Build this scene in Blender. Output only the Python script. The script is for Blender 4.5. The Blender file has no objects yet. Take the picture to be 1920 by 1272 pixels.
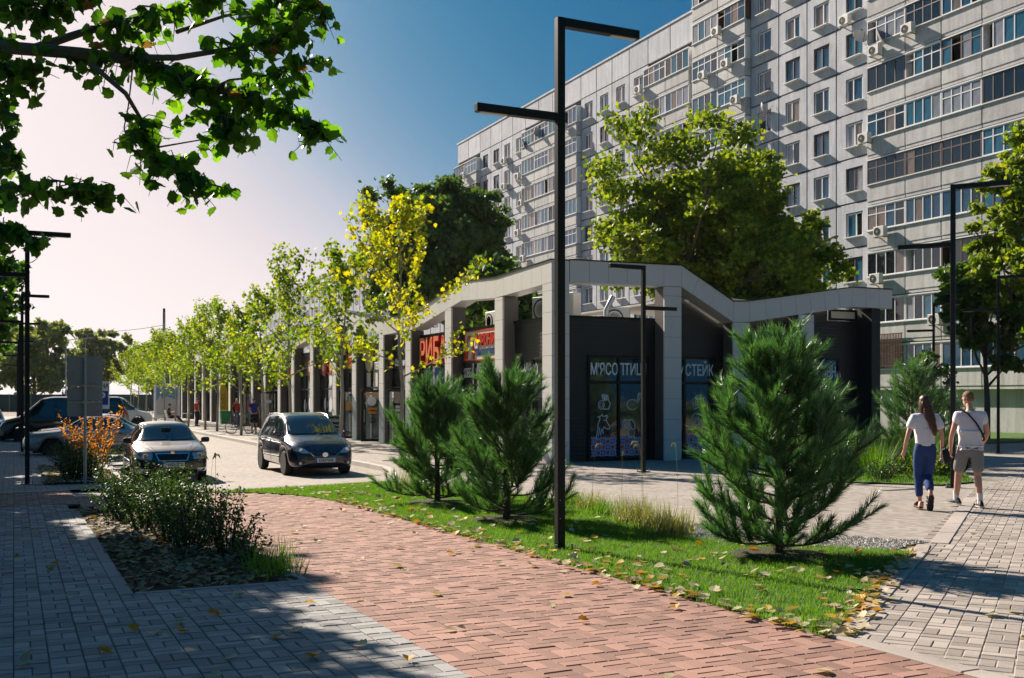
import bpy, bmesh, math, random
import numpy as np
from mathutils import Vector, Matrix, noise as mnoise
from mathutils.bvhtree import BVHTree
R = math.radians
SC = bpy.context.scene
COL = SC.collection
# ------------------------------------------------------------------ camera, sky, sun, exposure
EYE = 1.55                      # camera height over the paving under it
YAW = R(25.28)                  # street runs along +Y; the lens looks 25 degrees to its right
cam_d = bpy.data.cameras.new('camera')
cam_d.sensor_width = 36.0
cam_d.lens = 37.1
cam_d.shift_y = (745 - 636) / 1920
cam_d.clip_start = 0.1
cam_d.clip_end = 6000
cam = bpy.data.objects.new('camera', cam_d)
cam.location = (0, 0, EYE)
cam.rotation_euler = (R(90), 0, -YAW)
COL.objects.link(cam)
SC.camera = cam

SUN_AZ, SUN_EL = R(-14), R(34)   # azimuth from +Y towards +X
w = bpy.data.worlds.new('World'); SC.world = w; w.use_nodes = True
nt = w.node_tree
bg = nt.nodes['Background']
sky = nt.nodes.new('ShaderNodeTexSky')
sky.sky_type = 'NISHITA'; sky.sun_disc = False
sky.sun_elevation = SUN_EL; sky.sun_rotation = SUN_AZ
sky.altitude = 100; sky.air_density = 1.0; sky.dust_density = 1.5; sky.ozone_density = 1.0
# one tone response for the whole sky: its brightness picks the hue, deep blue where dark to pinkish white haze where bright
bw = nt.nodes.new('ShaderNodeRGBToBW'); nt.links.new(sky.outputs[0], bw.inputs[0])
mr = nt.nodes.new('ShaderNodeMapRange'); mr.inputs['From Min'].default_value = 3; mr.inputs['From Max'].default_value = 13; nt.links.new(bw.outputs[0], mr.inputs[0])
rp = nt.nodes.new('ShaderNodeValToRGB'); nt.links.new(mr.outputs[0], rp.inputs[0]); rp.color_ramp.interpolation = 'B_SPLINE'
tones = [(3.0,(28,92,138)),(4.1,(36,106,150)),(5.0,(50,120,162)),(6.1,(92,143,177)),(7.1,(138,167,194)),(8.0,(188,195,209)),(9.2,(225,215,220)),(10.4,(241,228,229)),(13,(250,238,238))]
while len(rp.color_ramp.elements) < len(tones): rp.color_ramp.elements.new(.5)
lin = lambda v: (v/255/12.92) if v/255 < .04045 else ((v/255+.055)/1.055)**2.4
for e_, (L_, c_) in zip(rp.color_ramp.elements, tones): e_.position = (L_-3)/10; e_.color = (*[lin(v) for v in c_], 1)
mul = nt.nodes.new('ShaderNodeVectorMath'); mul.operation = 'SCALE'; mul.inputs['Scale'].default_value = 4.95
nt.links.new(rp.outputs[0], mul.inputs[0]); nt.links.new(mul.outputs[0], bg.inputs[0])
bg.inputs[1].default_value = 0.1
sd = bpy.data.lights.new('sun', 'SUN'); sd.energy = 5.0; sd.angle = R(0.5); sd.color = (1.0, 0.88, 0.74)
so = bpy.data.objects.new('sun', sd); COL.objects.link(so)
sunv = Vector((math.sin(SUN_AZ) * math.cos(SUN_EL), math.cos(SUN_AZ) * math.cos(SUN_EL), math.sin(SUN_EL)))
so.rotation_euler = sunv.to_track_quat('Z', 'Y').to_euler(); so.location = (-10, 30, 40)
SC.view_settings.view_transform = 'Standard'; SC.view_settings.look = 'None'
SC.view_settings.exposure = 1.1; SC.view_settings.gamma = 1.0
SC.view_settings.use_curve_mapping = False
SC.cycles.max_bounces = 8; SC.cycles.transparent_max_bounces = 8
SC.cycles.use_denoising = True

# ------------------------------------------------------------------ helpers
def gz(Y):
    if Y < 20: return -.012 * Y
    if Y < 30:
        t = Y - 20; return -.24 - .012 * (t - t * t / 20)
    return -.30
def tag(o, label=None, cat=None, group=None, kind=None):
    if label: o['label'] = label
    if cat: o['category'] = cat
    if group: o['group'] = group
    if kind: o['kind'] = kind
    return o
def empty(name, loc=(0, 0, 0), rz=0, label=None, cat=None, group=None, scale=1):
    o = bpy.data.objects.new(name, None); COL.objects.link(o)
    o.location = loc; o.rotation_euler = (0, 0, rz); o.empty_display_size = .2
    o.scale = (scale, scale, scale)
    return tag(o, label, cat, group)
def link(name, me, parent=None, loc=None, rot=None, scale=None):
    o = bpy.data.objects.new(name, me); COL.objects.link(o)
    if parent: o.parent = parent
    if loc is not None: o.location = loc
    if rot is not None: o.rotation_euler = rot
    if scale is not None: o.scale = scale
    return o
def copy_tree(o, parent=None):
    c = o.copy(); COL.objects.link(c)
    if parent: c.parent = parent
    for ch in o.children: copy_tree(ch, c)
    return c
def np_mesh(name, V, Fc, mats=None, smooth=False, midx=None):
    """V (n,3) float, Fc (m,k) int, all faces with k corners"""
    V = np.asarray(V, np.float32); Fc = np.asarray(Fc, np.int32)
    me = bpy.data.meshes.new(name)
    m, k = Fc.shape
    me.vertices.add(len(V)); me.vertices.foreach_set('co', V.ravel())
    me.loops.add(m * k); me.loops.foreach_set('vertex_index', Fc.ravel())
    me.polygons.add(m)
    me.polygons.foreach_set('loop_start', np.arange(0, m * k, k, dtype=np.int32))
    me.polygons.foreach_set('loop_total', np.full(m, k, np.int32))
    if midx is not None: me.polygons.foreach_set('material_index', np.asarray(midx, np.int32))
    me.polygons.foreach_set('use_smooth', np.full(m, smooth, bool))
    me.update(calc_edges=True)
    for mt in (mats if isinstance(mats, (list, tuple)) else [mats]):
        if mt: me.materials.append(mt)
    return me

class MB:
    """collects shapes that become one mesh"""
    def __init__(s): s.v = []; s.f = []; s.m = []; s.cur = 0
    def add(s, vs, fs, M=None):
        b = len(s.v)
        for p in vs:
            s.v.append(tuple(M @ Vector(p)) if M is not None else tuple(p))
        for f in fs: s.f.append(tuple(b + i for i in f)); s.m.append(s.cur)
        return s
    def box(s, x0, x1, y0, y1, z0, z1, M=None):
        vs = [(x0,y0,z0),(x1,y0,z0),(x1,y1,z0),(x0,y1,z0),(x0,y0,z1),(x1,y0,z1),(x1,y1,z1),(x0,y1,z1)]
        return s.add(vs, [(3,2,1,0),(4,5,6,7),(0,1,5,4),(1,2,6,5),(2,3,7,6),(3,0,4,7)], M)
    def cbox(s, c, sz, rot=(0,0,0)):
        M = Matrix.Translation(c) @ Matrix.Rotation(rot[2],4,'Z') @ Matrix.Rotation(rot[1],4,'Y') @ Matrix.Rotation(rot[0],4,'X')
        a, b, d = sz[0]/2, sz[1]/2, sz[2]/2
        return s.box(-a, a, -b, b, -d, d, M)
    def prism(s, poly, z0, z1, axis='z', M=None):
        """poly 2d outline extruded z0..z1 along axis"""
        n = len(poly)
        def P(p, h):
            if axis == 'z': return (p[0], p[1], h)
            if axis == 'x': return (h, p[0], p[1])
            return (p[0], h, p[1])
        vs = [P(p, z0) for p in poly] + [P(p, z1) for p in poly]
        fs = [tuple(range(n-1, -1, -1)), tuple(range(n, 2*n))]
        fs += [(i, (i+1) % n, n+(i+1) % n, n+i) for i in range(n)]
        return s.add(vs, fs, M)
    def tube(s, pts, rad, n=8, cap=True):
        pts = [Vector(p) for p in pts]
        if not hasattr(rad, '__len__'): rad = [rad] * len(pts)
        b = len(s.v); up = None
        for i, p in enumerate(pts):
            t = (pts[min(i+1, len(pts)-1)] - pts[max(i-1, 0)]).normalized()
            if up is None:
                up = Vector((0,0,1)) if abs(t.z) < .9 else Vector((1,0,0))
            a = t.cross(up).normalized(); c = a.cross(t).normalized(); up = c
            for k in range(n):
                an = 2*math.pi*k/n
                s.v.append(tuple(p + (a*math.cos(an) + c*math.sin(an)) * rad[i]))
        for i in range(len(pts)-1):
            for k in range(n):
                s.f.append((b+i*n+k, b+i*n+(k+1) % n, b+(i+1)*n+(k+1) % n, b+(i+1)*n+k)); s.m.append(s.cur)
        if cap:
            s.f.append(tuple(b+k for k in range(n-1, -1, -1))); s.m.append(s.cur)
            e = b+(len(pts)-1)*n
            s.f.append(tuple(e+k for k in range(n))); s.m.append(s.cur)
        return s
    def lathe(s, prof, n=24, M=None):
        """prof list of (r, h) about z"""
        vs = []; fs = []
        for (r, h) in prof:
            for k in range(n):
                a = 2*math.pi*k/n; vs.append((r*math.cos(a), r*math.sin(a), h))
        for i in range(len(prof)-1):
            for k in range(n):
                fs.append((i*n+k, i*n+(k+1) % n, (i+1)*n+(k+1) % n, (i+1)*n+k))
        fs.append(tuple(range(n-1, -1, -1))); fs.append(tuple((len(prof)-1)*n+k for k in range(n)))
        return s.add(vs, fs, M)
    def mesh(s, name, mats, smooth=False, bevel=0):
        me = bpy.data.meshes.new(name)
        me.from_pydata(s.v, [], s.f)
        for mt in (mats if isinstance(mats, (list, tuple)) else [mats]): me.materials.append(mt)
        if any(s.m): me.polygons.foreach_set('material_index', s.m)
        bm = bmesh.new(); bm.from_mesh(me)
        bmesh.ops.recalc_face_normals(bm, faces=bm.faces)
        if bevel:
            bmesh.ops.bevel(bm, geom=[e for e in bm.edges if len(e.link_faces) == 2 and e.calc_face_angle(0) > .5],
                            offset=bevel, segments=1, affect='EDGES', profile=.5)
        bm.to_mesh(me); bm.free()
        if smooth:
            me.polygons.foreach_set('use_smooth', [True]*len(me.polygons))
            try: me.set_sharp_from_angle(angle=R(40))
            except Exception: pass
        me.update()
        return me
    def build(s, name, mats, parent=None, smooth=False, bevel=0, loc=None, rot=None):
        return link(name, s.mesh(name, mats, smooth, bevel), parent, loc, rot)

# ------------------------------------------------------------------ materials
class NT:
    def __init__(s, name):
        s.mat = bpy.data.materials.new(name); s.mat.use_nodes = True
        s.t = s.mat.node_tree; s.b = s.t.nodes['Principled BSDF']; s.out = s.t.nodes['Material Output']
    def n(s, typ, **kw):
        nd = s.t.nodes.new(typ)
        for k, v in kw.items():
            if k.startswith('i_'): nd.inputs[int(k[2:])].default_value = v
            else: setattr(nd, k, v)
        return nd
    def l(s, a, b): s.t.links.new(a, b)
    def math(s, op, a, b=None, clamp=False):
        nd = s.t.nodes.new('ShaderNodeMath'); nd.operation = op; nd.use_clamp = clamp
        for i, v in enumerate((a, b)):
            if v is None: continue
            if isinstance(v, (int, float)): nd.inputs[i].default_value = v
            else: s.l(v, nd.inputs[i])
        return nd.outputs[0]
    def mix(s, fac, a, b, blend='MIX'):
        nd = s.t.nodes.new('ShaderNodeMix'); nd.data_type = 'RGBA'; nd.blend_type = blend
        for inp, v in ((nd.inputs[0], fac), (nd.inputs[6], a), (nd.inputs[7], b)):
            if isinstance(v, (int, float)): inp.default_value = v
            elif isinstance(v, tuple): inp.default_value = v if len(v) == 4 else (*v, 1)
            else: s.l(v, inp)
        return nd.outputs[2]
    def noise(s, scale, detail=4, co=None, rough=.6):
        nd = s.n('ShaderNodeTexNoise'); nd.inputs['Scale'].default_value = scale; nd.inputs['Detail'].default_value = detail
        nd.inputs['Roughness'].default_value = rough
        if co is not None: s.l(co, nd.inputs['Vector'])
        return nd.outputs['Fac']
    def bump(s, h, strength=.3, dist=.02):
        nd = s.n('ShaderNodeBump'); nd.inputs['Strength'].default_value = strength; nd.inputs['Distance'].default_value = dist
        s.l(h, nd.inputs['Height']); s.l(nd.outputs[0], s.b.inputs['Normal'])
def dk(c, k): return tuple(max(0, v*k) for v in c)
def M(name, col, rough=.6, metal=0., var=.18, scale=6., fine=60., bump=.15, spec=.4, coat=0., dirt=None):
    """plain surface with grain: large-scale mottling, fine grain and a little relief"""
    n = NT(name); co = n.n('ShaderNodeTexCoord').outputs['Object']
    a = n.noise(scale, 5, co); f = n.noise(fine, 3, co)
    ramp = n.math('ADD', n.math('MULTIPLY', a, .7), n.math('MULTIPLY', f, .3))
    c = n.mix(ramp, dk(col, 1-var*1.6), dk(col, 1+var*1.6))
    if dirt:
        d = n.noise(scale*.35, 6, co, .75)
        d = n.math('MULTIPLY', n.math('SUBTRACT', d, .52), 6, True)
        c = n.mix(n.math('MULTIPLY', d, .6), c, dirt)
    n.l(c, n.b.inputs['Base Color'])
    n.b.inputs['Roughness'].default_value = rough; n.b.inputs['Metallic'].default_value = metal
    n.b.inputs['Specular IOR Level'].default_value = spec
    if coat: n.b.inputs['Coat Weight'].default_value = coat; n.b.inputs['Coat Roughness'].default_value = .06
    if bump: n.bump(f, bump, .01)
    return n.mat
def leafmat(name, cols, rough=.5, trans=.45, tcol=None, spec=.35):
    """foliage: colour varies leaf by leaf, light comes through"""
    n = NT(name)
    rnd = n.n('ShaderNodeNewGeometry').outputs['Random Per Island']
    cr = n.n('ShaderNodeValToRGB'); n.l(rnd, cr.inputs[0])
    el = cr.color_ramp.elements
    while len(el) < len(cols): el.new(.5)
    for i, c in enumerate(cols):
        el[i].position = i/(len(cols)-1); el[i].color = (*c, 1)
    co = n.n('ShaderNodeTexCoord').outputs['Object']
    big = n.noise(.9, 2, co)
    c = n.mix(1.0, cr.outputs[0], n.mix(big, (.6,.66,.6), (1.45,1.35,1.2)), 'MULTIPLY')
    n.l(c, n.b.inputs['Base Color']); n.b.inputs['Roughness'].default_value = rough
    n.b.inputs['Specular IOR Level'].default_value = spec
    tr = n.n('ShaderNodeBsdfTranslucent')
    tc = n.mix(1.0, c, tcol or (1.5, 1.45, .55), 'MULTIPLY'); n.l(tc, tr.inputs[0])
    mx = n.n('ShaderNodeMixShader'); mx.inputs[0].default_value = trans
    n.l(n.b.outputs[0], mx.inputs[1]); n.l(tr.outputs[0], mx.inputs[2]); n.l(mx.outputs[0], n.out.inputs['Surface'])
    return n.mat
def pavermat(name, col, rot=0., joint=(.06,.055,.05), size=.2, amount=1.0, var=.2, dirt=True):
    """basket-weave pavers too far away to build one by one"""
    n = NT(name)
    tc = n.n('ShaderNodeTexCoord'); mp = n.n('ShaderNodeMapping'); mp.inputs['Rotation'].default_value = (0, 0, rot)
    n.l(tc.outputs['Object'], mp.inputs[0])
    sp = n.n('ShaderNodeSeparateXYZ'); n.l(mp.outputs[0], sp.inputs[0])
    u = n.math('DIVIDE', sp.outputs[0], size); v = n.math('DIVIDE', sp.outputs[1], size)
    fu = n.math('FRACT', u); fv = n.math('FRACT', v)
    par = n.math('FLOORED_MODULO', n.math('ADD', n.math('FLOOR', u), n.math('FLOOR', v)), 2.)
    def edge(f): return n.math('MINIMUM', f, n.math('SUBTRACT', 1., f))
    eb = n.math('MINIMUM', edge(fu), edge(fv))
    cu = n.math('ABSOLUTE', n.math('SUBTRACT', fu, .5)); cv = n.math('ABSOLUTE', n.math('SUBTRACT', fv, .5))
    ci = n.math('ADD', n.math('MULTIPLY', cu, n.math('SUBTRACT', 1., par)), n.math('MULTIPLY', cv, par))
    e = n.math('MINIMUM', eb, ci)
    jm = n.math('SUBTRACT', 1., n.math('MULTIPLY', n.math('SUBTRACT', e, .012), 40., True), True)
    wn = n.n('ShaderNodeTexWhiteNoise'); wn.noise_dimensions = '2D'
    cmb = n.n('ShaderNodeCombineXYZ')
    n.l(n.math('FLOOR', n.math('MULTIPLY', u, 2.)), cmb.inputs[0]); n.l(n.math('FLOOR', n.math('MULTIPLY', v, 2.)), cmb.inputs[1])
    n.l(cmb.outputs[0], wn.inputs['Vector'])
    c = n.mix(wn.outputs['Value'], dk(col, 1-var), dk(col, 1+var))
    big = n.noise(.35, 5, tc.outputs['Object'], .7)
    c = n.mix(1., c, n.mix(big, (.72,.72,.72), (1.28,1.27,1.26)), 'MULTIPLY')
    fine = n.noise(90, 3, tc.outputs['Object'])
    c = n.mix(1., c, n.mix(fine, (.8,.8,.8), (1.2,1.2,1.2)), 'MULTIPLY')
    if dirt:
        d = n.math('MULTIPLY', n.math('SUBTRACT', n.noise(.9, 6, tc.outputs['Object'], .8), .56), 5., True)
        c = n.mix(n.math('MULTIPLY', d, .45), c, dk(col, .45))
    c = n.mix(n.math('MULTIPLY', jm, amount), c, joint)
    n.l(c, n.b.inputs['Base Color']); n.b.inputs['Roughness'].default_value = .8; n.b.inputs['Specular IOR Level'].default_value = .3
    hh = n.math('SUBTRACT', n.math('MULTIPLY', fine, .3), jm)
    n.bump(hh, .5*amount, .008)
    return n.mat
def paverpiece(name, col, var=.28):
    n = NT(name)
    rnd = n.math('ADD', n.n('ShaderNodeNewGeometry').outputs['Random Per Island'], n.n('ShaderNodeObjectInfo').outputs['Random'])
    rnd = n.math('FRACT', rnd)
    geo = n.n('ShaderNodeNewGeometry').outputs['Position']
    c = n.mix(rnd, dk(col, 1-var), dk(col, 1+var))
    big = n.noise(.5, 5, geo, .7)
    c = n.mix(1., c, n.mix(big, (.7,.7,.72), (1.3,1.28,1.26)), 'MULTIPLY')
    fine = n.noise(140, 4, geo, .7)
    c = n.mix(1., c, n.mix(fine, (.68,.68,.68), (1.3,1.3,1.3)), 'MULTIPLY')
    st = n.math('MULTIPLY', n.math('SUBTRACT', n.noise(1.4, 6, geo, .8), .56), 6., True)
    c = n.mix(n.math('MULTIPLY', st, .5), c, dk(col, .42))
    n.l(c, n.b.inputs['Base Color']); n.b.inputs['Roughness'].default_value = .82; n.b.inputs['Specular IOR Level'].default_value = .3
    n.bump(fine, .35, .004)
    return n.mat
def glassmat(name, col=(.02,.025,.03), rough=.04, spec=.9):
    n = NT(name); co = n.n('ShaderNodeTexCoord').outputs['Object']
    a = n.noise(1.3, 3, co)
    n.l(n.mix(a, dk(col, .6), dk(col, 1.5)), n.b.inputs['Base Color'])
    n.b.inputs['Roughness'].default_value = rough; n.b.inputs['Specular IOR Level'].default_value = spec
    n.b.inputs['IOR'].default_value = 1.55
    n.bump(n.noise(.8, 2, co), .06, .02)
    return n.mat
def clearglass(name, col=(.7,.78,.78), amount=.75):
    """see-through pane with a reflection"""
    n = NT(name)
    tr = n.n('ShaderNodeBsdfTransparent'); tr.inputs[0].default_value = (*col, 1)
    gl = n.n('ShaderNodeBsdfGlossy'); gl.inputs['Roughness'].default_value = .02
    fr = n.n('ShaderNodeFresnel'); fr.inputs[0].default_value = 1.5
    f = n.math('ADD', n.math('MULTIPLY', fr.outputs[0], .9), 1-amount, True)
    mx = n.n('ShaderNodeMixShader'); n.l(f, mx.inputs[0]); n.l(tr.outputs[0], mx.inputs[1]); n.l(gl.outputs[0], mx.inputs[2])
    n.l(mx.outputs[0], n.out.inputs['Surface'])
    return n.mat
def emitless(name, col): return M(name, col, .6, var=.06, bump=0)

m_black = M('black_coated_steel', (.012,.013,.015), .38, .3, .2, 4, 80, .05)
m_dark = M('anthracite_cladding', (.019,.021,.024), .5, 0, .2, 2, 50, .08)
m_panel = M('light_grey_composite_panel', (.64,.625,.61), .42, 0, .05, .8, 70, .04, dirt=(.46,.445,.43))
m_white = M('white_paint', (.78,.77,.74), .45, 0, .06, 3, 50, .05)
m_steel = M('galvanised_steel', (.34,.35,.35), .4, .7, .2, 5, 60, .1)
m_soil = M('dark_soil', (.035,.025,.018), .95, 0, .4, 7, 60, .9)
m_concrete = M('grey_concrete', (.34,.33,.31), .85, 0, .15, 3, 60, .3, dirt=(.16,.15,.14))
m_bark = M('grey_brown_bark', (.13,.105,.08), .9, 0, .35, 9, 50, .8)
m_plastic = M('black_plastic', (.02,.02,.021), .5, 0, .15, 5, 60, .1)
m_text = emitless('white_film', (.75,.78,.8))
m_glassd = glassmat('dark_shop_glass')

# meshes made with modifiers or fonts are evaluated in a scene of their own, then that scene is left empty
TMP = bpy.data.scenes.new('workshop')
def eval_mesh(o):
    with bpy.context.temp_override(scene=TMP, view_layer=TMP.view_layers[0]): dg = bpy.context.evaluated_depsgraph_get()
    dg.update()
    me = bpy.data.meshes.new_from_object(o.evaluated_get(dg)); bpy.data.objects.remove(o); return me
# lettering ------------------------------------------------------------
def text_mesh(s, size, mat, depth=.004, bold=0., align='CENTER', shear=0, width=1.0):
    cu = bpy.data.curves.new('t', 'FONT'); cu.body = s; cu.size = size; cu.extrude = depth; cu.offset = bold
    cu.align_x = align; cu.align_y = 'CENTER'; cu.shear = shear; cu.resolution_u = 3
    ob = bpy.data.objects.new('t', cu); TMP.collection.objects.link(ob); ob.scale = (width, 1, 1)
    me = eval_mesh(ob); bpy.data.curves.remove(cu)
    me.transform(Matrix.Diagonal((width, 1, 1, 1)))
    me.materials.clear(); me.materials.append(mat)
    return me
def put_text(name, s, size, mat, loc, face, parent=None, **kw):
    """face: yaw (rad) of the outward normal measured so that 0 looks to -Y, i.e. readable by someone at -Y"""
    return link(name, text_mesh(s, size, mat, **kw), parent, loc, (R(90), 0, face))
# ------------------------------------------------------------------ ground, paths, lawn
def sheet(name, x0, x1, y0, y1, mat, dz=0., nx=8, ny=60, zf=None):
    xs = np.linspace(x0, x1, nx+1); ys = np.linspace(y0, y1, ny+1)
    V = [(x, y, gz(y) + dz + (zf(x, y) if zf else 0)) for y in ys for x in xs]
    Fc = [(j*(nx+1)+i, j*(nx+1)+i+1, (j+1)*(nx+1)+i+1, (j+1)*(nx+1)+i) for j in range(ny) for i in range(nx)]
    return tag(link(name, np_mesh(name, V, Fc, mat)), kind='structure')
def polysheet(name, poly, mat, dz=0., kind='structure', cut=1.0):
    """flat polygon cut into strips so that it follows the slope"""
    bm = bmesh.new(); vs = [bm.verts.new((x, y, 0)) for x, y in poly]; bm.faces.new(vs)
    y0 = min(p[1] for p in poly); y1 = max(p[1] for p in poly); y = y0 + cut
    while y < y1:
        bmesh.ops.bisect_plane(bm, geom=bm.verts[:]+bm.edges[:]+bm.faces[:], plane_co=(0, y, 0), plane_no=(0, 1, 0)); y += cut
    bmesh.ops.triangulate(bm, faces=bm.faces)
    bmesh.ops.recalc_face_normals(bm, faces=bm.faces)
    for v in bm.verts: v.co.z = gz(v.co.y) + dz
    me = bpy.data.meshes.new(name); bm.to_mesh(me); bm.free(); me.materials.append(mat)
    o = link(name, me)
    return tag(o, kind=kind) if kind else o
def inpoly(x, y, poly):
    c = False; j = len(poly)-1
    for i in range(len(poly)):
        xi, yi = poly[i]; xj, yj = poly[j]
        if (yi > y) != (yj > y) and x < (xj-xi)*(y-yi)/(yj-yi)+xi: c = not c
        j = i
    return c
c_grey, c_red, c_lt = (.255,.25,.245), (.285,.165,.13), (.31,.275,.245)
mp_grey = pavermat('grey_paving', c_grey); mp_red = pavermat('red_paving', c_red); mp_lt = pavermat('pale_paving', c_lt, 0, (.17,.15,.13))
mp_road = pavermat('parking_paving', (.31,.275,.245), R(45), (.2,.18,.16))
pp_grey = paverpiece('grey_paver', c_grey); pp_red = paverpiece('red_paver', c_red); pp_lt = paverpiece('pale_paver', c_lt)
m_joint = M('joint_sand', (.10,.09,.08), .95, 0, .3, 8, 90, .5)
m_jointd = M('dark_joint_grit', (.06,.055,.05), .95, 0, .3, 8, 90, .5)
m_earth = M('dry_earth', (.20,.17,.13), .95, 0, .25, .3, 20, .6)
m_lawn = M('lawn_turf', (.05,.11,.014), .95, 0, .35, 2.5, 60, .9)
m_gravel = M('pale_gravel', (.55,.52,.48), .9, 0, .4, 30, 120, 1.0)

# far ground to the horizon
g = MB(); g.add([(-2500,-400,-.9),(2500,-400,-.9),(2500,4500,-.9),(-2500,4500,-.9)], [(0,1,2,3)])
tag(g.build('ground', m_earth), kind='structure')
ss = lambda t: max(0, min(1, t))**2*(3-2*max(0, min(1, t)))
ROADZ = lambda x, y: -.12*ss((y-20.5)/4)
road = sheet('parking_road', .6, 8.85, 20.6, 150, mp_road, 0, 4, 70, ROADZ)
sheet('cross_street', -60, 140, 150, 165, M('asphalt', (.06,.06,.06), .9), -.1, 4, 4)
sheet('verge', -70, 0.6, 112, 150, m_earth, -.02, 4, 4)
sheet('street_lawn', -70, -4.2, -10, 112, m_lawn, -.02, 4, 40)
GREY = sheet('grey_path', -4.2, 2.4, 22.4, 112, mp_grey, 0, 4, 50)
plaza = polysheet('plaza', [(4.0,2),(60,2),(60,62),(27,62),(27,150),(13.2,150),(13.2,62),(8.85,62),(8.85,27),(8.2,24),(7.2,21.2),(7.2,12),(4.0,3)], mp_lt, -.010)
sidewalk = sheet('sidewalk', 8.85, 13.4, 62, 150, mp_lt, -.006, 3, 30)
kerb = empty('kerb', (0, 0, 0)); tag(kerb, kind='structure')
kp = [(8.85, y) for y in np.arange(150, 27, -1.0)] + [(8.8,26.6),(8.65,25.8),(8.4,24.9),(8.05,23.8),(7.6,22.6),(7.2,21.5)]
m_kerb = M('kerb_stone', (.42,.39,.36), .8, 0, .15, 4, 70, .3)
def kerbstone(a, b, wd, h0, h1, par, mat=m_kerb, nm='kerb_stone'):
    a = Vector(a); b = Vector(b); d = (b-a); L = d.length
    mb = MB(); k = MB()
    t = d/L; nrm = Vector((-t.y, t.x))
    q = [a+t*.004, b-t*.004, b-t*.004+nrm*wd, a+t*.004+nrm*wd]
    zs = [gz(p.y) for p in q]
    vs = [(q[i].x, q[i].y, zs[i]+h0) for i in range(4)]+[(q[i].x, q[i].y, zs[i]+h1) for i in range(4)]
    mb.add(vs, [(3,2,1,0),(4,5,6,7),(0,1,5,4),(1,2,6,5),(2,3,7,6),(3,0,4,7)])
    return mb.build(nm, mat, par, bevel=.008)
for i in range(len(kp)-1): kerbstone(kp[i], kp[i+1], .15, -.4, .02, kerb)

# --- paved areas near the camera, paver by paver
BED = [(0.92,9.5),(2.4,9.5),(2.4,17.9),(0.92,17.9)]
LAWN = [(4.97,5.52),(6.3,6.55),(7.6,7.55),(8.62,8.35),(8.2,8.85),(7.5,9.6),(7.2,10.7),(7.6,12.5),(8.0,14.2),(8.3,15.6),(8.1,18),(7.5,20.3),(7.2,21.35),(6.4,21.2),(5.6,20.9),(4.4,20.65),(3.2,20.35),(3.9,20.0),(4.35,19.5),(4.7,18.8),(4.9,17.9),(4.97,16.5)]
def brick_mesh(name, lx, ly, mat, h=.035):
    b = .005; g = .0028
    x, y = lx/2-g, ly/2-g
    vs = [(-x,-y,-h),(x,-y,-h),(x,y,-h),(-x,y,-h),(-x,-y,-b),(x,-y,-b),(x,y,-b),(-x,y,-b),
          (-x+b,-y+b,0),(x-b,-y+b,0),(x-b,y-b,0),(-x+b,y-b,0)]
    fs = [(0,1,5,4),(1,2,6,5),(2,3,7,6),(3,0,4,7),(4,5,9,8),(5,6,10,9),(6,7,11,10),(7,4,8,11),(8,9,10,11)]
    return np_mesh(name, vs, fs, mat), np.array(vs), np.array(fs)
CAMXY = np.array([0., 0.])
def in_view(x, y, m=.30):
    d = math.sin(YAW)*x + math.cos(YAW)*y
    if d < 3.2: return False
    r = math.cos(YAW)*x - math.sin(YAW)*y
    return abs(r/d) < .485+m
def pave(parent, x0, x1, y0, y1, rot, org, test, mat, rng, limit=300, piece='paver'):
    """basket-weave of 20x10 cm pavers; rot/org place the grid; the nearest become single objects"""
    meA, VA, FA = brick_mesh(piece+'_along', .1, .2, mat); meB, VB, FB = brick_mesh(piece+'_across', .2, .1, mat)
    cr, sr = math.cos(rot), math.sin(rot); items = []
    for i in range(int(x0/.2), int(x1/.2)):
        for j in range(int(y0/.2), int(y1/.2)):
            for k in (0, 1):
                if (i+j) % 2 == 0: u, v, t = i*.2+.05+.1*k, j*.2+.1, 0
                else: u, v, t = i*.2+.1, j*.2+.05+.1*k, 1
                x = org[0]+cr*u-sr*v; y = org[1]+sr*u+cr*v
                if in_view(x, y) and test(x, y): items.append((x*x+y*y, x, y, t))
    items.sort()
    for (dd, x, y, t) in items[:limit]:
        z = gz(y)+rng.uniform(-.0025, .0025)
        link(piece, meB if t else meA, parent, (x, y, z), (rng.uniform(-.008,.008)-.012, rng.uniform(-.008,.008), rot))
    Vs, Fs, b = [], [], 0
    for (dd, x, y, t) in items[limit:]:
        T = VB if t else VA
        ax, ay = rng.uniform(-.01,.01), rng.uniform(-.01,.01)
        P = np.empty_like(T); P[:,0] = x+cr*T[:,0]-sr*T[:,1]; P[:,1] = y+sr*T[:,0]+cr*T[:,1]
        P[:,2] = gz(y)+T[:,2]+rng.uniform(-.003,.003)-.012*(P[:,1]-y)+ax*T[:,0]+ay*T[:,1]
        Vs.append(P); Fs.append(FA+b); b += len(P)
    if Vs:
        o = link(piece+'_field', np_mesh(piece+'_field', np.concatenate(Vs), np.concatenate(Fs), mat), parent)
        o['kind'] = 'stuff'
    return len(items)
rng = random.Random(5)
grey_near = polysheet('grey_walk', [(-4.2,-6),(2.4,-6),(2.4,9.4),(.8,9.4),(.8,18.9),(-4.2,18.9)], m_jointd, -.014)
def t_grey(x, y): return -2.6 < x < 2.4 and y < 18.95 and not (.8 < x and 9.4 < y)
print('grey', pave(grey_near, -3, 2.41, 2, 19, 0, (0,0), t_grey, pp_grey, rng))
RED = [(2.4,-6),(4.97,-6),(4.97,17.6),(4.85,18.2),(4.6,18.95),(4.2,19.6),(3.7,20.1),(3.0,20.4),(2.3,20.6),(.98,20.6),(.98,22.2),(-4.2,22.2),(-4.2,19.0),(.98,19.0),(.98,17.9),(2.4,17.9)]
red_near = polysheet('red_path', RED, m_jointd, -.014)
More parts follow.
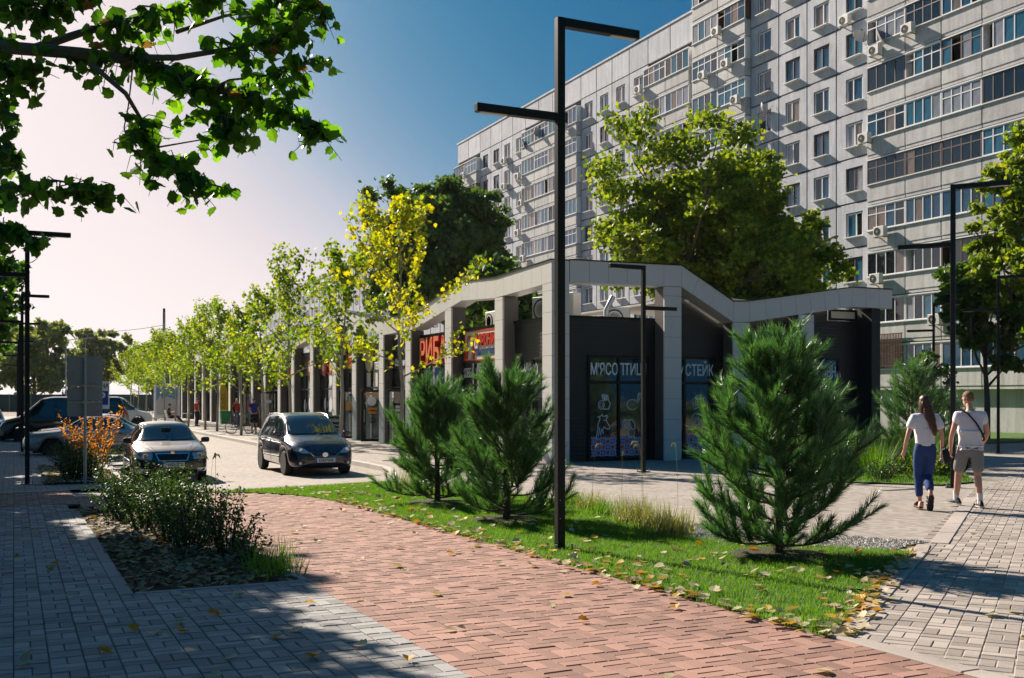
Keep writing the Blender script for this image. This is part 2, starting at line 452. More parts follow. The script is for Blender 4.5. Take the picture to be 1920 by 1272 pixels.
polysheet('crossing_band', [(-4.2,22.2),(.98,22.2),(.98,22.42),(-4.2,22.42)], M('pale_band', (.4,.37,.34), .8), .004)
print('red', pave(red_near, -3, 5.2, 2, 23, 0, (0,0), lambda x, y: inpoly(x, y, RED), pp_red, rng))
PROM = R(-52.8)
PR = [(5.15,4.0),(5.15,5.30),(8.75,8.15),(9.1,8.4),(14.6,12.6),(16.9,14.55),(17.9,15.0),(19.2,15.9),(40,30),(40,-6),(5.15,-6)]
PR2 = [(5.22,4.0),(5.15,5.46),(8.66,8.28),(9.05,8.58),(14.55,12.78),(16.9,14.55),(17.9,15.0),(19.2,15.9),(40,30),(40,-6),(5.22,-6)]
promenade = polysheet('promenade', PR, pavermat('promenade_paving', c_lt, -PROM, (.12,.11,.10)), -.006)
print('prom', pave(promenade, -20, 30, -20, 30, PROM, (5.05,5.4), lambda x, y: inpoly(x, y, PR2) and x*x+y*y < 26**2, pp_lt, rng))
# flush border strips
edging = empty('edging', (0,0,0)); tag(edging, kind='structure')
m_edge = paverpiece('pale_edging', (.35,.31,.28), .1)
def edge_run(pts, wd, par, h=.012, step=1.0, mat=m_edge):
    for a, b in zip(pts[:-1], pts[1:]):
        a = Vector(a); b = Vector(b); n_ = max(1, int((b-a).length/step))
        for i in range(n_): kerbstone(a+(b-a)*i/n_, a+(b-a)*(i+1)/n_, wd, -.1, h, par, mat, 'edging_strip')
edge_run([(5.12,-1),(5.12,5.5)], .15, edging)
edge_run([(5.06,5.38),(8.79,8.25),(9.22,8.62)], .15, edging)
edge_run([(9.5,8.62),(14.7,12.72)], .2, edging)
m_edgeg = paverpiece('grey_edging', (.24,.235,.23), .1)
edge_run([(.92,9.4),(.92,18.0)], .12, edging, .004, 1.0, m_edgeg)
edge_run([(.925,9.4),(2.4,9.4)], .1, edging, .004, .8, m_edgeg)
edge_run([(2.42,9.45),(2.42,17.9)], .07, edging, .012, 1.0, m_edge)
bed = polysheet('planting_bed', BED, m_soil, -.03)
lawn = polysheet('lawn', LAWN, m_lawn, .012, cut=.7)
gravel = polysheet('gravel_strip', [(7.2,9.6),(8.5,8.5),(9.4,8.9),(9.0,9.6),(8.4,10.6),(8.2,11.6),(7.8,12.3),(7.4,11.4)], m_gravel, .004)
B2 = [(.55,24.0),(2.1,24.0),(2.1,30.8),(.6,30.8)]
bed2 = polysheet('planting_bed', B2, m_soil, .03)
edge_run([(.5,23.95),(.5,30.9)], .1, edging, .02, 1, m_edgeg)
BL = [(14.9,17.3),(16.4,15.1),(17.6,15.35),(19.8,17.6),(24,21),(26.5,23.5),(24,24.6),(18,22.5),(15.2,19)]
back_lawn = polysheet('lawn', BL, m_lawn, .02, cut=.7)
polysheet('lawn', [(29.5,30),(60,30),(60,62),(29.5,62)], m_lawn, .02, cut=2)
# second planting island and parked-car islands
isl = empty('island_kerb', (0,0,0)); tag(isl, kind='structure')
for i, (y0, y1) in enumerate(((24.2,30.6),)):
    edge_run([(2.1,y0),(2.1,y1),], -.14, isl, .05, 1, m_kerb)
polysheet('planting_bed', [(2.0,28.6),(4.3,28.6),(4.3,30.4),(2.0,30.4)], m_soil, -.02)
edge_run([(2.1,28.5),(4.3,28.5),(4.4,29.5),(4.3,30.5),(2.1,30.5)], .14, isl, .03, .8, m_kerb)
# ------------------------------------------------------------------ market pavilion
MX, MY, GB = 13.4, 26.1, -.30          # facade line, end line, paving level there
market = empty('market_pavilion', (MX, MY, GB), 0, 'long black market pavilion with pale grey portal frames and zigzag roof band', 'market building')
def mk(mb, name, mats, par=market, **kw):
    """shapes given in world metres -> child of the market"""
    mb.v = [(x-MX, y-MY, z-GB) for x, y, z in mb.v]
    return mb.build(name, mats, par, **kw)
COLY = [25.81,29.05,33.2,37.25,40.45,44.22,47.35,51.45,55.4,58.6,62.4,66.0,69.8,73.6,77.4,81.2,85,88.8,92.6,96.4,100.2,104,107.8]
PROF = [(25.81,5.34),(29.6,5.22),(32.3,5.36),(36.9,4.68),(40.4,4.66),(48.2,5.66),(52.4,5.05),(56.5,4.68),(61.,4.68),(70.5,5.6),(75,4.9),(80,4.68),(84,4.68),(93,5.6),(97.5,4.9),(102,4.68),(108.4,4.7)]
def prof(y):
    for (a, za), (b, zb) in zip(PROF[:-1], PROF[1:]):
        if a <= y <= b: return za+(zb-za)*(y-a)/(b-a)
    return 4.7
FH = .62
m_side = M('brown_grey_metal', (.115,.105,.098), .45, .2, .12, 2, 40, .05)
def panels_column(x0, x1, y0, y1, ztop, name='portal_column', front='xy'):
    """dark core clad in 60 cm panels, each panel its own piece"""
    core = mk(MB().box(x0+.012, x1-.012, y0+.012, y1-.012, GB-.3, ztop), name, m_side)
    z = GB; ox, oy = x0-MX, y0-MY
    while z < ztop-.03:
        z2 = min(z+.6, ztop)
        MB().box(ox, ox+(.06 if front == 'x' else x1-x0), oy, oy+(.06 if front == 'y' else y1-y0), z+.004-GB, z2-.004-GB).build('cladding_panel', m_panel, core)
        z = z2
    return core
for i, y in enumerate(COLY):
    zt = min(prof(y), prof(y+.57))-FH+.0
    panels_column(MX, MX+.55, y, y+.57, max(prof(y), prof(y+.57))-FH-.02 if i else 4.72, front='x' if i else 'xy')
def fascia(pts, along, c0, c1, name):
    """roof band: pts [(s, ztop)], along 'y' or 'x'; c0..c1 is its depth"""
    for (a, za), (b, zb) in zip(pts[:-1], pts[1:]):
        L = math.hypot(b-a, zb-za); n_ = max(1, round(L/.62)); t = ((b-a)/L, (zb-za)/L)
        core = MB(); P4 = [(a+.02, za-.03), (b-.02, zb-.03), (b-.02, zb-FH+.03), (a+.02, za-FH+.03)]
        if along == 'y': core.prism(P4, c0+.02, c1-.02, 'x')
        else: core.prism(P4, c0+.02, c1-.02, 'y')
        par = mk(core, name, m_dark)
        for k in range(n_):
            def top(j): return (a+(b-a)*j/n_, za+(zb-za)*j/n_)
            def bot(j):
                p = top(j)
                if j in (0, n_): return (p[0], p[1]-FH)
                h = FH*abs(t[0]); return (p[0]+t[1]*h, p[1]-t[0]*h)
            q = [top(k), top(k+1), bot(k+1), bot(k)]
            cx = sum(p[0] for p in q)/4; cz = sum(p[1] for p in q)/4
            q = [(p[0]-math.copysign(.005, p[0]-cx), p[1]-math.copysign(.003, p[1]-cz)) for p in q]
            pm = MB(); pm.prism(q, c0, c1, 'x' if along == 'y' else 'y')
            mk(pm, 'cladding_panel', m_panel, par)
        cap = MB(); Pc = [(a, za+.002), (b, zb+.002), (b, zb+.03), (a, za+.03)]
        cap.prism(Pc, c0-.03, c1+.03, 'x' if along == 'y' else 'y'); mk(cap, 'coping', m_black, par)
fascia(PROF, 'y', MX-.004, MX+.55, 'roof_band')
EPROF = [(13.97,5.36),(17.68,5.40),(19.55,4.42),(20.15,4.45),(24.2,5.05),(25.9,5.05)]
fascia(EPROF, 'x', MY-.285, MY+.30, 'roof_band')
EC = [(17.09,17.68,4.77),(19.55,20.15,3.8),(22.06,22.64,4.12)]
for x0, x1, zt in EC: panels_column(x0, x1, MY-.28, MY+.25, zt, front='y')
mk(MB().box(25.05, 25.42, MY-.25, MY+.6, GB-.3, 4.42), 'end_pier', m_dark)
# walls with ribbed cladding
ribs = NT('ribbed_black_cladding')
_c = ribs.n('ShaderNodeTexCoord').outputs['Object']; _s = ribs.n('ShaderNodeSeparateXYZ'); ribs.l(_c, _s.inputs[0])
_w = ribs.math('ABSOLUTE', ribs.math('SUBTRACT', ribs.math('FRACT', ribs.math('MULTIPLY', _s.outputs[2], 9.)), .5))
_f = ribs.noise(1.2, 4, _c)
ribs.l(ribs.mix(_f, (.012,.014,.017), (.026,.028,.032)), ribs.b.inputs['Base Color']); ribs.b.inputs['Roughness'].default_value = .45
ribs.bump(_w, .5, .02); m_ribs = ribs.mat
WX, WY = MX+.42, MY+.40
ENDY = 108.4
mk(MB().box(WX, 14.2, WY, ENDY, GB-.4, 3.80), 'street_wall', m_ribs)
mk(MB().box(WX-.05, 14.28, WY-.05, ENDY, 3.803, 3.86), 'parapet_cap', m_black)
mk(MB().box(WX, 17.4, WY, WY+.3, GB-.4, 3.83), 'end_wall', m_ribs)
mk(MB().box(WX-.04, 17.4, WY-.045, WY+.32, 3.832, 3.885), 'parapet_cap', m_black)
w_ = MB(); w_.prism([(17.4,GB-.4),(25.06,GB-.4),(25.06,4.03),(23.79,4.03),(23.79,4.40),(20.1,3.82),(19.5,3.80),(17.7,4.75),(17.4,4.75)], WY, WY+.3, 'y')
mk(w_, 'end_wall', m_ribs)
mk(MB().box(14.2, 25.4, WY+.3, ENDY, 3.2, 3.42), 'roof_deck', m_concrete)
mk(MB().box(25.1, 25.42, WY+.3, ENDY, GB-.4, 3.8), 'rear_wall', m_ribs)
m_roofs = M('pale_roof_sheet', (.42,.40,.37), .5, .2, .08, 1.5, 40, .1)
r_ = MB(); r_.prism([(18.6,4.62),(21.5,4.86),(25.8,4.6),(25.8,4.54),(21.5,4.79),(18.6,4.55)], MY+2.6, MY+9, 'y'); mk(r_, 'roof_sheet', m_roofs)
r_ = MB(); r_.add([(15.2,31,3.5),(18.2,31,3.5),(18.2,34,3.5),(15.2,34,3.5),(16.7,32.5,4.35)], [(0,1,4),(1,2,4),(2,3,4),(3,0,4),(3,2,1,0)]); mk(r_, 'skylight_hip', m_roofs)
mk(MB().tube([(17.0,29.0,3.4),(17.0,29.0,4.3),(17.25,29.0,4.75)], .09, 10), 'vent_pipe', m_steel, smooth=True)
mk(MB().box(24.0, 25.0, WY+.9, WY+1.3, 3.4, 4.9), 'roof_post', m_panel)

# --- glazing
m_tiles = NT('painted_tile_print')
_c = m_tiles.n('ShaderNodeTexCoord').outputs['Object']; _mp = m_tiles.n('ShaderNodeMapping'); _mp.inputs['Scale'].default_value = (6.2, 6.2, 6.2); m_tiles.l(_c, _mp.inputs[0])
_s = m_tiles.n('ShaderNodeSeparateXYZ'); m_tiles.l(_mp.outputs[0], _s.inputs[0])
_u, _v = _s.outputs[0], _s.outputs[2]
_cu = m_tiles.math('ABSOLUTE', m_tiles.math('SUBTRACT', m_tiles.math('FRACT', _u), .5)); _cv = m_tiles.math('ABSOLUTE', m_tiles.math('SUBTRACT', m_tiles.math('FRACT', _v), .5))
_par = m_tiles.math('FLOORED_MODULO', m_tiles.math('ADD', m_tiles.math('FLOOR', _u), m_tiles.math('FLOOR', _v)), 2.)
_r = m_tiles.math('SQRT', m_tiles.math('ADD', m_tiles.math('MULTIPLY', _cu, _cu), m_tiles.math('MULTIPLY', _cv, _cv)))
_petal = m_tiles.math('MULTIPLY', m_tiles.math('MULTIPLY', _cu, _cv), 18.)
_red = m_tiles.math('MULTIPLY', m_tiles.math('GREATER_THAN', m_tiles.math('ADD', _petal, .18), _r), m_tiles.math('LESS_THAN', _r, .44))
_blue = m_tiles.math('GREATER_THAN', m_tiles.math('MINIMUM', m_tiles.math('ABSOLUTE', m_tiles.math('SUBTRACT', _cu, .12)), m_tiles.math('ABSOLUTE', m_tiles.math('SUBTRACT', _cv, .12))), .035)
_a = m_tiles.mix(_red, (.62,.66,.75), (.6,.07,.08)); _b = m_tiles.mix(_blue, (.5,.58,.78), (.03,.08,.45))
m_tiles.l(m_tiles.mix(_par, _a, _b), m_tiles.b.inputs['Base Color']); m_tiles.b.inputs['Roughness'].default_value = .4
m_tiles = m_tiles.mat
class F:   # facing helper: places flat shapes (u right, v up, w out) on the end face or on the street face
    def __init__(s, kind, plane): s.k = kind; s.p = plane
    def pt(s, u, v, w=0):
        if s.k == 'end': return (u, s.p-w, v)       # u = world x
        return (s.p-w, u, v)                         # u = world y (mirrored for the reader, far is left)
    def box(s, mb, u0, u1, v0, v1, w0, w1):
        if s.k == 'end': return mb.box(u0, u1, s.p-w1, s.p-w0, v0, v1)
        return mb.box(s.p-w1, s.p-w0, u0, u1, v0, v1)
def framed(fc, u0, u1, v0, v1, ulist, vlist, name='shop_window', glass=m_glassd, fr=.07, dep=.07):
    """frame with mullions at ulist, transoms at vlist; every pane its own piece"""
    mb = MB(); us = [u0]+ulist+[u1]; vs = [v0]+vlist+[v1]
    for u in us: fc.box(mb, u-fr/2 if u not in (u0, u1) else (u if u == u0 else u-fr), u+fr/2 if u not in (u0, u1) else (u+fr if u == u0 else u), v0, v1, .004, dep)
    for v in vs: fc.box(mb, u0+fr, u1-fr, v-fr/2 if v not in (v0, v1) else (v if v == v0 else v-fr), v+fr/2 if v not in (v0, v1) else (v+fr if v == v0 else v), .006, dep-.004)
    o = mk(mb, name, m_black)
    for i in range(len(us)-1):
        for j in range(len(vs)-1):
            p = MB(); fc.box(p, us[i]+fr*.6, us[i+1]-fr*.6, vs[j]+fr*.6, vs[j+1]-fr*.6, .012, .022)
            mk(p, 'pane', glass, o)
    return o
ef = F('end', WY)
GB0 = GB+.03
framed(ef, 14.90, 16.95, GB0, 2.76, [15.93], [1.98])
framed(ef, 17.50, 19.35, GB0, 2.76, [18.22], [1.98])
framed(ef, 20.2, 22.0, GB0, 2.78, [21.1], [1.98])
framed(ef, 22.8, 24.25, 1.0, 2.80, [23.5], [1.98])
framed(ef, 23.82, 25.0, 4.035, 4.40, [], [], 'roof_opening', m_white)
def decal(fc, mb, name, mat, par=market): return mk(mb, name, mat, par)
for u0, u1 in ((15.02,15.86),(16.0,16.83),(17.6,18.13),(18.31,19.23)):
    p = MB(); ef.box(p, u0, u1, GB0+.11, .40, .024, .028); mk(p, 'tile_print', m_tiles)
def mtext(fc, name, s, size, mat, u, v, w, **kw):
    rz = 0 if fc.k == 'end' else R(-90)
    x, y, z = fc.pt(u, v, w)
    return put_text(name, s, size, mat, (x-MX, y-MY, z-GB), rz, market, **kw)
m_film = emitless('pale_blue_window_film', (.80,.88,.92))
for s, u, wd in (("М'ЯСО",15.45,.62),('ПТИЦЯ',16.42,.62),('СИРИ',17.85,.62),('СТЕЙК',18.78,.66),('КОВБАСИ',21.1,.7),('ВІДБИВНА',23.55,.62)):
    mtext(ef, 'window_lettering', s, .47, m_film, u, 2.34, .03, bold=.006, width=wd)
# line drawings on the panes
def ribbon(mb, fc, pts, u0, v0, sc, w=.03, th=.027, closed=False):
    P_ = [Vector((p[0]*sc+u0, p[1]*sc+v0)) for p in pts]
    if closed: P_.append(P_[0])
    for a, b in zip(P_[:-1], P_[1:]):
        d = (b-a)
        if d.length < 1e-5: continue
        n_ = Vector((-d.y, d.x)).normalized()*th/2; e = d.normalized()*th*.3
        q = [a-e+n_, b+e+n_, b+e-n_, a-e-n_]
        mb.add([fc.pt(p.x, p.y, w) for p in q], [(0,1,2,3)])
circ = lambda cx, cy, rx, ry, n_=14, a0=0, a1=360: [(cx+rx*math.cos(R(a0+(a1-a0)*i/n_)), cy+ry*math.sin(R(a0+(a1-a0)*i/n_))) for i in range(n_+1)]
ham = [circ(-.22,-.05,.22,.3), circ(-.22,-.08,.1,.14), [(-.22,.25),(.3,.3),(.5,.05),(.35,-.35),(-.1,-.35)], [(-.1,.35),(-.2,.65),(-.08,.65),(.02,.33)], [(.08,.33),(-.02,.65),(.1,.65),(.2,.31)], [(.26,.3),(.16,.62),(.28,.62),(.36,.25)]]
leg = [circ(-.1,-.15,.42,.32,14,40,330), [(.2,.08),(.35,.25),(.3,.45),(.45,.5),(.5,.35),(.45,.2),(.3,-.05)], [(.32,.48),(.45,.65),(.55,.5)]]
cow = [[(-.45,-.9),(-.35,-.3),(-.3,.1),(-.15,.45),(-.35,.55),(-.1,.6),(0,.75),(.02,.58),(.3,.6),(.4,.7),(.42,.5),(.3,.42),(.4,.15),(.62,-.12),(.55,-.3),(.35,-.3),(.15,-.12),(.05,-.35),(.1,-.6)], [(-.2,-.2),(-.28,-.75)], [(-.05,-.3),(-.12,-.7)], [(.15,.3),(.25,.3)]]
sheep = [circ(-.25,.1,.3,.3), circ(-.25,.1,.18,.18,10,-60,240), [(-.1,.35),(.2,.38),(.4,.15),(.45,-.2),(.3,-.3),(.1,-.1)], circ(.1,-.5,.28,.25,8,100,380), [(-.1,-.4),(-.05,-.8)], [(.3,-.6),(.45,-.85)]]
bacon = [circ(.3,.3,.3,.18), circ(.35,.28,.12,.08), [(-.6,.35),(-.2,.4),(.1,.2),(-.3,.05),(-.5,-.2),(-.25,-.05),(.2,0),(.5,-.45),(.55,.1)], [(-.4,.2),(-.1,.25)]]
cheese = [[(-.5,.5),(.2,.5),(.5,.25),(.5,-.15),(.3,-.45),(-.1,-.6),(-.5,-.5)]]+[circ(x, y, .09, .09, 8) for x, y in ((-.25,.2),(.05,.3),(.25,.05),(-.1,-.1),(-.3,-.3),(.1,-.35),(.3,-.2))]
steak = [circ(0,.05,.55,.45,18,-10,190)+[(-.55,-.2),(-.4,-.42),(-.1,-.3),(.15,-.3),(.4,-.45),(.56,-.2)], [(-.5,-.05),(-.35,-.2),(-.1,-.12),(.2,-.12),(.42,-.22),(.55,0)]]+[[(x,-.05),(x+.1,.35)] for x in (-.35,-.2,-.05,.1,.25)]
saus = [circ(-.3,.1,.25,.35), circ(-.2,0,.1,.2,8), [(-.2,.45),(.2,.3),(.5,-.1),(.5,-.35)], [(-.2,-.25),(.1,-.1),(.3,-.35)]]
for shp, u, v, sc in ((ham,15.45,1.35,.42),(leg,16.45,1.4,.45),(cow,15.38,.75,.42),(sheep,16.3,.72,.45),(bacon,17.86,1.45,.42),(cheese,17.86,.82,.46),(steak,18.78,1.38,.46),(saus,18.76,.85,.46)):
    mb = MB()
    for ln in shp: ribbon(mb, ef, ln, u, v, sc)
    mk(mb, 'window_drawing', m_film)
# street side: one glazed unit per bay
sf = F('street', WX)
glass2 = [m_glassd, glassmat('dark_green_glass', (.018,.028,.026)), glassmat('blue_grey_glass', (.03,.035,.045))]
for i in range(len(COLY)-1):
    a, b = COLY[i]+.57, COLY[i+1]
    u0, u1 = a+.25, b-.12
    if i == 0: framed(sf, u0+.1, u1, .9, 2.72, [u0+.1+(u1-u0)*.45], [], 'shop_window', glass2[0])
    else: framed(sf, u0, u1, GB0, 2.74, [u0+(u1-u0)*.33, u0+(u1-u0)*.68], [1.95], 'shop_window', glass2[i % 3])
m_wf = emitless('white_window_film', (.72,.74,.76))
for s, u, wd in (("М'ЯСО",27.6,.6),("ВИ",31.3,.5),("ПТИЦЯ",30.7+.9,.5)): pass
mtext(sf, 'window_lettering', "М'ЯСО", .46, m_wf, 27.9, 2.34, .03, width=.62)
for s, u in (("ВИ",30.25),("ПТИЦЯ",31.35),("КОВБАСИ",32.45)): mtext(sf, 'window_lettering', s, .44, m_wf, u, 2.34, .03, width=.62)
mb = MB(); ribbon(mb, sf, circ(0,0,.4,.5), 32.4, 1.3, .7); ribbon(mb, sf, circ(0,0,.3,.2), 32.4, 1.3, .7); mk(mb, 'window_drawing', m_wf)
# signs on the parapet (things of their own)
m_red = M('red_sign_face', (.55,.035,.02), .35, 0, .1, 2, 40, .02); m_redd = M('dark_red_sign_side', (.32,.02,.015), .4)
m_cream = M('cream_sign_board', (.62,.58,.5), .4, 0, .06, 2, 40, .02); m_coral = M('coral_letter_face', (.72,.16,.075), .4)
m_navy = M('navy_letter', (.03,.06,.25), .4)
def sign_at(name, u, v, label, cat, w=.03):
    x, y, z = sf.pt(u, v, w); return empty(name, (x, y, z), 0, label, cat)
s1 = sign_at('shop_sign', 31.3, 3.25, 'cream sign board with red slanted letters and a red border above shop windows', 'sign', .02)
MB().box(-.05, 0, -1.45, 1.5, -.46, .46).build('board', m_cream, s1)
fr_ = MB()
for a in ((-1.5,1.55,.46,.50),(-1.5,1.55,-.50,-.46)): fr_.box(-.07, .0, a[0], a[1], a[2], a[3])
fr_.box(-.07,0,1.5,1.55,-.459,.459); fr_.box(-.07,0,-1.5,-1.45,-.459,.459); fr_.build('border', m_red, s1)
lt = text_mesh("М'ЯСНИЙ", .5, m_red, depth=.02, bold=.012, shear=.25, width=.8); link('lettering', lt, s1, (-.075, -.35, .14), (R(90),0,R(-90)))
lt = text_mesh("М'ЯСОКОМБІНАТ", .27, m_navy, depth=.008, bold=.006, width=.72); link('lettering', lt, s1, (-.063, -.3, -.25), (R(90),0,R(-90)))
em = MB()
for dy in (1.28, .72): em.prism([(dy,-.44),(dy+.2,-.44),(dy-.05,.34),(dy-.25,.34)], -.085, -.05, 'x')
em.build('emblem', m_red, s1)
em = MB()
for dy in (1.0, .5):
    em.lathe([(.17,0),(.17,.02)], 14, Matrix.Translation((-.07,dy-.02,.05)) @ Matrix.Rotation(R(-90),4,'Y'))
em.build('emblem_disc', emitless('pale_blue', (.45,.55,.7)), s1)
s2 = sign_at('shop_sign', 35.4, 3.05, 'large coral red three-dimensional letters spelling РИБА on black parapet', 'sign')
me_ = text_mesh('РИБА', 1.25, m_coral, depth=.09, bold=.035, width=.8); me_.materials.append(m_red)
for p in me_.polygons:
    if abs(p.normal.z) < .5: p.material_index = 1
link('lettering', me_, s2, (-.14, 0, .1), (R(90), 0, R(-90)))
s3 = sign_at('shop_sign', 38.9, 3.1, 'white script lettering under a white sheaf emblem on black parapet', 'sign')
link('lettering', text_mesh('Смачна пекарня', .38, m_text, depth=.015, bold=.006, shear=.3, width=.82), s3, (-.04, -.1, -.2), (R(90),0,R(-90)))
em = MB(); s3f = F('street', 0)
for k in range(5): ribbon(em, s3f, [(-.35+.06*k,.1),(-.2+.1*k,.38+.03*k),(.12+.11*k,.52-.05*abs(k-2))], 0, 0, 1, .03, .05)
em.build('emblem', m_text, s3)
s4 = sign_at('shop_sign', 42.4, 3.1, 'two-line white block lettering beside a round yellow emblem on parapet', 'sign')
link('lettering', text_mesh('ПЕКАРНЯ', .42, m_text, depth=.015, bold=.01, width=.6), s4, (-.04, -.45, .24), (R(90),0,R(-90)))
link('lettering', text_mesh('ПЕКАРНЯ', .42, m_text, depth=.015, bold=.01, width=.7), s4, (-.04, -.45, -.26), (R(90),0,R(-90)))
em = MB(); em.lathe([(.52,0),(.52,.06),(.44,.07)], 24, Matrix.Translation((-.02,.95,.05)) @ Matrix.Rotation(R(-90),4,'Y')); em.build('emblem', M('dull_yellow_emblem', (.42,.38,.2), .5), s4, smooth=True)
s5 = sign_at('shop_sign', 46.0, 3.05, 'orange red sign lettering over the bay with open doors', 'sign')
link('lettering', text_mesh('АВВА', .8, M('orange_letter', (.7,.1,.02), .4), depth=.03, bold=.02, width=.8), s5, (-.06, 0, .05), (R(90),0,R(-90)))
for k, (u, v) in enumerate(((49.2,3.0),(50.6,3.0),(53.2,3.05),(57.0,2.9),(66.8,2.6))):
    so_ = sign_at('round_sign', u, v, ['round red sign nearest the orange lettering','round red sign right before the second roof peak','round red sign on the bay past the roof peak','round red sign half hidden by the third young tree','red round sign low on a far bay of the pavilion'][k], 'sign', .03)
    MB().lathe([(.42,0),(.42,.08),(.38,.1)], 24, Matrix.Rotation(R(-90),4,'Y')).build('disc', m_red, so_, smooth=True)
    MB().lathe([(.2,0),(.2,.012)], 20, Matrix.Translation((-.1,0,0)) @ Matrix.Rotation(R(-90),4,'Y')).build('disc_mark', m_cream, so_)
# window posters
m_poster = [emitless('blue_poster', (.03,.10,.34)), emitless('white_poster', (.62,.6,.56)), emitless('orange_poster', (.62,.3,.1))]
for (u, v, a, b, m_, nm) in ((34.3,2.25,.42,.36,0,'blue'),(35.3,2.25,.45,.36,0,'blue'),(36.4,2.25,.4,.36,0,'blue'),(48.7,1.1,.22,.5,1,'white'),(42.6,2.3,.3,.3,1,'w'),(43.6,2.3,.3,.3,1,'w')):
    p = MB(); sf.box(p, u-a, u+a, v-b, v+b, .026, .03); mk(p, 'window_poster', m_poster[m_])
for (u, v, r_) in ((35.3,2.2,.2),(36.4,2.3,.16),(34.3,2.3,.15)):
    p = MB(); ribbon(p, sf, circ(0,0,1,.8), u, v, r_, .035, .05); ribbon(p, sf, [(-1,-1.4),(1,-1.4)], u, v, r_, .035, .05); mk(p, 'poster_print', m_wf)
for k, (u, v) in enumerate(((49.6,2.4),(49.6,1.2),(50.5,1.2),(53.5,1.2),(54.5,1.1))):
    p = MB(); p.lathe([(.26,0),(.26,.01)], 16, Matrix.Translation(sf.pt(u, v, .026)) @ Matrix.Rotation(R(-90),4,'Y') @ Matrix.Diagonal((1.3,1,1,1)))
    mk(p, 'window_sticker', m_wf)
# open glass doors swung out over the pavement: leaf stands across the walk, hinge at the wall
m_clear = clearglass('door_glass', (.62,.7,.7), .8)
def open_door(y, wd, label, stuff, ht=2.15, rz=0):
    d = empty('glass_door', (WX-.02, y, GB), rz, label, 'door')
    f_ = MB(); f_.box(-wd,-wd+.09,-.025,.025,.03,ht); f_.box(-.09,0,-.025,.025,.03,ht); f_.box(-wd+.09,-.09,-.025,.025,.03,.14); f_.box(-wd+.09,-.09,-.025,.025,ht-.09,ht)
    f_.build('frame', m_black, d, bevel=.006)
    MB().box(-wd+.09,-.09,-.006,.006,.14,ht-.09).build('pane', m_clear, d)
    MB().tube([(-wd+.14,-.06,.85),(-wd+.14,-.06,1.35)], .014, 8).build('handle', m_steel, d, smooth=True)
    for (nm, x, z, a, b, mat_) in stuff: MB().box(x-a, x+a, -.014, -.009, z-b, z+b).build(nm, mat_, d)
    return d
d1 = open_door(38.6, .86, 'open black-framed glass door nearest the pines, with a paper notice', [('notice',-.42,1.05,.11,.17,m_cream),('sticker',-.42,1.35,.11,.05,m_wf),('sticker',-.42,1.48,.1,.05,m_wf)])
d2 = open_door(41.6, .98, 'open glass door with orange header and round cafe logo', [('header_strip',-.49,1.98,.33,.045,m_poster[2]),('hours_print',-.5,1.37,.2,.05,M('orange_print',(.75,.28,.02),.5)),('hours_print',-.5,1.22,.18,.05,M('orange_print',(.75,.28,.02),.5))])
rg = MB(); rg.lathe([(.14,0),(.19,0),(.19,.006),(.14,.006)], 24, Matrix.Translation((-.52,-.012,1.68)) @ Matrix.Rotation(R(90),4,'X')); rg.build('logo_ring', m_wf, d2)
link('hours', text_mesh('08:00-20:00', .09, m_orng if 'm_orng' in globals() else m_poster[2], depth=.002), d2, (-.5,-.02,1.37), (R(90),0,0))
d3 = open_door(45.0, .95, 'open glass door with orange paper, left of the cafe logo door', [('notice',-.45,1.45,.17,.18,m_poster[2])])
d4 = open_door(66.6, .95, 'open glass door with red paper behind the woman in red', [('notice',-.5,1.3,.14,.25,M('red_paper',(.4,.08,.06),.6))])
d5 = open_door(61.2, 1.0, 'open glass door right behind the cyclist in blue', [('sticker',-.5,1.6,.2,.08,m_wf)])
# ------------------------------------------------------------------ panel apartment blocks
AX = 46.6
def facadepaint(name, col, tile=True):
    n = NT(name); co = n.n('ShaderNodeNewGeometry').outputs['Position']
    sp = n.n('ShaderNodeSeparateXYZ'); n.l(co, sp.inputs[0])
    rnd = n.n('ShaderNodeObjectInfo').outputs['Random']
    c = n.mix(rnd, dk(col, .86), dk(col, 1.12))
    mp = n.n('ShaderNodeMapping'); mp.inputs['Scale'].default_value = (3, 3, .35); n.l(co, mp.inputs[0])
    st = n.noise(1.0, 6, mp.outputs[0], .75)
    c = n.mix(n.math('MULTIPLY', n.math('SUBTRACT', st, .42), 2.6, True), c, dk(col, .55))
    bl = n.noise(.6, 5, co, .7)
    c = n.mix(n.math('MULTIPLY', n.math('SUBTRACT', bl, .5), 3., True), c, dk(col, 1.25))
    if tile:
        def ln(a, k): return n.math('LESS_THAN', n.math('FRACT', n.math('MULTIPLY', a, k)), .12)
        g_ = n.math('MAXIMUM', ln(sp.outputs[1], 5.), ln(sp.outputs[2], 5.))
        c = n.mix(n.math('MULTIPLY', g_, .28), c, dk(col, .6))
        n.bump(n.math('ADD', n.math('MULTIPLY', g_, -.6), n.noise(20, 4, co)), .5, .02)
    else: n.bump(n.noise(14, 5, co), .5, .03)
    n.l(c, n.b.inputs['Base Color']); n.b.inputs['Roughness'].default_value = .85
    return n.mat
m_fac = facadepaint('tiled_facade_panel', (.50,.515,.56)); m_plaster = facadepaint('rendered_facade', (.56,.57,.60), False)
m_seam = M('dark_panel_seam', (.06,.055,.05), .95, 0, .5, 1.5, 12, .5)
m_pvc = M('white_pvc', (.74,.74,.75), .4, 0, .05, 2, 40, .02); m_brown = M('brown_painted_frame', (.09,.05,.04), .5); m_green = M('green_painted_frame', (.04,.16,.11), .5)
m_grime = facadepaint('balcony_render', (.51,.505,.50), False)
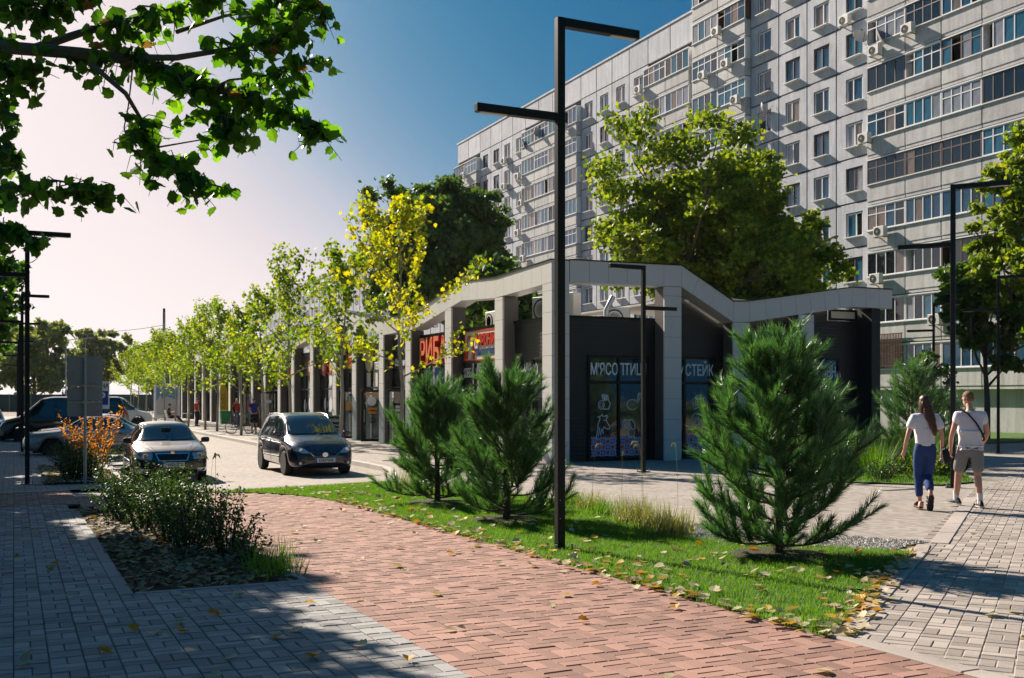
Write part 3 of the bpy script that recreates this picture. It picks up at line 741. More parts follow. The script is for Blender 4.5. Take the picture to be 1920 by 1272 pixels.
agl = [glassmat('flat_glass_sky_blue', (.02,.065,.12), .03, .6), glassmat('flat_glass_dark', (.012,.016,.02), .03, .9), glassmat('flat_glass_curtain', (.22,.23,.26), .12, .6), glassmat('flat_glass_sky_teal', (.03,.11,.17), .04, .6), glassmat('flat_glass_warm', (.16,.12,.10), .08, .8)]  # blue and teal panes carry the reflected sky in their base colour
arng = random.Random(11)
STY = 2.76
def panel_mesh(wd, ht, hole=None, th=.2):
    """facade panel in local (x out is -), y along, z up; hole=(cy, cz, w, h)"""
    mb = MB(); a, b = -wd/2+.055, wd/2-.055; c, d = -ht/2+.05, ht/2-.05
    if hole is None: mb.box(0, th, a, b, c, d)
    else:
        y0, y1, z0, z1 = hole[0]-hole[2]/2, hole[0]+hole[2]/2, hole[1]-hole[3]/2, hole[1]+hole[3]/2
        O = [(a,c),(b,c),(b,d),(a,d)]; I = [(y0,z0),(y1,z0),(y1,z1),(y0,z1)]
        vs = [(0,)+p for p in O]+[(0,)+p for p in I]+[(th,)+p for p in O]+[(th,)+p for p in I]
        fs = [(i,(i+1)%4,4+(i+1)%4,4+i) for i in range(4)]+[(8+i,8+(i+1)%4,(i+1)%4,i) for i in range(4)]+[(4+i,4+(i+1)%4,12+(i+1)%4,12+i) for i in range(4)]
        mb.add(vs, fs)
    return mb.mesh('wall_panel', m_fac)
_pc = {}
def get_panel(wd, ht, hole):
    k = (round(wd,2), round(ht,2), hole)
    if k not in _pc: _pc[k] = panel_mesh(wd, ht, hole)
    return _pc[k]
def win_frame_mesh(wd, ht, mat, split):
    mb = MB(); f = .07
    mb.box(-.03,.05,-wd/2,-wd/2+f,-ht/2,ht/2); mb.box(-.03,.05,wd/2-f,wd/2,-ht/2,ht/2)
    mb.box(-.03,.05,-wd/2+f,wd/2-f,-ht/2,-ht/2+f); mb.box(-.03,.05,-wd/2+f,wd/2-f,ht/2-f,ht/2)
    mb.box(-.04,.05,split-f/2,split+f/2,-ht/2+f,ht/2-f)
    return mb.mesh('window', mat)
_wf = [win_frame_mesh(1.34,1.46,m,s) for m, s in ((m_pvc,.12),(m_pvc,-.12),(m_pvc,0),(m_brown,0))]
_wp = [0.12,-.12,0,0]
def pane_mesh(wd, ht, mat): return MB().box(0,.012,-wd/2,wd/2,-ht/2,ht/2).mesh('pane', mat)
_pm = {}
def get_pane(wd, ht, mat):
    k = (round(wd,2), round(ht,2), mat.name)
    if k not in _pm: _pm[k] = pane_mesh(wd, ht, mat)
    return _pm[k]
_sill = MB().box(-.26,.02,-.74,.74,-.05,0).mesh('sill', m_pvc)
def put_window(par, y, z, open_=False):
    i = arng.choice((0,0,1,1,2,2,3)) if arng.random() < .9 else 3
    f_ = link('window', _wf[i], par, (.10, y, z))
    s_ = _wp[i]
    for (a, b) in ((-.60, s_-.035), (s_+.035, .60)):
        g_ = agl[arng.choice((0,0,0,1,1,2,3,4))]
        p_ = link('pane', get_pane(b-a, 1.30, g_), f_, (.01, (a+b)/2, 0), (arng.uniform(-.01,.01), arng.uniform(-.012,.012), arng.uniform(-.03,.03)))
        if open_ and a < 0: p_.rotation_euler = (0, -.12, 0)
    link('sill', _sill, f_, (-.10, 0, -.735))
def balcony(par, y0, y1, zf, n_, single=True, style=None, prot=.45):
    """glazed balcony cell: slab + parapet, frame with sashes; zf = floor level"""
    mb = MB(); mb.cur = 0
    mb.box(-prot, .15, y0, y1, zf-.22, zf-.02); mb.box(-prot-.03, -prot+.07, y0+.01, y1-.01, zf-.02, zf+.93)
    mb.box(-prot, .15, y0, y0+.06, zf-.02, zf+.93); mb.box(-prot, .15, y1-.06, y1, zf-.02, zf+.93)
    mb.cur = 1; mb.box(-prot-.11, -prot+.08, y0, y1, zf+.93, zf+.98)
    o = mb.build('balcony', [m_grime, m_pvc], par)
    MB().box(-prot-.06,.15,y0,y1,zf+2.4,zf+2.47).build('head_strip', m_pvc, o)
    st = style or arng.choice(('pvc','pvc','pvc','pvc','wood','pvc'))
    fm = {'pvc': m_pvc, 'wood': m_brown, 'green': m_green}[st]
    f_ = MB(); fw = .06; za, zb = zf+.98, zf+2.4; tr = arng.random() < .4
    xs = [y0+.02+(y1-y0-.04)*i/n_ for i in range(n_+1)]
    for x in xs: f_.box(-prot-.02, -prot+.04, x-fw/2, x+fw/2, za, zb)
    for z in ([za, zb-fw]+([zb-.5] if tr else [])): f_.box(-prot-.016, -prot+.036, xs[0]+fw/2, xs[-1]-fw/2, z, z+fw)
    f_.box(-prot, .15, y0, y0+.05, za, zb); f_.box(-prot, .15, y1-.05, y1, za, zb)
    f_.build('frame', fm, o)
    pj = [MB() for _ in agl]
    base = arng.choice((0,0,1,3,1,2))
    for i in range(n_):
        a, b = xs[i]+fw/2, xs[i+1]-fw/2
        gi = base if arng.random() < .6 else arng.randrange(5)
        if single:
            if arng.random() < .06: continue      # an open sash
            link('pane', get_pane(b-a, 1.36, agl[gi]), o, (-prot+.005, (a+b)/2, (za+zb)/2), (arng.uniform(-.006,.006), arng.uniform(-.012,.012), arng.uniform(-.03,.03)))
        else: pj[gi].box(-prot+.005, -prot+.015, a, b, za+fw, zb-fw)
    for i, q in enumerate(pj):
        if q.v: q.build('pane', agl[i], o)
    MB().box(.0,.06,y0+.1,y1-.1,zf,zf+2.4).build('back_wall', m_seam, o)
    return o
def block(name, y_start, y_end, label, bays, centers, ztop, attic, single, depth=12.):
    b = empty(name, (AX, y_start, -.3), 0, label, 'apartment building')
    L = lambda y: y-y_start
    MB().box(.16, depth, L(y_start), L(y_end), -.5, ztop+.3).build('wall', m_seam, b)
    MB().box(-.06, depth+.2, L(y_start)-.05, L(y_end)+.05, ztop+.301, ztop+.46).build('roof_edge', m_plaster, b)
    for kind, ya, yb, nn in bays:
        wd = yb-ya
        for zc in centers:
            z = zc+.3
            if kind == 'w':
                rnd_ = arng.random()
                link('wall_panel', get_panel(wd, STY, (0, .02, 1.44, 1.56)), b, (0, L((ya+yb)/2), z))
                put_window(b, L((ya+yb)/2), z+.02, rnd_ < .12)
            else:
                k0 = ya
                for k in range(kind):
                    c0 = ya+wd*k/kind; c1 = ya+wd*(k+1)/kind
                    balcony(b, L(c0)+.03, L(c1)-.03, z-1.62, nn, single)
        zb = max(centers)+STY/2+.3
        if attic:
            n_ = max(1, round(wd/2.9))
            for k in range(n_):
                link('wall_panel', get_panel(wd/n_, ztop+.3-zb, None), b, (0, L(ya+wd*(k+.5)/n_), (zb+ztop+.3)/2))
        lo = min(centers)-STY/2+.3
        MB().box(.02 if kind == 'w' else -.1, .3, L(ya)+.02, L(yb)-.02, -.5, lo-.02).build('plinth_panel', m_grime, b)
    return b
NC = [3.81+STY*i for i in range(0, 12)]
near_bays = [(1,34.0,37.0,4),(1,37.0,39.7,4),(1,39.7,42.4,4),(1,42.4,45.0,4),(1,45.0,48.0,4),('w',48.0,51.1,0),('w',51.1,53.8,0),('w',53.8,56.6,0),('w',56.6,59.6,0),(2,59.6,66.0,4)]
apt1 = block('apartment_block', 34.0, 66.1, 'tall near apartment block with glazed balconies rising out of the picture', near_bays, NC, 35.5, False, True)
FC = [27.2-STY*i for i in range(0, 10)]
far_bays = [(2,66.4,72.8,4),('w',72.8,75.7,0),('w',75.7,78.5,0),('w',78.5,81.2,0),('w',81.2,84.0,0),(1,84.0,87.1,4),(1,87.1,89.6,3),(2,89.6,95.5,4),('w',95.5,98.5,0),('w',98.5,101.2,0),('w',101.2,104.0,0),('w',104.0,106.9,0),(2,106.9,113.4,4)]
apt2 = block('apartment_block', 66.4, 113.5, 'long grey panel block with attic panels under a blue sky edge', far_bays, FC, 30.8, True, True)
# two rendered (insulated) patches
for b_, y0, y1, z0, z1 in ((apt1, 53.85, 56.55, 8.0, 16.2), (apt2, 72.85, 78.45, 8.0, 20.2)):
    pass
far3 = empty('apartment_block', (AX+4, 128, -.3), 0, 'distant lower panel block half hidden behind the young street trees', 'apartment building')
MB().box(0,12,0,110,-.5,23.5).build('wall', m_fac, far3)
MB().box(-.1,12.2,-.1,110.1,23.502,24).build('roof_edge', m_plaster, far3)
_fw = MB().box(-.06,.02,-.7,.7,-.75,.75).mesh('window', m_pvc)
for i in range(30):
    for k in range(7):
        f_ = link('window', _fw, far3, (0, 3+i*3.55, 3.3+k*2.9)); link('pane', get_pane(1.2,1.3,agl[arng.choice((0,1,3))]), f_, (-.075,0,0))
    for s_ in range(1): MB().box(-.03,.0,1.2+i*3.55,1.28+i*3.55,0,23.4).build('panel_seam', m_seam, far3)
# ------------------------------------------------------------------ trees and plants
lf_poplar = leafmat('poplar_leaf', [(.02,.055,.012),(.03,.085,.016),(.05,.12,.022),(.07,.15,.03)], .45, .5, (1.5,1.6,.4))
lf_near = leafmat('poplar_leaf_near', [(.03,.08,.015),(.05,.13,.02),(.08,.18,.025),(.11,.23,.03)], .4, .6, (1.9,2.0,.4))
lf_dry = leafmat('dry_brown_leaf', [(.20,.10,.04),(.28,.15,.06),(.25,.17,.08)], .7, .3)
lf_street = leafmat('young_plane_leaf', [(.07,.16,.014),(.12,.23,.016),(.21,.30,.018),(.36,.37,.02)], .5, .55, (1.35,1.3,.4))
lf_yellow = leafmat('yellow_plane_leaf', [(.15,.25,.014),(.26,.34,.016),(.40,.42,.02),(.50,.46,.022)], .5, .55, (1.3,1.2,.35))
lf_big = leafmat('broad_crown_leaf', [(.06,.12,.016),(.11,.18,.02),(.19,.26,.026),(.29,.32,.035)], .5, .5, (1.4,1.4,.4))
lf_dark = leafmat('dark_crown_leaf', [(.035,.08,.024),(.06,.125,.03),(.10,.18,.04)], .5, .42)
lf_haze = leafmat('far_crown_leaf', [(.12,.17,.07),(.17,.22,.10),(.23,.27,.13)], .7, .4)  # distance haze is put into this paler leaf colour
lf_orange = leafmat('orange_leaf', [(.38,.12,.015),(.48,.18,.02),(.5,.27,.03)], .5, .45)
lf_bush = leafmat('shrub_leaf', [(.018,.045,.018),(.03,.075,.025),(.05,.11,.03),(.08,.14,.04)], .48, .3, spec=.35)
lf_needle = leafmat('pine_needle', [(.035,.10,.05),(.06,.17,.07),(.10,.23,.09),(.17,.30,.13)], .3, .3, (1.3,1.5,.5), spec=.9)
lf_grass = leafmat('grass_blade', [(.06,.14,.014),(.10,.21,.018),(.17,.27,.03)], .55, .5, (1.3,1.5,.4))
lf_strap = leafmat('strap_grass', [(.14,.17,.06),(.24,.26,.10),(.34,.33,.16)], .5, .35)
lf_fall = leafmat('fallen_leaf', [(.20,.15,.08),(.30,.25,.15),(.42,.37,.26),(.5,.45,.34),(.30,.17,.05)], .7, .2)
lf_fallo = leafmat('fallen_orange_leaf', [(.42,.15,.02),(.5,.25,.03),(.45,.32,.05)], .6, .25)
m_twig = M('dark_twig', (.05,.04,.03), .9, 0, .3, 20, 90, .4)
m_pbark = M('pine_bark', (.10,.065,.045), .9, 0, .4, 15, 70, .8)
m_pale = M('pale_bark', (.30,.28,.22), .85, 0, .3, 6, 50, .5)

def leaf_template(kind):
    if kind == 'maple':
        o = [(0,-.5),(.22,-.32),(.5,-.18),(.28,.0),(.46,.28),(.18,.2),(0,.55),(-.18,.2),(-.46,.28),(-.28,0),(-.5,-.18),(-.22,-.32)]
    elif kind == 'poplar':
        o = [(0,-.5),(.3,-.36),(.48,-.12),(.36,.0),(.4,.18),(.2,.26),(0,.52),(-.2,.26),(-.4,.18),(-.36,0),(-.48,-.12),(-.3,-.36)]
    elif kind == 'oval':
        o = [(0,-.5),(.22,-.2),(.24,.1),(0,.5),(-.24,.1),(-.22,-.2)]
    else:
        return np.array([(-.5,-.5,0),(.5,-.4,.12),(.4,.5,0),(-.45,.45,.12)]), np.array([(0,1,2),(0,2,3)])
    V = [(0,0,0)]+[(x, y, .22*abs(x)+.10*y*y) for x, y in o]; n_ = len(o)
    return np.array(V), np.array([(0, 1+i, 1+(i+1) % n_) for i in range(n_)])
def scatter(P_, size, kind, rs, up=None, droop=0., jit=.3, flat=False):
    """copies of a leaf at points P_ with random attitude -> V, F"""
    T, Fc = leaf_template(kind); n_ = len(P_); k = len(T)
    a = rs.normal(size=(n_, 3))
    if flat: a = a*.25+np.array([0,0,1.])
    elif up is not None: a = a+np.asarray(up)
    a /= np.linalg.norm(a, axis=1)[:, None]+1e-9
    b = rs.normal(size=(n_, 3)); b[:, 2] -= droop
    b -= a*(a*b).sum(1)[:, None]; b /= np.linalg.norm(b, axis=1)[:, None]+1e-9
    c = np.cross(a, b)
    s = (size*(1+rs.uniform(-jit, jit, n_)))[:, None, None]
    V = P_[:, None, :]+s*(T[None, :, 0:1]*c[:, None, :]+T[None, :, 1:2]*b[:, None, :]+T[None, :, 2:3]*a[:, None, :])
    Fx = Fc[None]+(np.arange(n_)*k)[:, None, None]
    return V.reshape(-1, 3), Fx.reshape(-1, Fc.shape[1])
def leaves_obj(name, P_, size, kind, mat, seed, parent=None, **kw):
    V, Fx = scatter(np.asarray(P_, float), size, kind, np.random.RandomState(seed), **kw)
    return link(name, np_mesh(name, V, Fx, mat), parent)
def rvec(r): 
    v = Vector((r.gauss(0,1), r.gauss(0,1), r.gauss(0,1))); return v.normalized()
def grow(mb, r, p, d, L, rad, depth, spread, up, anchors, nch=3, seg=4, minr=.004):
    """one limb and its children; leaf anchors on the last two orders"""
    pts, rs_ = [p.copy()], [rad]
    q = p.copy(); dd = d.copy()
    for i in range(seg):
        dd = (dd+rvec(r)*.16+Vector((0,0,up))*.12).normalized(); q = q+dd*(L/seg)
        pts.append(q.copy()); rs_.append(max(minr, rad*(1-.65*(i+1)/seg)))
    mb.tube(pts, rs_, 6 if rad > .03 else 4, cap=False)
    if depth <= 1:
        for i in range(1, len(pts)): anchors.append((pts[i], dd))
    if depth == 0: return
    for k in range(nch):
        t = r.uniform(.35, 1.); i = min(seg-1, int(t*seg)); b = pts[i].lerp(pts[i+1], t*seg-i)
        ax = rvec(r); side = (ax-dd*ax.dot(dd)).normalized()
        nd = (dd*math.cos(spread)+side*math.sin(spread)+Vector((0,0,up*.4))).normalized()
        grow(mb, r, b, nd, L*r.uniform(.5,.75), max(minr, rad*.5), depth-1, spread, up, anchors, nch, seg, minr)
    grow(mb, r, pts[-1], dd, L*.6, max(minr, rad*.45), depth-1, spread, up, anchors, nch, seg, minr)

def street_tree(seed, Ht, mat, nper=5, lsize=.17, clear=.33):
    r = random.Random(seed); mb = MB(); anc = []
    lean = Vector((r.uniform(-.04,.04), r.uniform(-.04,.04), 1))
    tp = [lean*(Ht*t) for t in (0,.15,.3,.45,.6,.75,.92)]
    for i in range(1, len(tp)): tp[i] = tp[i]+Vector((r.uniform(-.05,.05), r.uniform(-.05,.05), 0))
    mb.tube(tp, [.075,.066,.06,.05,.036,.022,.006], 8)
    nb = 17
    for k in range(nb):
        t = clear+(.93-clear)*(k/(nb-1))**.9
        b = lean*(Ht*t); a = k*2.4+r.uniform(-.4,.4); rel = (t-clear)/(1-clear)
        L = Ht*(.20*(1-rel)**.7+.06)*r.uniform(.7,1.3); el = .45+.55*rel
        d = Vector((math.cos(a)*math.cos(el), math.sin(a)*math.cos(el), math.sin(el)))
        grow(mb, r, b, d, L, .022*(1-.6*rel)+.004, 1, .7, .55, anc, 2, 4)
    anc.append((tp[-1], Vector((0,0,1))))
    me_t = mb.mesh('trunk', m_pale, smooth=True)
    rs = np.random.RandomState(seed); P_ = []
    for p, d in anc:
        for _ in range(nper): P_.append(np.array(p)+rs.normal(size=3)*.11+np.array([0,0,.02]))
    V, Fx = scatter(np.array(P_), lsize, 'maple', rs, droop=.5)
    return me_t, np_mesh('crown', V, Fx, mat)
ST = [street_tree(s, h, m, n_, l) for s, h, m, n_, l in ((3,7.4,lf_yellow,7,.14),(4,6.7,lf_street,7,.145),(7,6.1,lf_street,7,.14),(9,7.0,lf_street,7,.145),(12,5.8,lf_street,7,.14))]
trees = [(10.35,29.4,0,1.0),(10.2,35.6,1,1.0),(10.1,42.5,3,1.02),(10.1,47.2,2,1.0),(10.0,52.0,4,1.0),(10.0,58.7,1,1.0),(9.9,62.0,3,.95),(9.9,68.5,2,1.0),(10.0,75,4,1.0),(10.0,80.5,1,.95),(10.0,86.5,3,.92),(10.0,93,2,.95),(10.0,99,4,.95),(10,105,3,.9)]
tl = ['yellowest young street tree, nearest the pines and tallest of the row','second young street tree from the pines, behind the dark minivan','third young street tree from the pines, right of the minivan roof rail','fourth young street tree in the row along the market','fifth young street tree, beside the cyclist in blue','sixth young street tree, left of the cyclist','seventh young street tree, near the woman in red','eighth young street tree in front of the yellow flag','ninth young street tree, near the man in red','tenth young street tree, beside the seated man','eleventh young street tree, near the parked bicycles','twelfth young street tree at the far end of the row','thirteenth young street tree at the far end of the row','last and smallest young street tree before the far fence']
for i, (x, y, k, s) in enumerate(trees):
    t = empty('street_tree', (x, y, gz(y)-.02), i*1.9, tl[i], 'tree', 'young trees along the market', s)
    link('trunk', ST[k][0], t); link('crown', ST[k][1], t)
    if i < 8:
        pit = MB(); pit.lathe([(.62,0),(.62,.012)], 14); pit.build('tree_pit', m_soil, t)

def big_tree(name, x, y, z0, Ht, rx, zc, rz, label, mat, nl, lsize, seed, barkm=m_bark, lobes=14, trunk_r=.28, cat='tree', kind='quad', group=None, shell=.55):
    t = empty(name, (x, y, z0), 0, label, cat, group); r = random.Random(seed); mb = MB(); rs = np.random.RandomState(seed)
    cent = []
    for k in range(lobes):
        a = r.uniform(0, 6.28); e = r.uniform(-.75, 1.0); rr = r.uniform(.3, .92)
        cent.append((Vector((math.cos(a)*rx*rr*math.sqrt(1-min(.99, e*e*.8)), math.sin(a)*rx*rr*math.sqrt(1-min(.99, e*e*.8)), zc+rz*e*.72)), r.choice((.2,.26,.34,.42,.5))*rx))
    cent.append((Vector((0,0,zc)), rx*.6))
    mb.tube([(0,0,-.2),(0.05,0,Ht*.2),(.0,.1,Ht*.45),(0,0,Ht*.8)], [trunk_r,trunk_r*.8,trunk_r*.5,.04], 9)
    for c, cr in cent:
        b = Vector((0,0,min(max(c.z-cr*1.1-r.uniform(.5,2), Ht*.14), Ht*.6))); m_ = b.lerp(c, .5)+Vector((0,0,-.3)); pts = [b, m_, c]
        mb.tube(pts, [trunk_r*.4, trunk_r*.25, .03], 6)
        for _ in range(4):
            e = c+rvec(r)*cr*.8; mb.tube([m_.lerp(c, .6), c.lerp(e, .5)+rvec(r)*.15, e], [.05,.03,.01], 4, cap=False)
    mb.build('trunk', barkm, t, smooth=True)
    vol = np.array([cr**2 for _, cr in cent]); cnt = (vol/vol.sum()*nl).astype(int); P_ = []
    for (c, cr), n_ in zip(cent, cnt):
        # clumps on and inside each lobe
        nc = max(5, n_//95); d = rs.normal(size=(nc, 3)); d /= np.linalg.norm(d, axis=1)[:, None]
        cl = np.array(c)+d*(cr*(shell+(1-shell)*rs.uniform(size=(nc, 1))**.5))
        idx = rs.randint(0, nc, n_)
        P_.append(cl[idx]+rs.normal(size=(n_, 3))*np.array([1,1,.75])*(.045*rx*.5+cr*.1))
    V, Fx = scatter(np.concatenate(P_), lsize, kind, rs, droop=.3)
    link('crown', np_mesh('crown', V, Fx, mat), t)
    return t
big_tree('broadleaf_tree', 28.6, 41.5, -.3, 14.0, 4.7, 9.3, 5.0, 'large yellow-green broadleaf tree behind the market roof peak', lf_big, 38000, .17, 21, lobes=34, trunk_r=.3)
big_tree('broadleaf_tree', 34.3, 43.0, -.3, 13.8, 3.6, 9.2, 5.0, 'yellow-green tree growing into the right side of the large tree', lf_big, 22000, .17, 22, lobes=14, trunk_r=.24)
big_tree('broadleaf_tree', 31.2, 40.2, -.3, 9.5, 3.2, 4.6, 3.4, 'darker broadleaf tree under the large tree, next to the panel block', lf_dark, 9000, .23, 28, lobes=12, trunk_r=.2)
big_tree('broadleaf_tree', 29.4, 70.0, -.3, 17.6, 4.7, 11.0, 6.4, 'dark green tree behind the market, left of the panel block', lf_dark, 30000, .24, 23, lobes=34)
big_tree('broadleaf_tree', 26.0, 72.5, -.3, 18.0, 3.9, 11.0, 6.8, 'dark green tree at the left side of the dark pair', lf_dark, 20000, .24, 24, lobes=28)
big_tree('broadleaf_tree', 19.5, 41.0, -.3, 8.0, 3.0, 4.8, 2.6, 'dark tree seen through the open frame of the market', lf_dark, 7000, .22, 25, lobes=10, trunk_r=.18)
big_tree('broadleaf_tree', 39.5, 31.5, -.3, 14.2, 3.1, 8.8, 5.2, 'broadleaf tree at the right edge before the balconies', lf_big, 22000, .17, 26, lobes=16, trunk_r=.22)
big_tree('broadleaf_tree', 38.4, 32.8, -.3, 8.0, 2.4, 5.4, 2.6, 'dark lower tree beside the right edge tree, above the parked path', lf_dark, 7000, .22, 29, lobes=10, trunk_r=.16)
big_tree('rowan_tree', 34.0, 25.6, -.3, 6.2, 1.7, 4.4, 1.8, 'small tree with yellowing ferny leaves at the right edge', lf_street, 5000, .15, 27, lobes=9, trunk_r=.1)
big_tree('broadleaf_tree', 29.6, 27.9, -.3, 3.6, 1.2, 2.5, 1.0, 'small thin dark tree behind the walking couple', lf_dark, 700, .12, 30, lobes=8, trunk_r=.07)
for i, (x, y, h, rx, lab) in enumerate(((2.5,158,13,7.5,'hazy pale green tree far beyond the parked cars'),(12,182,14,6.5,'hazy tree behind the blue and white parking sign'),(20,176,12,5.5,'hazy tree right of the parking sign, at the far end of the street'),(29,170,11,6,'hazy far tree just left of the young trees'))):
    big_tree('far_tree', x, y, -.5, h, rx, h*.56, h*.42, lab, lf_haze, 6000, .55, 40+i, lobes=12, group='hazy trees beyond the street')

# tall roadside poplars left of the walk (they shade it)
def poplar(x, y, Ht, rx, seed, label, nl=9000, near=None):
    return big_tree('poplar_tree', x, y, gz(y)-.05, Ht, rx, Ht*.56, Ht*.40, label, lf_poplar, nl, .24, seed, lobes=26, trunk_r=.24, group='poplars along the walk', kind='quad', shell=.35)
for i, (x, y, h, rx) in enumerate(((-4.3,15.4,12.0,3.1),(-4.1,20,13,3.1),(-4.5,26.5,13,3.2),(-4.2,35,13.5,3.4),(-3.4,42.0,14,3.6),(-3.4,51,14.5,3.7),(-3.2,61,15,3.7),(-3.0,76,15,3.7))):
    poplar(x, y, h, rx, 60+i, ['tall poplar shading the near walk, nearest to the viewer','second tall poplar along the left edge of the walk','third tall poplar along the left edge, over the lamp row','fourth tall poplar along the left edge of the walk','fifth tall poplar along the left edge of the walk','sixth tall poplar along the left edge, far down the walk','seventh tall poplar, far down the walk on the left','last poplar far down the walk on the left'][i], 28000 if i < 3 else 9000)

pop1 = [o for o in bpy.data.objects if o.name.startswith('poplar_tree') and o.get('label', '').endswith('nearest to the viewer')][0]
rs = np.random.RandomState(91)
P_ = np.stack([rs.normal(2.9,.8,16000), rs.normal(-.2,1.5,16000), rs.normal(5.7,1.05,16000)], 1)  # leaf mass added and shaped to shade the near walk
q_ = ((P_[:,0]-2.9)/.8)**2+((P_[:,1]+.2)/1.5)**2+((P_[:,2]-5.7)/1.05)**2
cl_ = np.array([mnoise.noise(Vector(p)*1.6) for p in P_])
P_ = P_[(q_ < 3.6) & (P_[:,0] < 4.5) & (cl_ > -.16)]
leaves_obj('added_shade_crown', P_, .14, 'poplar', lf_poplar, 92, pop1)
lb = MB()
for k in range(9): lb.tube([(0,0,3.2+.25*k),(1.6,rs.normal()*.5,4.2+.25*k),(3.2+rs.normal()*.5,rs.normal()*1.2,5+rs.normal()*.8)], [.06,.04,.01], 5)
lb.build('low_limbs', m_bark, pop1)
# overhanging limb of the near poplar
S_, C_ = math.sin(YAW), math.cos(YAW)
def ray(px, py, d):
    a = (px-960)/1980; b = (745-py)/1980
    return Vector((d*(S_+C_*a), d*(C_-S_*a), EYE+d*b))
near = empty('poplar_tree', (-3.2, 6.6, gz(6.6)), 0, 'near poplar whose leafy limb hangs into the upper left', 'tree', 'poplars along the walk')
nb = Vector((-3.2, 6.6, gz(6.6)))
mb = MB(); NR = random.Random(77)
mb.tube([nb+Vector((0,0,-.2))-nb, Vector((.05,0,2)), Vector((0,.1,4)), Vector((.1,0,7)), Vector((0,0,11))], [.26,.22,.18,.12,.03], 12)
limbs = [([(-900,150),(-520,70),(-250,62),(0,88),(150,100),(250,112),(330,135),(400,165),(480,190),(560,225),(610,250)],6.3,.055),
         ([(230,108),(330,108),(430,92),(520,72),(560,30),(575,-20)],6.2,.022),
         ([(60,92),(150,62),(230,42),(330,15),(430,-40)],6.4,.03),
         ([(170,120),(235,175),(262,220),(285,280),(330,310),(385,345)],6.1,.016),
         ([(-350,330),(-120,360),(20,352),(100,338),(150,345),(200,368)],7.0,.016),
         ([(-250,20),(-60,-10),(60,10),(160,-25)],6.0,.02),
         ([(-250,200),(-80,150),(0,120),(70,130)],6.2,.016),
         ([(-200,470),(-60,440),(20,420),(70,450)],7.6,.014),
         ([(285,278),(360,265),(420,255),(450,248)],6.1,.006),
         ([(540,70),(560,40),(590,22),(610,25)],6.2,.006),
         ([(250,112),(240,200),(232,240),(245,280),(262,290)],6.15,.005),
         ([(330,60),(420,30),(500,15),(560,-20)],6.6,.014),
         ([(400,165),(430,150),(520,140),(590,108)],6.3,.01),
         ([(330,138),(370,200),(420,225),(470,240)],6.2,.008)]
LP = []
def twigs(pts, n_, r0):
    for k in range(n_):
        t = NR.uniform(.2, 1)*(len(pts)-1); i = min(len(pts)-2, int(t)); b = pts[i].lerp(pts[i+1], t-i)
        d = rvec(NR); d.z = d.z*.7-.15; L = NR.uniform(.05,.24)
        q = [b, b+d*L*.5+rvec(NR)*.03, b+d*L+Vector((0,0,-.05))]
        mb.tube([p-nb for p in q], [r0*.25+.002,.003,.0015], 4, cap=False)
        for s in (.5,.78,1.)[:NR.choice((2,3))]: LP.append(q[0].lerp(q[2], s)+rvec(NR)*.035)
for k, (pp, d, r0) in enumerate(limbs):
    pts = [ray(x, y, d+NR.uniform(-.15,.15)) for x, y in pp]
    mb.tube([p-nb for p in pts], [max(.004, r0*(1-.85*i/(len(pts)-1))) for i in range(len(pts))], 8, cap=False)
    vis = pts[1:] if k else pts[2:]
    twigs(vis, [150,70,80,70,64,60,46,40,8,7,5,48,36,30][k], r0)
mb.build('trunk', m_bark, near, smooth=True)
LPn = np.array([p-nb for p in LP])
sel = np.random.RandomState(3).uniform(size=len(LPn))
leaves_obj('crown', LPn[sel > .015], .084, 'poplar', lf_near, 8, near, droop=.8)
for q_ in LPn[sel <= .015]: leaves_obj('dry_leaf', [q_], .11, 'poplar', lf_dry, 9, near, droop=1.5)
rs = np.random.RandomState(15)
P_ = np.stack([rs.normal(-2.2,.9,3000), rs.normal(-1,1.6,3000), rs.uniform(5.5,11,3000)], 1)
leaves_obj('upper_crown', P_, .17, 'quad', lf_poplar, 10, near)

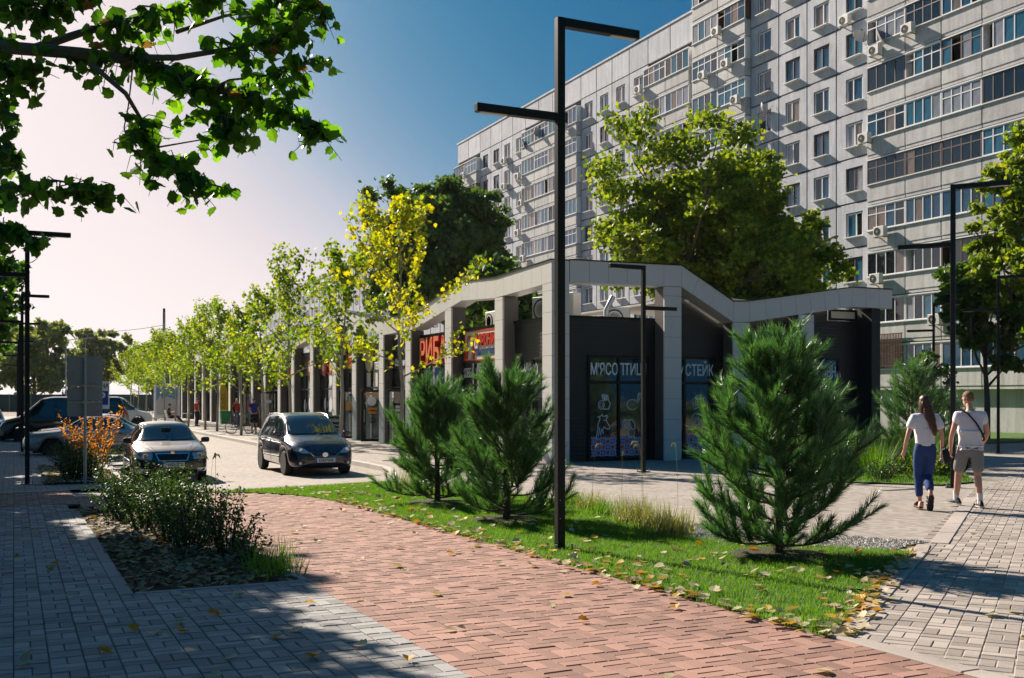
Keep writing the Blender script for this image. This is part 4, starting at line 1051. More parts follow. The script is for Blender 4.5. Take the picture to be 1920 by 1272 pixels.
# ---- pines
def pine(name, x, y, Ht, Rb, seed, label, dens=430, nl=.12, first=.07, mat=lf_needle, wd=.0034):
    t = empty(name, (x, y, gz(y)), seed*1.3, label, 'pine', 'small pines on the lawn'); r = random.Random(seed); mb = MB(); shoots = []
    mb.tube([(0,0,-.05),(.01,0,Ht*.4),(0,.01,Ht*.8),(0,0,Ht*.97)], [.055,.04,.02,.006], 8)
    shoots.append((Vector((0,0,Ht*.6)), Vector((0,0,Ht)), 1.2))
    h = first*Ht; k = 0
    while h < Ht*.86:
        rel = h/Ht; n_ = 6 if rel < .5 else 4
        for i in range(n_):
            a = 6.283*(i+.5*(k % 2)+r.uniform(-.4,.4))/n_; hh = h+r.uniform(-.06,.06)
            env = (1-rel)**1.0*1.06 if rel > .24 else .80+.0*rel
            L = (Rb*env+.12)*r.uniform(.68,1.15)
            el0 = r.uniform(-.2,.25)+.55*rel; el1 = el0+r.uniform(.6,1.05)
            pts = [Vector((0,0,max(.06, hh)))]; nseg = 6; aw = r.uniform(-.12,.12)
            for s in range(nseg):
                el = el0+(el1-el0)*(s/(nseg-1))**1.4; a2 = a+aw*s
                pts.append(pts[-1]+Vector((math.cos(a2)*math.cos(el), math.sin(a2)*math.cos(el), math.sin(el)))*L/nseg)
            mb.tube(pts, [.016*(1-rel*.5),.013,.011,.010,.008,.006,.004], 5, cap=False)
            shoots.append((pts[2], pts[5], .8)); shoots.append((pts[4], pts[6]+(pts[6]-pts[5])*.6, 1.1))
            for s in range(2, nseg+1):
                for sd_ in (-1, 1, r.choice((-1, 1))):
                    if r.random() < .34: continue
                    aa = a+sd_*r.uniform(.35,1.25); el = r.uniform(.35,1.3); Ls = r.uniform(.18,.40)*(.78+.3*Ht/2.4)
                    d = Vector((math.cos(aa)*math.cos(el), math.sin(aa)*math.cos(el), math.sin(el)))
                    b = pts[s]-(pts[s]-pts[s-1])*r.uniform(0,.9)
                    mb.tube([b, b+d*Ls*.6, b+d*Ls+Vector((0,0,.03))], [.007,.005,.003], 4, cap=False)
                    shoots.append((b+d*Ls*.1, b+d*Ls*1.05+Vector((0,0,.03)), 1.))
        h += r.uniform(.20,.28)*(1-.3*rel); k += 1
    mb.build('trunk', m_pbark, t, smooth=True)
    rs = np.random.RandomState(seed); A, B, C = [], [], []
    for a, b, dn in shoots:
        a = np.array(a); b = np.array(b); L = np.linalg.norm(b-a); n_ = int(L*dens*dn); d = (b-a)/L
        u = rs.uniform(size=(n_, 1)); base = a+(b-a)*u
        q = rs.normal(size=(n_, 3)); q -= d*(q@d)[:, None]; q /= np.linalg.norm(q, axis=1)[:, None]
        ang = rs.uniform(.45,.95,(n_,1))*(1.15-.55*u)
        nd = d*np.cos(ang)+q*np.sin(ang); nd[:, 2] += .08
        side = np.cross(nd, rs.normal(size=(n_, 3))); side /= np.linalg.norm(side, axis=1)[:, None]
        ln = nl*rs.uniform(.7,1.25,(n_,1)); A.append(base-side*wd); B.append(base+side*wd); C.append(base+nd*ln)
    A = np.concatenate(A); B = np.concatenate(B); C = np.concatenate(C); n_ = len(A)
    V = np.stack([A, B, C], 1).reshape(-1, 3)
    link('needles', np_mesh('needles', V, np.arange(n_*3).reshape(-1, 3), mat), t)
    return n_
print('needles', pine('pine', 7.2, 8.75, 2.30, 1.02, 5, 'largest pine, standing alone on the lawn right of the lamp post', 460),
 pine('pine', 6.15, 13.2, 1.95, 1.12, 8, 'middle pine directly left of the lamp post', 430),
 pine('pine', 6.3, 16.2, 2.0, 1.12, 12, 'left pine of the pair, in front of the open shop doors', 440),
 pine('pine', 19.6, 18.9, 2.6, 1.2, 14, 'shaded pine right of the market end', 160),
 pine('pine', 17.9, 20.4, 2.2, 1.1, 15, 'dark pine in the shade beside the market end wall', 160),
 pine('pine', 21.4, 19.6, 1.9, 1.0, 18, 'small shaded pine behind the woman', 150))
# mulch rings under the pines
for i, (x, y) in enumerate(((7.2,8.75),(6.15,13.2),(6.3,16.2))):
    MB().lathe([(.52,.014),(.44,.03)], 18).build('mulch_ring', m_soil, None, loc=(x, y, gz(y)+.006)); bpy.data.objects['mulch_ring' if i == 0 else 'mulch_ring.%03d' % i]['kind'] = 'structure'

# ---- shrubs
def shrub(x, y, Ht, rad, nst, seed, label, mat=lf_bush, ls=.045, name='shrub', group='shrubs in the planting beds', dens=38, z0=-.03, lk='oval'):
    t = empty(name, (x, y, gz(y)+z0), 0, label, 'shrub', group); r = random.Random(seed); mb = MB(); P_ = []
    for k in range(nst):
        a = r.uniform(0, 6.28); q = r.uniform(.1,1)**.7*rad; h = Ht*r.uniform(.55,1.1)*(1-.25*(q/rad))
        b = Vector((math.cos(a)*q*.35, math.sin(a)*q*.35, 0)); e = Vector((math.cos(a)*q*1.1, math.sin(a)*q*1.1, h)); m_ = b.lerp(e, .5)+Vector((0,0,.08))
        mb.tube([b, m_, e], [.006,.004,.002], 4, cap=False)
        n_ = int(dens*h/.7)
        for i in range(n_):
            s = .12+.9*i/n_; p = (b.lerp(m_, s*2) if s < .5 else m_.lerp(e, s*2-1))
            P_.append(np.array(p)+np.array(rvec(r))*r.uniform(.01,.075))
    mb.build('stems', m_twig, t)
    leaves_obj('leaves', P_, ls, lk, mat, seed, t, up=(0,0,.5))
    return t
sr = random.Random(4)
sl = ['nearest low shrub at the front corner of the planting bed','low shrub second from the front of the bed','leafy shrub in the middle front of the bed','upright shrub with tall bare tips beside the red path','dense shrub in the middle of the bed','tall shrub in the middle of the bed','shrub left of centre in the bed','tall dense shrub towards the back of the bed','shrub at the back left corner of the bed','shrub at the back right corner of the bed','tallest dark shrub in front of the dusty sedan']
for i, (x, y, h, rd, n_) in enumerate(((2.15,10.9,.42,.3,16),(2.1,11.7,.62,.4,26),(1.8,12.4,.66,.42,30),(2.2,13.0,.85,.4,24),(1.75,13.5,.75,.45,34),(2.1,14.2,.82,.45,34),(1.55,14.6,.72,.45,34),(1.95,15.3,.86,.5,40),(1.35,15.9,.78,.5,38),(2.05,16.6,.84,.5,38),(1.55,17.1,.92,.5,42))):
    shrub(x, y, h, rd, n_, 100+i, sl[i])
for i, (x, y, h) in enumerate(((1.2,24.9,.9),(1.3,26.3,.95),(1.6,25.4,.8))):
    shrub(x, y, h, .55, 46, 130+i, ['bright green shrub at the foot of the traffic sign','dark shrub behind the sign pole shrub','round shrub right of the sign pole'][i], z0=.02)
shrub(2.9, 29.4, .75, .6, 40, 140, 'low dark shrub on the parking island', z0=0)
shrub(3.9, 29.5, .5, .45, 60, 141, 'dry beige grass tuft on the parking island', lf_strap, .05, z0=0, dens=20)
shrub(1.75, 28.4, 2.0, .75, 26, 142, 'orange-leaved bush behind the traffic sign', lf_orange, .075, z0=.02, dens=24)
for i, (x, y, h, m_, lab) in enumerate(((16.3,16.6,.45,lf_bush,'low green shrub on the far lawn left of the woman'),(17.1,16.3,.55,lf_street,'yellow-green low shrub behind the woman'),(18.2,16.7,.7,lf_bush,'dark shrub between the walking couple'),(20.0,17.9,.7,lf_bush,'dark shrub right of the far lamp post base'),(15.6,18.2,.6,lf_bush,'shaded shrub near the market end wall'),(17.4,18.4,.9,lf_bush,'taller shaded shrub behind the far lawn'),(22,20.5,.8,lf_bush,'shrub beside the far right lamp post'))):
    shrub(x, y, h, .5, 34, 150+i, lab, m_, .05, z0=.02)

def blades(name, pts, h, wd, lean, mat, seed, par=None, loc=None):
    rs = np.random.RandomState(seed); P_ = np.asarray(pts, float); n_ = len(P_)
    a = rs.uniform(0, 6.283, n_); L = h*rs.uniform(.6,1.2,n_); ln = lean*rs.uniform(.2,1.2,n_)
    d = np.stack([np.cos(a), np.sin(a), np.zeros(n_)], 1); s = np.stack([-np.sin(a), np.cos(a), np.zeros(n_)], 1)*wd/2
    tip = P_+d*(L*ln)[:, None]; tip[:, 2] += L
    V = np.stack([P_-s, P_+s, tip], 1).reshape(-1, 3)
    return link(name, np_mesh(name, V, np.arange(n_*3).reshape(-1, 3), mat), par, loc)
def fill_poly(poly, n_, seed):
    rs = np.random.RandomState(seed); x0, x1 = min(p[0] for p in poly), max(p[0] for p in poly); y0, y1 = min(p[1] for p in poly), max(p[1] for p in poly)
    out = []
    while len(out) < n_:
        x, y = rs.uniform(x0, x1), rs.uniform(y0, y1)
        if inpoly(x, y, poly): out.append((x, y))
    return out
LAWNX = [(x-(.05 if x < 6 else 0), y-(.04 if y < 8.4 else 0)) for x, y in LAWN]
pts = [(x, y, gz(y)+.008) for x, y in fill_poly(LAWNX, 150000, 1)]
tag(blades('grass', pts, .045, .007, .7, lf_grass, 2), 'short bright green mown grass of the near lawn', 'grass', kind='stuff')
pts = [(x, y, gz(y)+.015) for x, y in fill_poly(BL, 22000, 3)]
tag(blades('grass', pts, .08, .014, .6, lf_grass, 4), 'bright green grass of the far lawn behind the couple', 'grass', kind='stuff')
# strap-leaved clumps beside the gravel
gl = ['pale grass clump closest to the big pine','second pale grass clump along the gravel strip','tall pale grass clump in the middle of the strip','low green clump left in the gravel strip','pale grass clump behind the lamp post','small clump at the left end of the strip','spiky tuft left of the pines near the kerb','grass tuft at the right front of the planting bed','small grass tuft at the front corner of the bed','tall grass behind the woman','tall grass between the two walkers']
for i, (x, y, h, n_, m_) in enumerate(((7.25,10.8,.34,320,lf_strap),(7.45,11.5,.36,300,lf_strap),(7.6,12.2,.38,320,lf_strap),(7.7,13.2,.26,220,lf_grass),(7.95,14.0,.3,260,lf_strap),(8.1,14.9,.26,240,lf_grass),(6.9,19.4,.45,120,lf_strap),(2.28,10.35,.32,130,lf_grass),(2.25,9.9,.22,80,lf_grass),(16.9,17.3,1.0,260,lf_grass),(18.4,17.4,1.0,260,lf_grass))):
    t = empty('grass_clump', (x, y, gz(y)), 0, gl[i], 'grass clump', 'ornamental grass clumps')
    rs = np.random.RandomState(200+i); pp_ = np.stack([rs.normal(0,.13,n_), rs.normal(0,.13,n_), np.zeros(n_)], 1)
    blades('leaves', pp_, h, .012, .75, m_, 300+i, t)
# dry seed stalks
for i, (x, y, h) in enumerate(((7.9,13.9,.95),(8.0,13.2,.85),(8.1,12.8,.95),(8.25,13.0,1.0),(8.3,12.2,1.0),(2.3,13.6,.95),(2.35,14.4,.9),(2.25,15.0,.85))):
    t = empty('seed_stalk', (x, y, gz(y)), i*.9, ['leftmost bleached seed stalk right of the lamp post','second bleached seed stalk right of the lamp post','third bleached seed stalk, middle of the five by the gravel','fourth bleached seed stalk, leaning before the market','rightmost bleached seed stalk next to the big pine','nearest thin dry stalk at the path side of the bed','second thin dry stalk at the path side of the bed','farthest thin dry stalk at the path side of the bed'][i], 'dry grass', 'dry stalks by the gravel' if i < 5 else 'dry stalks in the bed')
    MB().tube([(0,0,0),(.02,0,h*.6),(.06,0,h)], [.003,.0025,.002], 4).build('stem', lf_strap, t)
    hd = MB(); hd.tube([(.06,0,h),(.10,0,h+.06),(.16,0,h+.06),(.19,0,h+.01)], [.008,.014,.013,.003], 5); hd.build('seed_head', lf_strap, t)

# ---- fallen leaves
def litter(name, pts, size, mat, seed, label, par=None):
    V, Fx = scatter(np.asarray(pts, float), size, 'poplar', np.random.RandomState(seed), flat=True, jit=.4)
    return tag(link(name, np_mesh(name, V, Fx, mat), par), label, 'leaf litter', kind='stuff')
bp = [(x, y, gz(y)-.005) for x, y in fill_poly(BED, 2300, 7)]
rs = np.random.RandomState(8)
lf_bedl = leafmat('shade_toned_leaf', [(.09,.065,.035),(.15,.115,.06),(.24,.20,.12),(.30,.26,.17),(.16,.08,.02)], .75, .15)  # fallen-leaf colours darkened to paint in the shade of the bed
litter('leaf_litter', [(x, y, z+abs(rs.normal())*.015) for x, y, z in bp], .075, lf_bedl, 9, 'dry fallen leaves covering the soil of the near bed')
litter('leaf_litter', [(x, y, gz(y)+.05) for x, y in fill_poly(B2, 700, 17)], .085, lf_fall, 19, 'dry fallen leaves in the bed under the traffic sign')
lp = []
for x, y in fill_poly(LAWN, 900, 11):
    w_ = math.exp(-abs(x-4.97)/.9)+(.55 if y < 9.5 else .12)
    if rs.uniform() < w_*.75: lp.append((x, y, gz(y)+.045))
for _ in range(330):
    y_ = rs.uniform(5.4, 17.5)
    if rs.uniform() < .35+.65*abs(math.sin(y_*2.3)): lp.append((4.96+rs.normal()*.07, y_, gz(y_)+.03))
for _ in range(150):
    t__ = rs.uniform(); lp.append((5.0+3.6*t__+rs.normal()*.08, 5.5+2.85*t__+rs.normal()*.08, gz(7)+.04))
litter('leaf_litter', [p for i, p in enumerate(lp) if i % 4], .085, lf_fall, 12, 'pale dry leaves scattered over the lawn')
litter('leaf_litter', [p for i, p in enumerate(lp) if i % 4 == 0], .085, lf_fallo, 13, 'orange and yellow leaves scattered over the lawn')
T0 = leaf_template('poplar'); fr = random.Random(31)
fm = [np_mesh('fallen_leaf', T0[0]*[1,1,1+.9*k], T0[1], m_) for k, m_ in enumerate((lf_fall, lf_fall, lf_fallo))]
spots = [(x, y) for x, y in fill_poly([(2.4,4.5),(4.97,4.5),(4.97,17.5),(2.4,17.5)], 46, 21)]+[(x, y) for x, y in fill_poly([(0,5),(2.4,5),(2.4,9.3),(.9,9.3),(.9,18),(0,18)], 46, 22)]+fill_poly([(4.99,5.5),(5.25,5.5),(9,8.5),(8.8,8.6)], 16, 24)+fill_poly([(5.2,4.5),(7,4.0),(14,10),(12,10.5),(9,8.5)], 14, 23)
for x, y in spots:
    on = 'red' if 2.4 < x < 4.97 else ('grey' if x < 2.4 else 'pale')
    mi = fr.choice((0,0,1,1,2)); o = link('fallen_leaf', fm[mi], None, (x, y, gz(y)+.016), (fr.uniform(-.35,.35), fr.uniform(-.35,.35), fr.uniform(0,6.28)), (lambda s: (s,s,s))(fr.uniform(.07,.12)))
    cw = 'orange yellow' if mi == 2 else 'pale dry'
    tag(o, {'red':cw+' fallen leaf lying on the red brick path','grey':cw+' fallen leaf lying on the grey brick walk','pale':cw+' fallen leaf lying at the pale paved promenade'}[on], 'leaf', cw+' leaves on the '+on+' paving')
# gravel stones
gv = fill_poly([(7.2,9.6),(8.5,8.5),(9.4,8.9),(9.0,9.6),(8.4,10.6),(8.2,11.6),(7.8,12.3),(7.4,11.4)], 5000, 33)
rs = np.random.RandomState(34)
T = np.array([(1,0,0),(-1,0,0),(0,1,0),(0,-1,0),(0,0,1),(0,0,-1)])*.5; TF = np.array([(0,2,4),(2,1,4),(1,3,4),(3,0,4),(2,0,5),(1,2,5),(3,1,5),(0,3,5)])
V = np.array([(x, y, gz(y)+.012) for x, y in gv])[:, None, :]+T[None]*rs.uniform(.018,.045,(len(gv),1,3))
tag(link('gravel', np_mesh('gravel', V.reshape(-1,3), (TF[None]+(np.arange(len(gv))*6)[:,None,None]).reshape(-1,3), m_gravel)), 'pale gravel chips in the strip behind the lawn', 'gravel', kind='stuff')

# the park behind the viewer (it shows in the shop windows)
for i, (x, y, h, rx) in enumerate(((4,-16,17,6.5),(13,-15,16,6),(22,-13,17,6.5),(32,-8,16,6.5),(-6,-20,18,6.5),(41,-11,16,6.5),(51,-6,16,6.5))):
    big_tree('park_tree', x, y, 0, h, rx, h*.55, h*.42, ['park tree behind the viewer, straight behind','park tree behind the viewer, right of the first','third park tree behind the viewer to the right','fourth park tree behind the viewer, far right','leftmost park tree behind the viewer','sixth park tree behind the viewer, beyond the fourth','outermost park tree behind the viewer on the right'][i], lf_dark, 9000, .55, 80+i, lobes=20, group='park trees mirrored in the shop windows')
polysheet('park_lawn', [(-40,-60),(80,-60),(80,1.5),(5.2,1.5),(5.2,-6),(-40,-6)], m_lawn, -.05, cut=8)
# ------------------------------------------------------------------ lamp posts, signs and small street furniture
m_lens = M('lamp_lens', (.6,.58,.52), .3, 0, .05, 3, 40, 0)
def lamp(x, y, h, rz, label, arm=1.0, low=1.05, top=1):
    t = empty('street_lamp', (x, y, gz(y)), rz, label, 'street lamp', 'black angular street lamps'); w_ = .046
    MB().box(-w_, w_, -w_, w_, -.1, h).build('post', m_black, t, bevel=.006)
    MB().box(w_ if top > 0 else -arm, arm if top > 0 else -w_, -w_+.002, w_-.002, h-.10, h-.002).build('arm', m_black, t, bevel=.005)
    a = MB().box(-arm if top > 0 else w_, -w_ if top > 0 else arm, -w_+.003, w_-.003, h-low-.09, h-low).build('arm', m_black, t, bevel=.005)
    for (s, z) in ((top, h-.10), (-top, h-low-.09)):
        x0, x1 = sorted((s*(arm-.04), s*(arm-.36))); MB().box(x0, x1, -.032, .032, z-.006, z+.004).build('light_strip', m_lens, t)
    MB().box(-.13, .13, -.13, .13, .0, .012).build('base_plate', m_black, t)
    for i in (-1, 1):
        for j in (-1, 1): MB().lathe([(.012,0),(.012,.05),(.018,.05),(.018,.065)], 6, Matrix.Translation((i*.1, j*.1, .012))).build('bolt', m_steel, t)
    for z in (.55, .35): MB().lathe([(.007,0),(.007,.006)], 8, Matrix.Translation((-.02, -.047, z)) @ Matrix.Rotation(R(90),4,'X')).build('bolt', m_steel, t)
lamp(5.4, 10.21, 5.82, 0, 'tall black lamp post on the lawn edge, largest in the picture')
lamp(13.81, 21.78, 5.0, 0, 'black lamp post standing before the market end wall', .95, .98, -1)
lamp(16.28, 14.68, 5.8, R(-52.8), 'black lamp post right behind the walking couple', 1.0, 1.1)
lamp(29.1, 24.4, 5.8, R(-52.8), 'black lamp post at the far right picture edge', 1.1, 1.05)
lamp(33.1, 30.8, 5.6, R(-52.8), 'thin distant lamp post above the woman')
for i, (y, h) in enumerate(((24.5,5.35),(39.5,5.35),(54.5,5.35),(72,5.35),(94,5.35))):
    lamp(.26, y, h, 0, ['nearest lamp post of the left row, beside the traffic sign','second lamp post of the left row','third lamp post of the left row','fourth lamp post of the left row','last lamp post of the left row'][i], .85, .9)
# traffic sign seen from behind
m_back = M('dull_aluminium_back', (.27,.285,.29), .55, .2, .15, 3, 40, .1, dirt=(.09,.09,.09))
sg = empty('traffic_sign', (1.36, 23.91, gz(23.91)), 0, 'back of a grey traffic sign of three stacked plates on a pole', 'traffic sign')
MB().tube([(0,0,0),(0,0,2.72)], .032, 10).build('pole', m_steel, sg, smooth=True)
for z0, z1 in ((2.05,2.68),(1.75,2.04),(1.42,1.74)):
    MB().box(-.345, .345, .04, .052, z0, z1).build('sign_plate', m_back, sg, bevel=.004)
for z in (2.07, 1.72):
    MB().box(-.33, .33, .0, .038, z-.015, z+.015).build('clamp_rail', m_steel, sg)
    MB().box(-.06, .06, -.045, -.033, z-.03, z+.03).build('clamp', m_steel, sg)
ps = empty('parking_sign', (2.33, 33.4, gz(33.4)-.1), 0, 'white parking zone sign with blue P behind the grey sign', 'traffic sign')
MB().tube([(0,.03,0),(0,.03,2.45)], .03, 8).build('pole', m_steel, ps, smooth=True)
MB().box(-.24, .24, -.01, .0, 1.6, 2.42).build('sign_plate', m_white, ps, bevel=.004)
link('lettering', text_mesh('ЗОНА', .17, m_plastic, depth=.002, bold=.004, width=.95), ps, (.0,-.014,2.27), (R(90),0,0))
MB().box(-.2, .2, -.014, -.0105, 1.72, 2.13).build('blue_field', M('traffic_blue', (.015,.05,.32), .4), ps)
link('lettering', text_mesh('P', .42, m_white, depth=.002, bold=.01), ps, (0.02,-.018,1.93), (R(90),0,0))
# sandwich board, kiosk panel, flag, bin
sb = empty('sandwich_board', (12.0, 42.8, -.30), R(8), 'green chalk sandwich board with white writing by the cafe door', 'sandwich board')
m_sbg = M('green_board_frame', (.02,.22,.10), .5); m_chalk = M('chalkboard', (.015,.017,.016), .8)
for s in (-1, 1):
    Mx = Matrix.Translation((0, s*.16, 0)) @ Matrix.Rotation(R(12*s), 4, 'X')
    f_ = MB(); f_.box(-.3,-.25,-.012,.012,.08,1.12,Mx); f_.box(.25,.3,-.012,.012,.08,1.12,Mx); f_.box(-.25,.25,-.012,.012,.08,.14,Mx); f_.box(-.25,.25,-.012,.012,1.06,1.12,Mx); f_.build('frame', m_sbg, sb)
    MB().box(-.25,.25,-.008,.008,.14,1.06,Mx).build('board', m_chalk, sb)
for s, z, sz in (('КАВА',.88,.19),('ВИПІЧКА',.68,.1),('БУТЕРБРОДИ',.54,.08),('ЧАЙ',.42,.09),('МОРОЗИВО',.28,.08)):
    link('chalk_writing', text_mesh(s, sz, m_text, depth=.001, width=.85), sb, (0, -.165-(.99-z)*.0-.02+(z-.6)*.21+.0, z), (R(78),0,0))
kp_ = empty('advert_stand', (10.7, 85, -.3), 0, 'pale blue and white advert panel at the far end of the market', 'advert stand')
MB().box(-.95,.95,-.06,.06,.25,2.75).build('frame', m_white, kp_, bevel=.01)
MB().box(-.8,.8,-.07,-.062,.5,2.65).build('poster', M('faded_poster', (.5,.5,.5), .4, 0, .2, .8, 20, 0), kp_)
MB().prism([(-.8,1.5),(-.5,2.0),(-.35,1.7),(.0,1.9),(.8,1.6),(.8,2.65),(-.8,2.65)], -.076, -.0705, 'y').build('poster_print', M('sky_blue_print', (.12,.27,.42), .4), kp_)
for s in (-1,1): MB().box(s*.8-.05, s*.8+.05,-.05,.05,-.05,.25).build('leg', m_steel, kp_)
fl = empty('beach_flag', (12.7, 73.5, -.3), 0, 'yellow feather flag with red lettering by the pavilion', 'flag')
MB().tube([(0,0,0),(0,0,2.3),(.08,0,2.7),(.25,0,2.8)], .015, 6).build('pole', m_white, fl)
f_ = MB(); f_.prism([(.02,.5),(.5,.55),(.52,2.2),(.42,2.6),(.25,2.78),(.08,2.68),(.02,2.3)], -.006, .006, 'y'); f_.build('cloth', M('yellow_cloth', (.6,.42,.02), .7), fl)
link('lettering', text_mesh('КАВА', .45, m_red, depth=.003, width=.9), fl, (.27,-.012,1.6), (R(90),R(-90),0))
bn = empty('litter_bin', (12.8, 72.0, -.3), 0, 'green litter bin at the pavilion wall', 'bin')
MB().prism([(-.28,.05),(.28,.05),(.33,.85),(-.33,.85)], -.25, .25, 'y').build('body', M('green_plastic', (.02,.25,.08), .5), bn, bevel=.02)
MB().box(-.35,.35,-.28,.28,.85,.93).build('lid', M('green_plastic', (.02,.2,.07), .5), bn, bevel=.02)
b2 = empty('litter_bin', (13.0, 68.2, -.3), 0, 'small dark litter bin beside the woman in red', 'bin')
MB().lathe([(.16,0),(.19,.6),(.19,.68)], 14).build('body', m_plastic, b2, smooth=True); MB().lathe([(.2,.68),(.2,.72),(.1,.72)], 14).build('rim', m_steel, b2)
# far things: fence, wire pole, swan-neck road lamps
fe = empty('site_fence', (10, 149, -.4), 0, 'dark green sheet fence across the end of the street', 'fence')
m_fgreen = M('green_sheet', (.03,.07,.05), .6, .1)
for i in range(16): MB().box(-18+i*2.5+.03, -15.5+i*2.5-.03, -.02, .02, .1, 2.3).build('fence_sheet', m_fgreen, fe)
for i in range(17): MB().box(-18+i*2.5-.04, -18+i*2.5+.04, .021, .09, 0, 2.4).build('post', m_steel, fe)
for i, (x, y, h, lab) in enumerate(((5.3,128,8.6,'thin swan-neck road lamp behind the traffic sign'),(8.6,150,10.6,'taller swan-neck road lamp far behind the traffic sign'))):
    t = empty('road_lamp', (x, y, -.4), 0, lab, 'road lamp', 'road lamps at the cross street')
    MB().tube([(0,0,0),(0,0,h*.9),(.3,0,h*.97),(2.2,0,h)], [.09,.06,.05,.04], 6).build('mast', m_steel, t, smooth=True)
    MB().box(2.1,2.9,-.12,.12,h-.02,h+.1).build('lamp_head', m_steel, t)
up = empty('utility_pole', (14.8, 120, -.4), 0, 'dark utility pole rising behind the far young trees', 'pole'); MB().tube([(0,0,0),(0,0,11.2)], [.2,.14], 8).build('mast', m_concrete, up, smooth=True)
MB().box(-.12,.12,-.12,.12,10.0,11.6).build('bracket', m_plastic, up)
wi = empty('overhead_wire', (14.8, 120, 9.2), 0, 'single sagging wire across the pale sky', 'wire')
n_ = 24; MB().tube([((-17.5)*k/n_, 0, .2-1.0*(1-(2*k/n_-1)**2)+.0) for k in range(n_+1)], .022, 4).build('cable', m_plastic, wi)

# ------------------------------------------------------------------ air conditioners and dishes
m_acw = M('ac_casing', (.62,.6,.56), .5, 0, .08, 3, 40, .03)
def ac_proto():
    t = empty('air_conditioner', (0,0,0)); t['category'] = 'air conditioner'
    MB().box(-.48,-.16,-.42,.42,-.3,.3).build('casing', m_acw, t, bevel=.02)
    MB().lathe([(.23,0),(.23,.02),(.2,.02),(.2,0)], 18, Matrix.Translation((-.48,.1,0)) @ Matrix.Rotation(R(-90),4,'Y')).build('fan_ring', m_plastic, t)
    for k in range(4): MB().box(-.495,-.486,.1-.2,.1+.2,-.006,.006, Matrix.Translation((0,.1,0)) @ Matrix.Rotation(R(45*k),4,'X') @ Matrix.Translation((0,-.1,0))).build('grille_bar', m_acw, t)
    for s in (-.3,.3): MB().box(-.46,0.1,s-.02,s+.02,-.36,-.301).build('bracket', m_steel, t)
    MB().tube([(-.3,.42,.1),(-.25,.52,.2),(.0,.55,.3),(.1,.55,.35)], .02, 5).build('pipe', m_pvc, t)
    return t
acp = ac_proto()
def fy(px): a = (px-960)/1980; return AX*(C_-S_*a)/(S_+C_*a), AX/(S_+C_*a)
def fpos(px, py):
    Y, d = fy(px); return Y, EYE+(745-py)/1980*d
acl = [(1660,98,'under the satellite dish on the near balconies'),(1722,58,'high on the near block under white balcony windows'),(1640,262,'white unit at the edge of the near balconies, mid height'),(1670,436,'under the cracked-pane balcony of the near block'),(1662,524,'on the third visible balcony row above the roof end'),(1774,600,'left unit just above the dark ground floor'),(1824,620,'right unit just above the dark ground floor'),(1592,40,'beside the topmost single window of the near block'),(1360,62,'under the top balcony next to the roof step'),(1378,122,'on the second balcony below the roof step'),(1334,144,'left unit on the second balcony below the roof step'),(1396,190,'on the third balcony below the roof step'),(1408,240,'right above the large tree crown'),(1213,170,'at the corner of the far block balconies, upper'),(1222,228,'at the corner of the far block balconies, lower'),(1072,240,'right beside the tall lamp post, upper'),(950,302,'on the window bay left of the tall lamp post, upper'),(950,350,'on the window bay left of the tall lamp post, lower'),(984,332,'on the far balconies left of the lamp post'),(990,382,'on the far balconies left of the lamp post, second down'),(984,438,'on the far balconies left of the lamp post, third down'),(994,486,'low on the far balconies above the market roof'),(881,330,'at the far end of the long block under the top balcony')]
for i, (px, py, lab) in enumerate(acl):
    Y, Z = fpos(px, py); o = acp if i == 0 else copy_tree(acp)
    bal = any((isinstance(k, int) and ya-.3 < Y < yb+.3) for k, ya, yb, n_ in near_bays+far_bays)
    o.location = (AX-(.48 if bal else .0), Y, Z); tag(o, 'air conditioner '+lab, 'air conditioner', 'air conditioners on the apartment blocks')
dl = [(1665,76,.62,'large round satellite dish on the near balconies'),(1624,74,.5,'satellite dish seen edge-on beside the near balconies'),(1441,207,.5,'satellite dish on the window column right of the large tree'),(1165,235,.6,'upper of two satellite dishes on the far block'),(1160,260,.55,'lower of two satellite dishes on the far block'),(1020,252,.6,'satellite dish just left of the tall lamp post'),(992,276,.6,'satellite dish further left of the tall lamp post')]
m_dish = M('dish_grey', (.36,.36,.35), .5, .1, .1, 3, 40, .05)
for i, (px, py, rad, lab) in enumerate(dl):
    Y, Z = fpos(px, py); rad *= .9
    t = empty('satellite_dish', (AX-.55, Y, Z), R(20), lab, 'satellite dish', 'satellite dishes on the apartment blocks')
    Mx = Matrix.Rotation(R(62),4,'X') if i in (0,) else Matrix.Rotation(R(65),4,'X') @ Matrix.Rotation(R(-35 if i % 2 else 20),4,'Y')
    MB().lathe([(.02,0),(rad*.5,.04),(rad*.85,.13),(rad,.2),(rad*1.01,.19),(rad*.85,.11),(rad*.5,.02),(.02,-.02)], 24, Mx).build('reflector', m_dish, t, smooth=True)
    MB().tube([Mx @ Vector((0,-rad,.2)), Mx @ Vector((0,-.1,.75))], .014, 5).build('feed_arm', m_plastic, t)
    MB().tube([(0,0,-.02),(.3,.1,-.1),(.6,.1,-.1)], .025, 6).build('wall_mount', m_steel, t)
